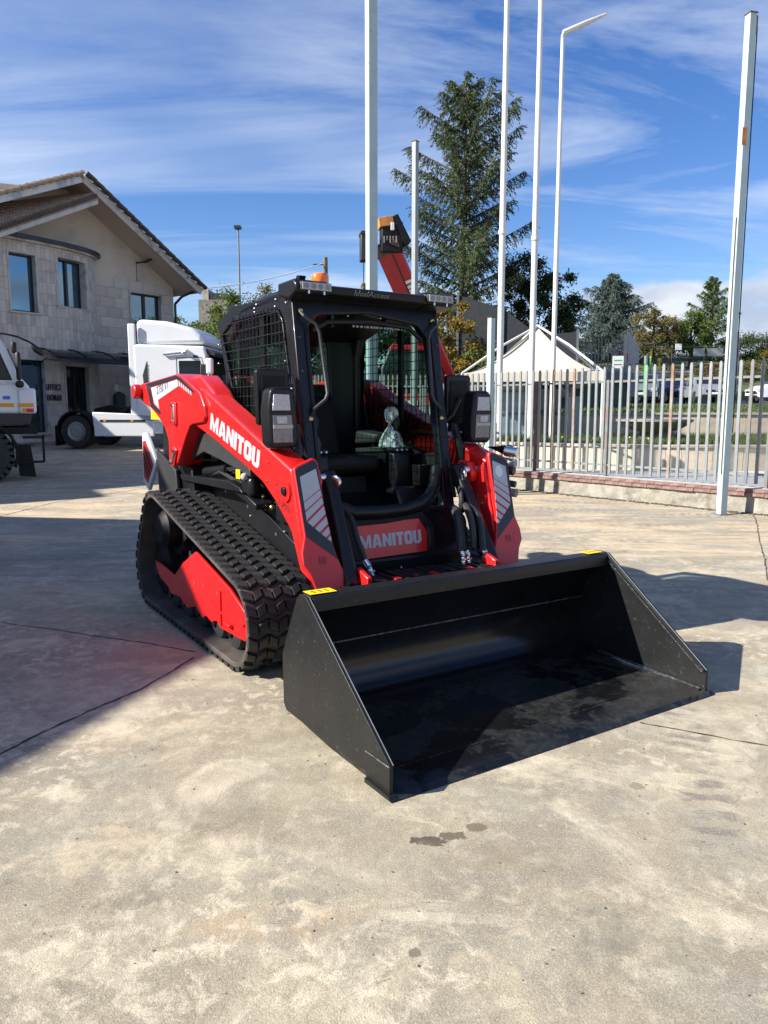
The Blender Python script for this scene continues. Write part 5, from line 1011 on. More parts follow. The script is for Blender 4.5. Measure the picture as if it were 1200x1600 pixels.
    G().lathe([(.05, 0), (.05, .015)], (2.215, 0, .66), 'X', 14).build('badge', 'chrome', t)
    return t
car(17.4, 41.5, R(-98), 'car_silver', 'silver saloon parked facing the fence, right of the dark blue car')
car(17.0, 46.3, R(-75), 'car_blue', 'dark blue car parked half hidden between the two silver cars', 'van')
car(14.5, 42.5, R(-115), 'car_grey', 'silver grey estate car parked left of the dark blue car', 'van')
car(22.6, 42.6, R(182), 'car_white', 'white car parked side on behind the rightmost steel column', 'van')
car(10.2, 37.6, R(160), 'car_dark', 'dark car parked beside the glazed pavilion', 'van')

# street furniture on the bank -------------------------------------------
gp = thing('green_pole', (9.75, 28.6, 1.6), 0, label='green and grey striped pole standing before the silver grey estate car', cat='pole')
G().cyl((0, 0, 0), (0, 0, .55), .05, 12).build('lower_shaft', 'galv', gp); G().cyl((0, 0, .55), (0, 0, 1.65), .055, 12).build('green_sleeve', 'green_paint', gp); G().cyl((0, 0, 1.65), (0, 0, 1.95), .07, 12).build('top_sleeve', 'galv', gp)
gp = thing('green_pole', (17.35, 50.0, tz(17, 50)), 0, label='thin green and yellow pole standing at the gas pipe enclosure', cat='pole'); G().cyl((0, 0, 0), (0, 0, 3.0), .06, 10).build('shaft', 'green_paint', gp); G().cyl((0, 0, 2.4), (0, 0, 2.9), .07, 10).build('band', 'yellow', gp)
gs = thing('gas_pipe_station', (19.9, 50, tz(19, 50)), 0, label='fenced gas pipe station with valves and small signs on the bank', cat='pipe station')
for x in (-4.1, -3.7, 3.0): G().box(x - .12, x + .12, -.12, .12, 0, 3.6 if x > -4 else 3.4).build('concrete_post', 'metal_hoarding', gs)
g = G()
for x in (-3.6, -1.2, .9, 2.9): g.cyl((x, 0, 0), (x, 0, 3.2), .03, 6)
for z in (1.6, 2.4, 3.1): g.cyl((-3.7, 0, z), (3, 0, z), .015, 5)
g.build('wire_fence', 'galv_dark', gs)
G().tube([(-2.6, .5, 1.5), (.1, .5, 1.5), (.3, .5, 1.5), (.45, .5, 1.35), (.45, .5, .3)], .09, 8).build('pipe', 'pole_white', gs); G().tube([(-1.8, .5, 1.5), (-1.8, .5, 2.3)], .06, 8).build('valve_stem', 'yellow', gs); G().ball((-1.8, .5, 2.3), .14, 6).build('valve', 'yellow', gs)
G().box(.9, 2.2, -.04, .0, 1.9, 2.0).build('red_rail', 'red_sign', gs); G().box(1.2, 1.3, -.04, 0, .9, 1.9).build('red_post', 'red_sign', gs)
G().box(.2, .9, -.06, -.02, 2.5, 3.0).build('sign_plate', 'metal_hoarding', gs); G().box(1.1, 2.1, -.06, -.02, 2.5, 3.0).build('sign_plate', 'metal_hoarding', gs); G().box(-1.0, -.6, -.06, -.02, 2.9, 3.3).build('sign_plate', 'sign_white', gs)
sg = thing('notice_sign', (11.75, 38.6, 2.0), R(-5), label='small white notice board on a post by the upper fence', cat='sign')
G().cyl((0, 0, 0), (0, 0, 1.9), .03, 8).build('post', 'galv', sg); G().box(-.27, .27, -.03, -.005, 1.35, 2.25).build('board', 'sign_white', sg)
G().box(-.2, .2, -.034, -.03, 2.0, 2.06).build('print', 'green_paint', sg); G().box(-.2, .2, -.034, -.03, 1.8, 1.84).build('print', 'dark_grey', sg); G().box(-.2, .2, -.034, -.03, 1.6, 1.64).build('print', 'dark_grey', sg)
uf = thing('upper_fence', (12.0, 47.0, 4.25), R(0), label='grey picket fence on top of the bank below the blue cedar', cat='fence')
me = G().box(-.035, .035, -.02, .02, 0, 1.6).mesh('picket'); me.materials.append(M['galv_dark'])
for k in range(27): o = bpy.data.objects.new('picket', me); COL.objects.link(o); o.parent = uf; o.location = (-2.7 + k * .2, 0, 0)
for z in (.2, 1.35): G().box(-2.8, 2.6, -.04, -.02, z, z + .05).build('rail', 'rust', uf)
for x in (-2.8, 2.7): G().box(x - .1, x + .1, -.1, .1, -.4, 1.9).build('post', 'metal_hoarding', uf)
rp = thing('retaining_wall', (10.0, 46.2, 2.4), 0, label='pale concrete retaining wall under the upper picket fence', cat='wall'); G().prism([(-3.0, 0), (4.8, 0), (4.8, 1.9), (-3.0, 1.6)], 'Y', 0, .4).build('wall', 'old_concrete', rp)
hb = thing('hoarding', (14.85, 47.2, 4.4), 0, label='leaning sheet metal panel with a red patch beside the upper fence', cat='panel'); G().prism([(-.1, 0), (.8, 0), (.8, 1.0), (.1, 2.0)], 'Y', 0, .05).build('sheet', 'metal_hoarding', hb); G().box(-.35, .1, -.06, -.02, .1, .6).build('red_patch', 'red_sign', hb)
lp = thing('white_lamp', (33.2, 64, 5.8), 0, label='short white lamp on a pole at the right edge beyond the white car', cat='lamp'); G().cyl((0, 0, 0), (0, 0, 5.0), .08, 8).build('pole', 'pole_white', lp); G().lathe([(.1, 4.9), (.3, 5.0), (.3, 5.5), (.1, 5.7)], n=12).build('lantern', 'sign_white', lp)
nf = thing('dark_net_fence', (5.6, 27.2, 1.2), R(-8), label='tall dark netting fence panel behind the tent', cat='fence')
g = G().prism([(-3.0, .8), (1.2, .8), (1.2, 3.05), (-.2, 3.0), (-1.4, 3.9), (-3.0, 4.4)], 'Y', 0, .04); g.build('netting', 'net_dark', nf)
for x, h in ((-3.0, 4.5), (-1.4, 4.0), (-.2, 3.1), (1.2, 3.15)): G().box(x - .04, x + .04, -.05, 0, 0, h).build('post', 'galv_dark', nf)

# ---------------------------------------------------------------- vegetation
def limb(g, p0, p1, r0, r1, n=6, sag=0):
    P = [Vector(p0).lerp(Vector(p1), i / 4) + Vector((0, 0, -sag * math.sin(PI * i / 4))) for i in range(5)]; g.tube(P, [r0 + (r1 - r0) * i / 4 for i in range(5)], n)
def tris(C, D, L, Wd, rg):
    """thin leaf triangles at C along D"""
    n = len(C); A = rg.normal(size=(n, 3)); S_ = np.cross(D, A); S_ /= np.linalg.norm(S_, axis=1)[:, None] + 1e-9
    v = np.empty((n, 3, 3)); v[:, 0] = C - S_ * Wd[:, None]; v[:, 1] = C + S_ * Wd[:, None]; v[:, 2] = C + D * L[:, None]; return v
def conifer(name, loc, H, prof, nb, seed, leaf, label, cat='tree', droop=.35, up=.25, twig=.55, dens=1.0, z0f=.06, trunk=.25, nl=.12, skip=None, bark='bark', lean=0):
    rg = np.random.default_rng(seed); rnd = random.Random(seed); t = thing(name, loc, 0, label=label, cat=cat); g = G(); g.tube([(lean * z * z, 0, z * H) for z in (0, .25, .5, .75, 1)], [trunk, trunk * .8, trunk * .55, trunk * .3, .02], 10); g.build('trunk', bark, t, smooth=True)
    gb = G(); CS, DS, LS, WS = [], [], [], []
    for b in range(nb):
        f = z0f + (1 - z0f) * (b + rnd.random()) / nb; z = f * H; r = float(np.interp(f, [q[0] for q in prof], [q[1] for q in prof])) * rnd.uniform(.45, 1.25); az = b * 2.399 + rnd.uniform(-.5, .5)
        if skip and skip(f, az): continue
        d = Vector((math.cos(az), math.sin(az), 0)); k = 14; P = []; up_b = up * rnd.uniform(.4, 1.7)
        for i in range(k + 1): s = i / k; P.append(Vector((lean * f * f, 0, z)) + d * (r * s) + Vector((0, 0, r * (up * s * (1.1 + f) - droop * s * s * (1.25 - f) + .10 * s ** 3))))
        gb.tube(P[::2], [max(.008, trunk * .20 * (1 - .93 * i / 7)) * min(1, r / 2 + .3) for i in range(len(P[::2]))], 5)
        side = Vector((-d.y, d.x, 0))
        for i in range(1, k + 1):
            s = i / k; nt_ = int(5 * dens * (1 + r * .25) * (.45 + .75 * s))
            for q in range(nt_):
                sd = rnd.choice((-1, 1)); tl = twig * rnd.uniform(.4, 1.15) * (1.2 - .55 * s) * (.55 + .45 * min(1, r / 2)); base = P[i].lerp(P[i - 1], rnd.random())
                td = (d * rnd.uniform(.2, .9) + side * sd * rnd.uniform(.1, 1) + Vector((0, 0, rnd.uniform(-1.1, .05)))).normalized(); m = max(5, int(tl / .055))
                for j in range(m):
                    u = (j + rnd.random()) / m; c = base + td * tl * u + Vector((0, 0, -.22 * tl * u * u)); CS.append(c); dd = td * .9 + Vector((rnd.uniform(-.8, .8), rnd.uniform(-.8, .8), rnd.uniform(-.9, .55))); DS.append(dd.normalized()); LS.append(nl * rnd.uniform(.6, 1.4)); WS.append(nl * rnd.uniform(.14, .3))
    gb.build('limbs', bark, t); C = np.array(CS); v = tris(C, np.array(DS), np.array(LS), np.array(WS), rg); rawmesh('crown', v.reshape(-1, 3), len(C), leaf, t); return t
def broadleaf(name, loc, H, rx, ry, seed, leaf, label, cat='tree', n=16000, cz=.62, rz=.40, lsz=.13, clumps=60, trunk=.18, nlimb=9, bark='bark', hollow=.25, zmin=0, group=None):
    rg = np.random.default_rng(seed); rnd = random.Random(seed); t = thing(name, loc, 0, label=label, cat=cat, group=group); g = G(); P = [(0, 0, 0), (.05 * H * .2, 0, H * .3), (0, .03 * H, H * .6), (0, 0, H * .85)]; g.tube(P, [trunk, trunk * .75, trunk * .45, .03], 8); g.build('trunk', bark, t, smooth=True)
    cs = []; gl = G()
    for i in range(clumps):
        while True:
            p = rg.uniform(-1, 1, 3); q = np.linalg.norm(p)
            if hollow < q < 1: break
        z = H * cz + p[2] * H * rz
        if z < zmin: z = zmin + rnd.random() * .3 * H * rz
        c = np.array([p[0] * rx, p[1] * ry, z]); cs.append((c, rnd.uniform(.16, .34) * (rx + ry) / 2))
        if i % max(1, clumps // nlimb) == 0: limb(gl, (0, 0, H * rnd.uniform(.12, .5)), tuple(c), trunk * .3, .02, 5)
    gl.build('limbs', bark, t); k = n // clumps; C = []
    for c, r in cs:
        u = rg.normal(size=(k, 3)); u /= np.linalg.norm(u, axis=1)[:, None]; rad = r * (rg.random(k) ** .45) * (1 + .35 * rg.normal(size=k)); C.append(c + u * rad[:, None] * np.array([1, 1, .75]))
    C = np.concatenate(C); m = len(C); D = rg.normal(size=(m, 3)); D[:, 2] -= .3; D /= np.linalg.norm(D, axis=1)[:, None]
    v = tris(C, D, lsz * rg.uniform(.6, 1.4, m), lsz * rg.uniform(.25, .5, m), rg); rawmesh('crown', v.reshape(-1, 3), m, leaf, t); return t
# the tall cedar: profile (height fraction, spread)
conifer('cedar_tree', (4.5, 44, 1.2), 18.0, [(0, 3.8), (.15, 4.2), (.3, 3.8), (.36, 3.3), (.43, 5.0), (.50, 3.4), (.57, 2.6), (.62, 4.7), (.68, 3.9), (.74, 2.9), (.80, 3.2), (.9, 1.9), (.96, 1.3), (1, .8)], 92, 3, 'needles', 'tall ragged dark cedar rising behind the cab and the white flagpoles', droop=.18, up=.34, twig=.95, dens=.85, z0f=.10, trunk=.36, nl=.16)
broadleaf('dark_tree', (8.9, 46, 1.2), 9.6, 2.6, 2.2, 5, 'leaf_dark', 'dark round crowned tree to the right of the tall cedar', n=26000, cz=.62, rz=.36, lsz=.15, clumps=70)
conifer('blue_cedar', (19.4, 66, 5.4), 7.6, [(0, 4.4), (.12, 4.9), (.3, 4.2), (.42, 2.9), (.5, 3.3), (.66, 1.9), (.72, 2.0), (.85, .9), (1, .15)], 105, 8, 'needles_blue', 'broad blue green cedar beyond the upper fence', droop=.22, up=.22, twig=.8, dens=.75, z0f=.04, nl=.17)
broadleaf('autumn_tree', (21.0, 60, 5.0), 4.6, 1.9, 1.6, 12, 'leaf_olive', 'olive and brown bushy autumn tree beside the blue cedar', n=15000, cz=.55, rz=.42, lsz=.12, clumps=60, hollow=.1)
broadleaf('slim_tree', (23.0, 62, 5.2), 3.6, 1.0, 1.0, 14, 'leaf_olive', 'small thin leaved tree between the autumn tree and the green conifer', n=2200, cz=.6, rz=.36, lsz=.11, clumps=26, bark='bark_pale')
broadleaf('green_tree', (24.3, 61, 5.0), 4.4, 1.5, 1.4, 21, 'leaf_mid', 'bright green leafy tree in front of the slender conifer', n=12000, cz=.55, rz=.42, lsz=.13, clumps=44)
conifer('young_cedar', (27.9, 66, 5.4), 7.4, [(0, 2.8), (.15, 3.3), (.3, 2.2), (.36, 2.6), (.5, 1.5), (.56, 1.8), (.7, 1.0), (.76, 1.1), (.9, .45), (1, .08)], 62, 31, 'needles_green', 'slender tiered green conifer left of the rightmost steel column', droop=.10, up=.28, twig=.55, dens=.8, z0f=.06, nl=.15)
broadleaf('hedge_bush', (30.4, 62, 5.3), 2.6, 3.6, 1.6, 41, 'leaf_hedge', 'dark clipped hedge right of the slender conifer', cat='hedge', n=16000, cz=.45, rz=.5, lsz=.11, clumps=70, hollow=0)
broadleaf('yellow_bush', (31.6, 60, 5.0), 2.0, 2.0, 1.3, 43, 'leaf_autumn', 'yellow green bush at the right edge beyond the hedge', cat='bush', n=7000, cz=.5, rz=.5, lsz=.1, clumps=30, hollow=0)
for i, (x, y, w, h, m, lab) in enumerate(((22.5, 55, 3.5, 1.0, 'leaf_olive', 'brown heath like bushes behind the gas pipe station'), (28.0, 56, 3.8, 1.5, 'leaf_olive', 'brown scrub on the bank left of the rightmost column'), (11.2, 52, 1.6, 2.6, 'leaf_dark', 'dark shrub behind the upper picket fence'), (32.5, 56, 3.0, 1.3, 'leaf_olive', 'dry brown hedge above the white car'))):
    broadleaf('shrub', (x, y, tz(x, y) - .1), h, w, 1.2, 60 + i, m, lab, cat='shrub', n=9000, cz=.5, rz=.5, lsz=.1, clumps=40, hollow=0, trunk=.05)
# shrubs behind the fence, seen under and through the cab
broadleaf('autumn_shrub', (2.2, 26.5, .8), 4.6, 1.2, 1.0, 71, 'leaf_autumn', 'yellow leaved shrub beside the right side of the cab', cat='shrub', n=11000, cz=.5, rz=.5, lsz=.10, clumps=46, hollow=0, trunk=.06)
broadleaf('green_shrub', (3.6, 25.6, .8), 3.4, 1.1, .9, 72, 'leaf_mid', 'green shrub between the yellow shrub and the cream tent', cat='shrub', n=9000, cz=.5, rz=.5, lsz=.09, clumps=40, hollow=0, trunk=.06)
for i, (x, y, h, w, m, lab) in enumerate(((-1.2, 29, 5.4, 2.2, 'leaf_dark', 'dark hedge tree behind the fence, seen through the cab'), (-4.2, 31, 5.4, 2.5, 'leaf_mid', 'green hedge tree behind the fence, seen through the mesh window'), (-7.6, 36, 6.2, 2.6, 'leaf_mid', 'bushy green tree right behind the office roof'), (-11.2, 40, 6.0, 2.6, 'leaf_olive', 'olive green tree behind the eave of the office'), (1.2, 33, 5.0, 2.4, 'leaf_dark', 'dark tree at the left foot of the tall cedar'), (-5.9, 44, 8.2, 3.0, 'leaf_olive', 'tall pale green tree behind the cab roof on the left'))):
    broadleaf('hedge_tree', (x, y, .6), h, w, 1.6, 80 + i, m, lab, n=17000, cz=.5, rz=.5, lsz=.12, clumps=60, hollow=0)

# ---------------------------------------------------------------- office building (local X along the facade, Y into the building)
BD = thing('office_building', (-11, 27, .4), math.atan2(.8, .6), label='stone clad office building with a curved bay and tiled gable roof', cat='building')
SC, HB, BU = -2.6, 3.55, 1.15          # bay centre, half width, bulge
def bay(s):
    u = (s - SC) / HB; return -BU * max(0, 1 - abs(u) ** 2.6) ** .5
WT = 6.05                              # top of the stone
SR = 4.50; RW_ = (2.50, 3.90, 4.13)
# plaster gable wall
G().prism([(.3, 5.54), (SR, 5.54), (SR, (4.603, 6.262)[1]) if 0 else (SR, 6.05), (.9, 8.75), (-3.2, 8.2), (-7, 5.8), (-7, 5.54)], 'Y', .06, .4).build('gable_wall', 'plaster', BD)
G().box(-9, RW_[0], .05, .4, -.6, 5.3).build('wall_core', 'mortar', BD); G().box(RW_[1], SR - .02, .05, .4, -.6, 5.3).build('wall_core', 'mortar', BD); G().box(RW_[0], RW_[1], .05, .4, -.6, RW_[2]).build('wall_core', 'mortar', BD)
G().box(SR - .35, SR - .021, .4, 12, -.6, 5.9).build('side_wall', 'plaster', BD)
G().box(-9, SR - .4, 11.6, 12, -.6, 5.9).build('back_wall', 'plaster', BD)
# window / door openings on the flat wall: (s0, s1, z0, z1)
RW = (2.52, 3.88, 4.15, 5.52)
blk = {}
def block_mesh(w, h, i):
    key = (round(w, 3), round(h, 3), i)
    if key not in blk: me = G().box(.004, w - .004, 0, .045, .004, h - .004).mesh('stone_block'); me.materials.append(M['stone%d' % i]); blk[key] = me
    return blk[key]
rnd = random.Random(21); z = -.45; row = 0
while z < 5.6:
    h = .355; x = .95 - (.31 if row % 2 else 0)
    while x < SR:
        w = min(.62, SR - x); x0, x1 = max(x, .95), x + w
        segs = [(x0, x1)]
        if z + h > RW[2] and z < RW[3]:
            segs = [(a, b) for a, b in ((x0, min(x1, RW[0])), (max(x0, RW[1]), x1)) if b - a > .03]
            hh = h
        for a, b in segs:
            if b - a < .03: continue
            o = bpy.data.objects.new('stone_block', block_mesh(b - a, h, rnd.choice((0, 0, 1, 2, 3)))); COL.objects.link(o); o.parent = BD; o.location = (a, rnd.uniform(-.004, .004), z)
        x += .62
    z += h; row += 1
# curved bay: narrow upright tiles
OP = [(*(-2.559, 5.984)[:1], (-1.750, 6.113)[0], 4.22, 6.0), (-1.0, .22, 4.55, 6.12), (-.88, .17, -.6, 2.62), (-2.45, -1.62, .4, 2.75)]
OP[0] = (-2.62, -1.74, 4.22, 6.02)
TT = 6.38
gs_ = [G() for _ in range(4)]; gc = G()
S_ = []; s = SC - HB + .02
while s < SC + HB: S_.append(s); e = .155; ds = e / math.hypot(1, (bay(s + .02) - bay(s)) / .02); s += max(ds, .012)
S_.append(SC + HB)
for a, b in zip(S_, S_[1:]):
    ya, yb = bay(a), bay(b); u = Vector((b - a, yb - ya)); l = u.length; u /= l
    nrm = Vector((u.y, -u.x))
    z = -.45
    while z < TT - .05:
        z1 = min(z + .355, TT)
        mid = (a + b) / 2
        zs = [(z, z1)]
        for o in OP:
            if o[0] < mid < o[1]:
                nz = []
                for (p, q) in zs:
                    if q <= o[2] or p >= o[3]: nz.append((p, q))
                    else:
                        if p < o[2] - .03: nz.append((p, o[2]))
                        if q > o[3] + .03: nz.append((o[3], q))
                zs = nz
        for p, q in zs:
            A, B_ = Vector((a, ya)) + u * .003, Vector((b, yb)) - u * .003; jit = rnd.uniform(0, .005); N1 = nrm * (.04 + jit)
            gs_[rnd.choice((0, 0, 1, 2, 3))].prism([(A.x, A.y), (B_.x, B_.y), (B_.x + N1.x, B_.y + N1.y), (A.x + N1.x, A.y + N1.y)], 'Z', p + .003, q - .003)
            gc.add([(a, ya, p), (b, yb, p), (b, yb, q), (a, ya, q)], [(0, 1, 2, 3)])
        z = z1
for i, g in enumerate(gs_): g.build('bay_tiles', 'stone%d' % i, BD, kind='stuff')
gc.build('bay_wall', 'mortar', BD)
bt = [(SC - HB + HB * 2 * i / 60, bay(SC - HB + HB * 2 * i / 60)) for i in range(61)]
G().prism([(a, b) for a, b in bt] + [(SC + HB, .3), (SC - HB, .3)], 'Z', TT - .05, TT).build('bay_ceiling', 'plaster', BD)
def scale_loop(k): return [(SC + (a - SC) * (1 + k / HB), b * (1 + k / BU) - .03) for a, b in bt]
G().prism(scale_loop(.13) + [(SC + HB + .13, .05), (SC - HB - .13, .05)], 'Z', TT, TT + .07).build('bay_cornice', 'fascia', BD)
G().prism(scale_loop(.26) + [(SC + HB + .26, .05), (SC - HB - .26, .05)], 'Z', TT + .07, TT + .19).build('bay_flashing', 'frame_dark', BD)
def window(x0, x1, z0, z1, y0, y1, depth, split=2, door=False):
    """y0, y1: wall surface at both ends; frame recessed by depth"""
    d = Vector((x1 - x0, y1 - y0)); l = d.length; u = d / l; n = Vector((-u.y, u.x))
    def F(q, c): return (x0 + u.x * q[0] + n.x * c, y0 + u.y * q[0] + n.y * c, q[1])
    f = G().frame([(0, z0), (l, z0), (l, z1), (0, z1)], [(.07, z0 + .07), (l - .07, z0 + .07), (l - .07, z1 - .07), (.07, z1 - .07)], 'Y', depth, depth + .07, fn=F).build('window' if not door else 'door', 'frame_dark', BD)
    G().frame([(-.0, z0), (l, z0), (l, z1), (0, z1)], [(.012, z0 + .012), (l - .012, z0 + .012), (l - .012, z1 - .012), (.012, z1 - .012)], 'Y', -.05, depth, fn=F).build('reveal', 'fascia', f)
    w = (l - .14) / split
    for k in range(split):
        G().prism([(.07 + w * k, z0 + .07), (.07 + w * (k + 1), z0 + .07), (.07 + w * (k + 1), z1 - .07), (.07 + w * k, z1 - .07)], 'Y', depth + .035, depth + .045, fn=F).build('pane', 'win_glass' if not door else 'dark_glass', f)
        if k: G().prism([(.07 + w * k - .05, z0), (.07 + w * k + .05, z0), (.07 + w * k + .05, z1), (.07 + w * k - .05, z1)], 'Y', depth - .02, depth + .05, fn=F).build('mullion', 'frame_dark', f)
    if not door: G().prism([(-.08, z0 - .05), (l + .08, z0 - .05), (l + .08, z0), (-.08, z0)], 'Y', -.09, .03, fn=F).build('sill', 'fascia', f)
    G().frame([(-.05, z0 - .0), (l + .05, z0 - .0), (l + .05, z1 + .05), (-.05, z1 + .05)], [(0, z0), (l, z0), (l, z1), (0, z1)], 'Y', -.06, .01, fn=F).build('surround', 'fascia', f)
    return f
for k, o in enumerate(OP): window(o[0], o[1], o[2], o[3], bay(o[0]), bay(o[1]), .16 if k != 1 else .22, split=(1, 2, 2, 1)[k], door=(k == 2))
window(RW[0], RW[1], RW[2], RW[3], .0, .0, .12, 2)
text('building_lettering', 'UFFICI', .27, 'ink', BD, basis((-1.66, bay(-1.6) - .11, 1.80), (1, (bay(-1.0) - bay(-1.6)) / .6, 0), (0, 0, 1)), ext=.012, offset=.006, sx=.58, sp=1.22)
text('building_lettering', 'DOMAR', .27, 'ink', BD, basis((-1.66, bay(-1.6) - .11, 1.46), (1, (bay(-1.0) - bay(-1.6)) / .6, 0), (0, 0, 1)), ext=.012, offset=.006, sx=.50, sp=1.22)
# glass canopy over the door
cp = G(); prof = [(-2.1 + 0, 3.05), (-1.85, 3.12), (-1.5, 3.14), (-1.0, 3.10)]
Cn = []
for (yy, zz) in ((-2.25, 2.72), (-2.1, 2.86), (-1.85, 2.98), (-1.5, 3.08), (-1.1, 3.14), (-.75, 3.16)): Cn.append((yy, zz))
G().prism(Cn + [(-.75, 3.14), (-1.5, 3.06), (-2.1, 2.84), (-2.24, 2.70)], 'X', -1.75, 3.6).build('canopy', 'glass_smoke', BD)
for x in (-1.78, -.7, .35, 1.4, 2.45, 3.6): G().tube([(x, a, b + .012) for a, b in Cn], .022, 6).build('canopy_rib', 'frame_dark', BD)
G().box(-1.8, 3.62, -2.28, -2.23, 2.66, 2.74).build('canopy_gutter', 'frame_dark', BD)
G().tube([(-1.78, -.9, 3.16), (-1.78, -.9, 2.55)], .025, 6).build('canopy_bracket', 'frame_dark', BD); G().tube([(-1.78, -.95, 2.56), (-1.78, -1.5, 2.78), (-1.78, -2.2, 2.70)], .02, 6).build('canopy_bracket', 'frame_dark', BD)
# roof: right slope in front of the facade, left slope, white fascia, tiles
OV = -1.15
RID = (.08, 8.74); EAV = (4.92, 5.66); LFT = (-5.9, 6.10)
def slope(a, b, y0, y1, th, name, m):
    n = Vector((-(b[1] - a[1]), b[0] - a[0])).normalized(); n = n if n.y > 0 else -n
    return G().prism([a, b, (b[0] + n.x * th, b[1] + n.y * th), (a[0] + n.x * th, a[1] + n.y * th)], 'Y', y0, y1).build(name, m, BD)
slope(RID, EAV, OV + .04, 12, .16, 'roof_slab', 'soffit'); slope(LFT, RID, OV + .04, 12, .16, 'roof_slab', 'soffit')
slope((RID[0], RID[1] - .06), (EAV[0], EAV[1] - .06), OV, OV + .04, .26, 'fascia_board', 'fascia'); slope((LFT[0], LFT[1] - .08), (RID[0], RID[1] - .08), OV - .02, OV + .04, .26, 'fascia_board', 'fascia_white')
g = G(); L_ = math.dist(RID, EAV); n = int(L_ / .33)
for i in range(n + 1):
    a = Vector(RID).lerp(Vector(EAV), i / n); b = Vector(RID).lerp(Vector(EAV), min(1.02, (i + 1.15) / n)); g.beam((a.x + .1, OV - .05, a.y + .20), (b.x + .1, OV - .05, b.y + .27), .12, .05, up=(0, 1, 0))
    g.tube([(a.x + .10, OV - .13, a.y + .235), (b.x + .10, OV - .13, b.y + .26)], .055, 6)
g.build('verge_tiles', 'tile_dark', BD)
g = G(); L_ = math.dist(RID, LFT); n = int(L_ / .26)
for i in range(n + 1):
    a = Vector(RID).lerp(Vector(LFT), i / n); b = Vector(RID).lerp(Vector(LFT), min(1.02, (i + 1.12) / n)); g.tube([(a.x, OV - .08, a.y + .24), (b.x, OV - .08, b.y + .20)], .075, 6)
g.build('verge_tiles', 'tile_clay', BD)
for q, y1_ in ((EAV, 12), (LFT, 12)):
    pass
g = G()
for j in range(22):
    for i in range(16):
        for A, B in ((RID, EAV), (RID, LFT)):
            if j > 3: continue
            a = Vector(A).lerp(Vector(B), i / 16); b = Vector(A).lerp(Vector(B), (i + 1.1) / 16); g.tube([(a.x, OV + .2 + j * .24, a.y + .24), (b.x, OV + .2 + j * .24, b.y + .21)], .075, 5)
g.build('roof_tiles', 'tile_clay', BD, kind='stuff')
# lower tiled roof over the bay, sloping towards the yard
na, nb = (-3.029, 6.531), (0.332, 8.190); fa, fb = (-2.131, 7.634), (0.792, 8.600)
def LR(u, v, dz=0):
    a = Vector((na[0], -1.6, na[1])).lerp(Vector((nb[0], -1.6, nb[1])), u); b = Vector((fa[0], .06, fa[1])).lerp(Vector((fb[0], .06, fb[1])), u); q = a.lerp(b, v); return (q.x, q.y, q.z + dz)
G().add([LR(-1, 0), LR(1, 0), LR(1, 1), LR(-1, 1), LR(-1, 0, -.1), LR(1, 0, -.1), LR(1, 1, -.1), LR(-1, 1, -.1)], [(0, 1, 2, 3), (4, 5, 6, 7), (0, 1, 5, 4), (1, 2, 6, 5), (2, 3, 7, 6), (3, 0, 4, 7)]).build('lower_roof', 'tile_clay', BD)
g = G(); g2 = G()
nu = 34
for i in range(-nu // 1, nu):
    u = i / nu
    for j in range(7):
        g.tube([LR(u, j / 7, .07), LR(u, (j + 1.12) / 7, .045)], .062 + .0 * j, 6)
    g2.tube([LR(u, -.02, .045), LR(u, .05, .045)], .08, 6)
g.build('lower_roof_tiles', 'tile_clay', BD, kind='stuff'); g2.build('eave_tiles', 'tile_dark', BD)
G().add([LR(-1, .0, -.02), LR(1, 0, -.02), LR(1, .03, -.02), LR(-1, .03, -.02), LR(-1, 0, -.24), LR(1, 0, -.24), LR(1, .03, -.24), LR(-1, .03, -.24)], [(0, 1, 2, 3), (4, 5, 6, 7), (0, 1, 5, 4), (1, 2, 6, 5), (2, 3, 7, 6), (3, 0, 4, 7)]).build('fascia_board', 'fascia', BD)
# gable floodlight, downpipe
w = (3.123, 6.702); fl = G().obox((w[0], -.38, w[1]), (.36, .22, .07), Matrix.Rotation(R(-28), 3, 'Y').to_quaternion()).build('floodlight', 'dark_grey', BD); G().beam((w[0] - .22, .06, w[1] - .08), (w[0] - .05, -.38, w[1] - .03), .05, .05).build('bracket', 'dark_grey', fl); G().box(w[0] - .24, w[0] - .22, .03, .06, 5.6, w[1]).build('cable', 'galv', fl)
G().cyl((SR + .06, -.02, -.4), (SR + .06, -.02, 5.3), .05, 10).build('downpipe', 'dark_grey', BD); G().tube([(SR + .06, -.02, 5.3), (SR + .1, -.4, 5.55), (SR + .35, -.9, 5.75)], .05, 8).build('downpipe_bend', 'dark_grey', BD)
b = (1.760, 1.495); G().prism([(b[0] - .22, b[1] - .3), (b[0] + .2, b[1] - .3), (b[0] + .22, b[1] + .22), (b[0], b[1] + .34), (b[0] - .2, b[1] + .22)], 'Y', -.28, -.05).build('wall_box', 'teal', BD, bevel=.05)
b = (1.731, 1.964); G().box(b[0] - .09, b[0] + .09, -.06, -.03, b[1] - .12, b[1] + .12).build('notice_plate', 'sign_white', BD)
b = (0.834, 1.874); G().box(b[0] - .12, b[0] + .12, -.14, -.02, b[1] - .12, b[1] + .12).build('intercom', 'dark_grey', BD)
G().box(-3.2, -.2, -1.6, -1.1, -.2, .12).build('kerb_step', 'old_concrete', BD)

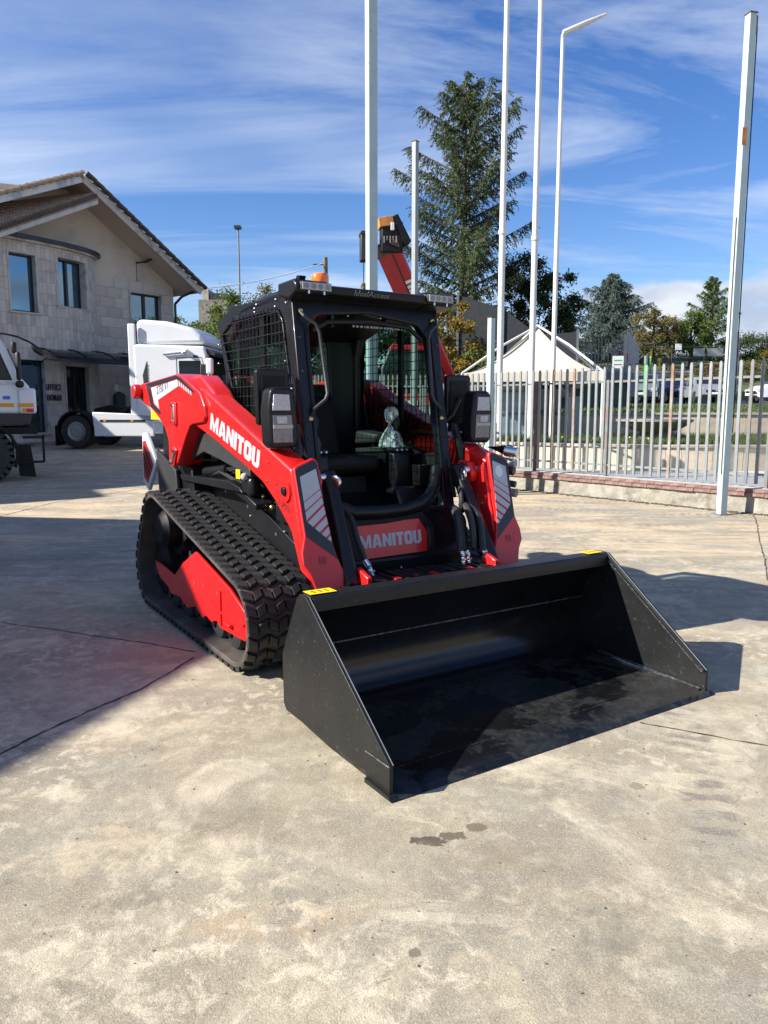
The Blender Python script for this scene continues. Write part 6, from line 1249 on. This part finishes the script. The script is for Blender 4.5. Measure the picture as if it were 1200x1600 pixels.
# ---------------------------------------------------------------- white tractor unit
def wheel(parent, x, y, z, r, w, s, rim, rimr, lugs=0, name='wheel', mt='rubber'):
    a = G().lathe([(rimr, -w / 2), (r * .93, -w / 2), (r, -w * .38), (r, w * .38), (r * .93, w / 2), (rimr, w / 2), (rimr * .96, w * .3), (rimr * .96, -w * .3), (rimr, -w / 2)], (x, y, z), 'Y', 48, caps=False).build(name, mt, parent, smooth=True)
    G().lathe([(.0, .02), (rimr * .42, .02), (rimr * .50, .10), (rimr * .80, -.04), (rimr * .9, .05), (rimr * 1.02, .05), (rimr * 1.02, .0), (.0, -.02)] if s < 0 else [(.0, -.02), (rimr * .42, -.02), (rimr * .5, -.1), (rimr * .8, .04), (rimr * .9, -.05), (rimr * 1.02, -.05), (rimr * 1.02, 0), (0, .02)], (x, y + s * (w / 2 - .03), z), 'Y', 32).build('rim', rim, a, smooth=True)
    for k in range(10): c = 2 * PI * k / 10; G().cyl((x + rimr * .35 * math.cos(c), y + s * (w / 2 - .02), z + rimr * .35 * math.sin(c)), (x + rimr * .35 * math.cos(c), y + s * (w / 2 + .02), z + rimr * .35 * math.sin(c)), .018, 6).build('wheel_nut', 'zinc', a)
    if lugs:
        g = G()
        for k in range(lugs):
            c = 2 * PI * k / lugs
            for sd in (-1, 1):
                cc = c + (PI / lugs if sd > 0 else 0); g.obox((x + r * math.cos(cc), y + sd * w * .25, z + r * math.sin(cc)), (.11, w * .55, .09), (Matrix.Rotation(-cc, 3, 'Y') @ Matrix.Rotation(sd * .45, 3, 'X')).to_quaternion())
        g.build('tread_lugs', mt, a, bevel=.006)
    return a
TZ = gz(-8, 24.4)
TR = thing('tractor_truck', (-6.15, 24.2, TZ), R(-4), off=(0, 0, 0), label='white high roofed tractor truck with bare fifth wheel before the office', cat='truck')
HWd = 1.22
side = [(-1.28, .95), (-1.30, 3.05), (-1.26, 3.12), (.88, 3.05), (.98, 2.7), (1.10, 2.0), (1.16, 1.6), (1.16, .75), (-.9, .75)]
body = G().prism(side, 'Y', -HWd, HWd).build('cab', 'white_paint', TR, bevel=.07, seg=4)
fair = [(-1.22, 3.10), (-1.24, 3.82), (-1.05, 3.86), (-.3, 3.80), (.45, 3.62), (.78, 3.38), (.86, 3.12)]
G().prism(fair, 'Y', -1.08, 1.08).build('roof_fairing', 'white_paint', TR, bevel=.12, seg=4)
G().box(-1.45, -1.22, -1.2, -1.12, 1.0, 3.72).build('side_deflector', 'white_paint', TR, bevel=.03)
G().box(-1.45, -1.22, 1.12, 1.2, 1.0, 3.72).build('side_deflector', 'white_paint', TR, bevel=.03)
G().prism([(-1.02, 2.2), (-.88, 2.62), (-.86, 1.75), (-.98, 1.6)], 'Y', -HWd - .012, -HWd - .002).build('vent', 'dark_grey', body, bevel=.004)
for k in range(9): G().box(-.90, -.87, -HWd - .02, -HWd - .01, 1.75 + k * .09, 1.80 + k * .09).build('vent_slat', 'ink', body)
G().frame([(.02, .95), (.95, .95), (.98, 1.95), (.80, 2.72), (.02, 2.72)], [(.035, .965), (.935, .965), (.965, 1.945), (.79, 2.705), (.035, 2.705)], 'Y', -HWd - .006, -HWd + .02).build('door_seam', 'dark_grey', body)
G().prism([(.10, 1.85), (.90, 1.80), (.93, 1.98), (.74, 2.62), (.10, 2.62)], 'Y', -HWd - .012, -HWd).build('side_window', 'dark_glass', body, bevel=.004)
G().add([(1.135, -1.10, 1.75), (1.135, 1.10, 1.75), (.925, 1.02, 2.82), (.925, -1.02, 2.82), (1.165, -1.10, 1.76), (1.165, 1.10, 1.76), (.96, 1.02, 2.83), (.96, -1.02, 2.83)], [(3, 2, 1, 0), (4, 5, 6, 7), (0, 1, 5, 4), (1, 2, 6, 5), (2, 3, 7, 6), (3, 0, 4, 7)]).build('windscreen', 'dark_glass', body)
G().prism([(.90, 2.84), (1.18, 2.74), (1.20, 2.86), (.92, 3.0)], 'Y', -1.15, 1.15).build('sun_visor', 'dark_grey', body, bevel=.02)
for z0, z1 in ((1.55, 1.98), (2.06, 2.55)): G().box(1.02, 1.22, -1.58, -1.40, z0 + .15, z1 + .12).build('mirror', 'white_paint', TR, bevel=.05, seg=3)
G().tube([(.96, -1.24, 2.75), (1.10, -1.46, 2.74), (1.12, -1.5, 1.75), (1.0, -1.26, 1.72)], .025, 6).build('mirror_arm', 'ink', TR)
G().prism([(.72, 1.65), (.98, 1.62), (1.0, 2.5), (.80, 2.52)], 'Y', -1.36, -1.30).build('mirror_back', 'ink', TR, bevel=.02)
G().tube([(-.35, -1.27, 2.80), (.25, -1.27, 2.86)], [.03, .03], 8).build('air_horn', 'chrome', TR, smooth=True); G().lathe([(.03, 0), (.05, .08), (.10, .16)], (.2, -1.27, 2.87), 'X', 12).build('horn_bell', 'chrome', TR, smooth=True); G().tube([(-.35, -1.2, 2.84), (-.35, -1.27, 2.80)], .02, 6).build('horn_bracket', 'chrome', TR)
G().box(.55, .68, -HWd - .02, -HWd, 2.72, 2.78).build('marker_lamp', 'ink', TR, bevel=.01)
G().prism([(1.16, .3), (1.30, .35), (1.28, .95), (1.16, 1.4)], 'Y', -1.2, 1.2).build('bumper', 'white_paint', TR, bevel=.05)
G().prism([(-.85, .45), (1.15, .45), (1.15, .95), (.5, 1.05), (-.85, 1.0)], 'Y', -1.18, 1.18).build('step_skirt', 'white_paint', TR, bevel=.03)
G().box(-3.9, 1.0, -.5, -.38, .75, 1.0).build('chassis_rail', 'black', TR); G().box(-3.9, 1.0, .38, .5, .75, 1.0).build('chassis_rail', 'black', TR)
sk = G().prism([(-2.62, .36), (-.75, .36), (-.72, 1.02), (-2.66, 1.10)], 'Y', -1.22, -1.12).build('side_fairing', 'white_paint', TR, bevel=.03)
G().box(-2.42, -1.0, -1.232, -1.22, .80, .87).build('marker_strip', 'dark_grey', sk); G().box(-2.3, -2.22, -1.238, -1.232, .81, .86).build('marker_lamp', 'orange', sk); G().box(-1.45, -1.37, -1.238, -1.232, .81, .86).build('marker_lamp', 'orange', sk)
G().box(-1.3, -.85, -1.15, -.6, 1.03, 1.15).build('battery_cover', 'white_paint', TR, bevel=.03)
G().prism([(-3.0, 1.02), (-2.0, 1.02), (-1.9, 1.2), (-2.4, 1.32), (-2.9, 1.22)], 'Y', -.5, .5).build('fifth_wheel', 'black_matte', TR, bevel=.03)
G().tube([(-2.0, -.6, 1.1), (-1.6, -.5, 1.35), (-1.35, -.3, 1.45)], .03, 6).build('air_hose', 'ink', TR)
for s in (-1, 1):
    wheel(TR, -3.2, s * .95, .51, .51, .5, s, 'zinc', .30); wheel(TR, .35, s * 1.0, .51, .51, .32, s, 'zinc', .30)
    arc = [(-3.2 + .60 * math.cos(a), .55 + .60 * math.sin(a)) for a in np.linspace(R(-20), R(215), 16).tolist()]; arc2 = [(-3.2 + .55 * math.cos(a), .55 + .55 * math.sin(a)) for a in np.linspace(R(215), R(-20), 16).tolist()]
    G().prism(arc + arc2, 'Y', s * .66, s * 1.22).build('mudguard', 'black_matte', TR)
    G().box(-3.86, -3.82, min(s * .66, s * 1.2), max(s * .66, s * 1.2), .08, .7).build('mud_flap', 'black_matte', TR)

# ---------------------------------------------------------------- white off-road truck at the left edge
UT = thing('offroad_truck', (-9.66, 16.6, 0), R(27), label='white high wheeled truck with orange stripe at the left edge', cat='truck')
side = [(-2.0, 1.46), (-2.0, 3.18), (.95, 3.16), (1.20, 3.10), (1.34, 2.85), (1.54, 2.28), (1.74, 2.04), (1.80, 1.75), (1.76, 1.46)]
ub = G().prism(side, 'Y', -1.12, 1.12).build('cab', 'white_paint', UT, bevel=.07, seg=4)
G().prism([(-2.0, 1.22), (1.72, 1.22), (1.76, 1.46), (-2.0, 1.46)], 'Y', -1.10, 1.10).build('lower_body', 'dark_grey', UT, bevel=.02)
G().box(-2.0, 1.42, -1.128, -1.121, 1.60, 1.68).build('orange_stripe', 'orange', ub); G().box(1.50, 1.80, -1.168, -1.161, 1.60, 1.68).build('orange_stripe', 'orange', ub)
G().prism([(-2.0, 2.16), (-2.0, 2.98), (1.0, 2.97), (1.18, 2.86), (1.43, 2.16)], 'Y', -1.132, -1.10).build('window_frame', 'ink', ub, bevel=.02)
G().prism([(-2.0, 2.21), (-2.0, 2.93), (.98, 2.92), (1.13, 2.83), (1.36, 2.21)], 'Y', -1.138, -1.133).build('side_window', 'glass_tint', ub)
G().frame([(.98, 2.25), (1.18, 2.25), (1.14, 2.68), (.98, 2.68)], [(1.0, 2.28), (1.155, 2.28), (1.12, 2.65), (1.0, 2.65)], 'Y', -1.17, -1.15).build('mirror_frame', 'ink', ub, bevel=.01)
G().add([(1.35, -.98, 2.82), (1.35, .98, 2.82), (1.55, 1.0, 2.28), (1.55, -1.0, 2.28), (1.38, -.98, 2.84), (1.38, .98, 2.84), (1.58, 1.0, 2.30), (1.58, -1.0, 2.30)], [(0, 1, 2, 3), (7, 6, 5, 4), (0, 4, 5, 1), (1, 5, 6, 2), (2, 6, 7, 3), (3, 7, 4, 0)]).build('windscreen', 'dark_glass', ub)
text('door_lettering', 'COSTRUZIONI', .10, 'car_silver', ub, basis((.92, -1.124, 2.06), (1, 0, 0), (0, 0, 1)), ext=.002, sx=.9); text('door_badge', 'BMC', .09, 'blue_sign', ub, basis((1.04, -1.124, 1.66), (1, 0, 0), (0, 0, 1)), ext=.002) if 0 else G().box(1.22, 1.36, -1.126, -1.121, 1.76, 1.83).build('door_badge', 'blue_sign', ub)
G().box(1.50, 1.86, -1.16, -1.0, 1.46, 2.0).build('corner_panel', 'white_paint', ub, bevel=.05); G().box(1.66, 1.80, -1.175, -1.16, 1.49, 1.57).build('indicator', 'red_sign', ub, bevel=.01); G().box(1.58, 1.66, -1.175, -1.16, 1.49, 1.57).build('indicator', 'orange', ub)
G().box(1.50, 1.60, -1.34, -1.24, 2.15, 2.75).build('mirror', 'ink', UT, bevel=.05); G().box(1.47, 1.64, -1.38, -1.22, 2.0, 2.15).build('near_mirror', 'ink', UT, bevel=.06)
G().tube([(1.05, -1.08, 3.12), (1.30, -1.22, 3.12), (1.55, -1.32, 3.06), (1.78, -1.33, 2.96), (1.95, -1.3, 2.84)], .022, 6).build('mirror_arm', 'ink', UT, smooth=True); G().prism([(1.80, 2.90), (1.98, 2.84), (2.08, 2.70), (2.0, 2.67), (1.86, 2.76)], 'Y', -1.42, -1.22).build('front_mirror', 'ink', UT, bevel=.04)
G().box(1.44, 1.54, -1.30, -1.2, 2.72, 2.95).build('lamp_block', 'ink', UT, bevel=.03)
G().box(1.0, 1.86, -1.05, 1.05, 1.02, 1.18).build('bumper_beam', 'black_matte', UT, bevel=.02); g = G()
for p, q in (((1.35, -1.1, .42), (1.95, -1.1, .42)), ((1.95, -1.1, .42), (1.95, -1.1, 1.0)), ((1.35, -1.1, .7), (1.35, -1.1, 1.0)), ((1.55, -1.1, .95), (1.98, -1.1, .95))): g.beam(p, q, .05, .05, up=(0, 1, 0))
g.build('step_frame', 'black_matte', UT)
G().prism([(1.45, .12), (1.78, .08), (1.7, .8), (1.42, .8)], 'Y', -1.0, -.95).build('mud_flap', 'black_matte', UT)
a = np.linspace(R(-25), R(200), 16).tolist(); G().prism([(.75 + .72 * math.cos(q), .60 + .72 * math.sin(q)) for q in a] + [(.75 + .66 * math.cos(q), .60 + .66 * math.sin(q)) for q in a[::-1]], 'Y', -1.18, -.6).build('mudguard', 'black_matte', UT)
wheel(UT, .75, -.95, .58, .57, .42, -1, 'black', .30, lugs=26); wheel(UT, .75, .95, .58, .57, .42, 1, 'black', .30)
G().box(-5.5, -2.1, -1.1, 1.1, 1.1, 2.6).build('cargo_body', 'dark_grey', UT, bevel=.03); wheel(UT, -3.6, -.95, .62, .60, .42, -1, 'black', .30, lugs=26)

# ---------------------------------------------------------------- warehouse out of frame on the left, whose shadow falls across the yard
def shed(pts, H, label):
    c = Vector((sum(p[0] for p in pts) / len(pts), sum(p[1] for p in pts) / len(pts))); t = thing('warehouse', (c.x, c.y, 0), 0, label=label, cat='building')
    q = [(p[0] - c.x, p[1] - c.y) for p in pts]; G().prism(q, 'Z', 0, H - .15).build('wall', 'plaster', t); G().prism([(a * 1.0, b * 1.0) for a, b in q], 'Z', H - .15, H).build('roof', 'dark_grey', t)
def un(pts, H): return [(x - .815 / .552 * H, y - .222 / .552 * H) for x, y in pts]      # eave outline from where its shadow falls
e1 = un([(-4.2, -4.1), (-1.6, 2.98), (-.92, 4.95), (-.2, 6.9), (-3.0, 10.45), (-5.5, 10.85)], 6.4)
shed(e1 + [(-26, 8.6), (-26, e1[0][1])], 6.4, 'plain grey warehouse beyond the left edge that shades the yard')
e2 = un([(-6.2, 12.3), (-4.9, 13.4), (-5.6, 14.6), (-4.6, 15.7), (-5.3, 19.0), (-6.1, 23.0)], 9)
shed(e2 + [(-31, e2[-1][1]), (-31, e2[0][1])], 9, 'second taller warehouse beyond the left edge, beside the office')

# ---------------------------------------------------------------- red telehandler behind the loader
TH = thing('telehandler', (-.15, 22.3, .35), R(-6), label='red telehandler parked behind the loader with its boom raised', cat='telehandler')
G().prism([(-4.4, .55), (2.6, .55), (2.7, .95), (2.2, 1.35), (-3.6, 1.35), (-4.5, 1.0)], 'Y', -.6, .6).build('chassis', 'red_far', TH, bevel=.04)
G().box(-4.2, -1.6, -.95, .5, 1.35, 2.15).build('engine_cover', 'red_far', TH, bevel=.06); G().box(-4.15, -1.65, -.965, -.95, 1.9, 2.02).build('green_band', 'green_paint', TH)
G().box(-3.9, -2.2, -.97, -.955, 1.5, 1.75).build('vent_grille', 'ink', TH)
cbn = G().prism([(.25, 1.2), (1.55, 1.2), (1.70, 1.9), (1.45, 2.85), (.45, 2.90), (.20, 2.3)], 'Y', -1.0, -.15).build('cab_glass', 'glass_tint', TH, bevel=.05)
for p in ([(.25, 1.2), (.20, 2.3), (.45, 2.9)], [(1.55, 1.2), (1.70, 1.9), (1.45, 2.85)]):
    for y in (-1.01, -.14): G().tube([(a, y, b) for a, b in p], .04, 6).build('cab_post', 'galv', TH)
G().prism([(.35, 2.84), (1.6, 2.80), (1.55, 2.92), (.5, 3.0)], 'Y', -1.05, -.1).build('cab_roof', 'red_far', TH, bevel=.03); G().box(.2, 1.75, -1.05, -.1, 1.1, 1.65).build('cab_base', 'red_far', TH, bevel=.06)
G().box(1.7, 2.3, -.9, -.2, 1.2, 1.9).build('front_box', 'red_far', TH, bevel=.05); G().box(.9, 1.2, -1.07, -1.05, 1.3, 1.45).build('sticker', 'sign_white', TH)
for x in (-3.3, 1.6):
    for s in (-1, 1): wheel(TH, x, s * 1.0, .62, .62, .45, s, 'sign_white', .32, lugs=20)
# boom: from the pivot at the rear to the head
P0 = Vector((1.75, 22.0, 2.4)); P1 = Vector((.12, 20.6, 5.7)); inv = (Matrix.Translation(Vector((-.15, 22.3, .35))) @ Matrix.Rotation(R(-6), 4, 'Z')).inverted(); p0, p1 = inv @ P0, inv @ P1
bo = G().beam(p0, p1, .62, .56, up=(0, 1, .2)).build('boom', 'red_far', TH, bevel=.015)
dv = (p1 - p0).normalized(); sx = dv.cross(Vector((0, 1, .2))).normalized(); nz = sx.cross(dv).normalized()
G().beam(p0 + nz * -.29 - sx * .08, p1 + nz * -.29 - sx * .08, .035, .012, up=nz).build('boom_seam', 'ink', bo)
G().beam(p0 + nz * .29 - sx * .08, p1 + nz * .29 - sx * .08, .035, .012, up=nz).build('boom_seam', 'ink', bo)
front = nz if (nz.y < 0) else -nz
word('boom_lettering', 'MANITOU', .19, 'sign_white', bo, basis(p1 + front * .285 + (-dv) * 2.5 + (sx if sx.x > 0 else -sx) * .27, dv, front.cross(dv)), width=1.65, ext=.004)
hd = G().beam(p1 - dv * .05, p1 + dv * .22, .68, .62, up=(0, 1, .2)).build('boom_head', 'rust', bo, bevel=.03)
def loc(px, pz, y): return inv @ Vector((px * 1.55, 13.1 * 1.55 + (y - 13.1) * 1.55, (pz - 1.518) * 1.55 + 1.518 - .42))
HH = Matrix.Rotation(R(14), 4, 'Z')
g = G(); g.obox(loc(.12, 4.66, 13.2), (0.558, 0.465, 0.775), HH.to_quaternion()); g.build('winch_body', 'black_matte', bo, bevel=.03)
g = G(); g.obox(loc(-.32, 4.50, 13.15), (0.248, 0.403, 0.682), HH.to_quaternion()); g.obox(loc(-.30, 4.72, 13.15), (0.341, 0.465, 0.093), HH.to_quaternion()); g.build('winch_guard', 'dark_grey', bo, bevel=.02)
G().obox(loc(.02, 4.90, 13.15), (0.372, 0.434, 0.232), (HH @ Matrix.Rotation(R(-10), 4, 'Y')).to_quaternion()).build('rusty_cover', 'rust_orange', bo, bevel=.01)
G().obox(loc(.27, 4.78, 13.2), (0.202, 0.465, 0.775), (HH @ Matrix.Rotation(R(-28), 4, 'Y')).to_quaternion()).build('head_plate', 'black_matte', bo, bevel=.03)
G().obox(loc(.14, 4.82, 13.04), (0.093, 0.062, 0.186), HH.to_quaternion()).build('work_lamp', 'sign_white', bo, bevel=.01)
for k in range(5): G().cyl(loc(.0 + .05 * k, 4.56 + .04 * (k % 2), 13.03), loc(.0 + .05 * k, 4.66, 13.0), .018, 6).build('fitting', 'zinc', bo)
G().cyl(loc(-.345, 4.3, 13.1), loc(-.345, 3.9, 13.1), .012, 5).build('cable', 'ink', bo)
hk = G().lathe([(.02, .2), (.07, .15), (.08, .0), (.04, -.12)], loc(-.345, 3.8, 13.1), n=12).build('hook_block', 'hook_yellow', bo, smooth=True)
G().tube([loc(-.345, 3.7, 13.1), loc(-.345, 3.63, 13.1), loc(-.30, 3.58, 13.1), loc(-.25, 3.61, 13.1)], .016, 6).build('hook', 'ink', bo)

# ---------------------------------------------------------------- mast, pole and cable in the distance
lm = thing('light_mast', (-8.35, 45, .9), 0, label='thin light mast with a lamp above the trees left of the cab', cat='mast'); G().tube([(0, 0, 0), (0, 0, 10.9)], [.07, .045], 8).build('mast', 'galv_dark', lm); G().obox((0, -.1, 11.0), (.36, .5, .14), None).build('lamp', 'dark_grey', lm)
up_ = thing('utility_pole', (-2.85, 38, .8), 0, label='grey wooden utility pole behind the amber beacon', cat='pole'); G().tube([(0, 0, 0), (0, 0, 8.1)], [.14, .11], 10).build('shaft', 'bark_pale', up_); G().box(-.6, 0, -.03, .03, 7.75, 7.80).build('cross_arm', 'dark_grey', up_)
def cat_(a, b, sag, n=20): return [Vector(a).lerp(Vector(b), i / n) - Vector((0, 0, sag * 4 * (i / n) * (1 - i / n))) for i in range(n + 1)]
cb = G().tube(cat_((-3.0, 37.9, 8.6), (-9.6, 34.0, 6.75), .3), .02, 5).build('overhead_cable', 'sign_white', label='pale twisted overhead cable from the wooden pole to the office', cat='cable')
rh = thing('rooftop', (-10.1, 46, .45), 0, label='flat concrete rooftop showing behind the office eave', cat='building'); G().box(-.9, .8, 0, 6, 0, 7.6).build('wall', 'old_concrete', rh); G().box(-.3, .7, .5, 3, 7.6, 8.05).build('roof_box', 'dark_grey', rh); G().box(-.8, -.4, .5, 3, 7.5, 8.3).build('roof_box', 'cap_stone', rh)
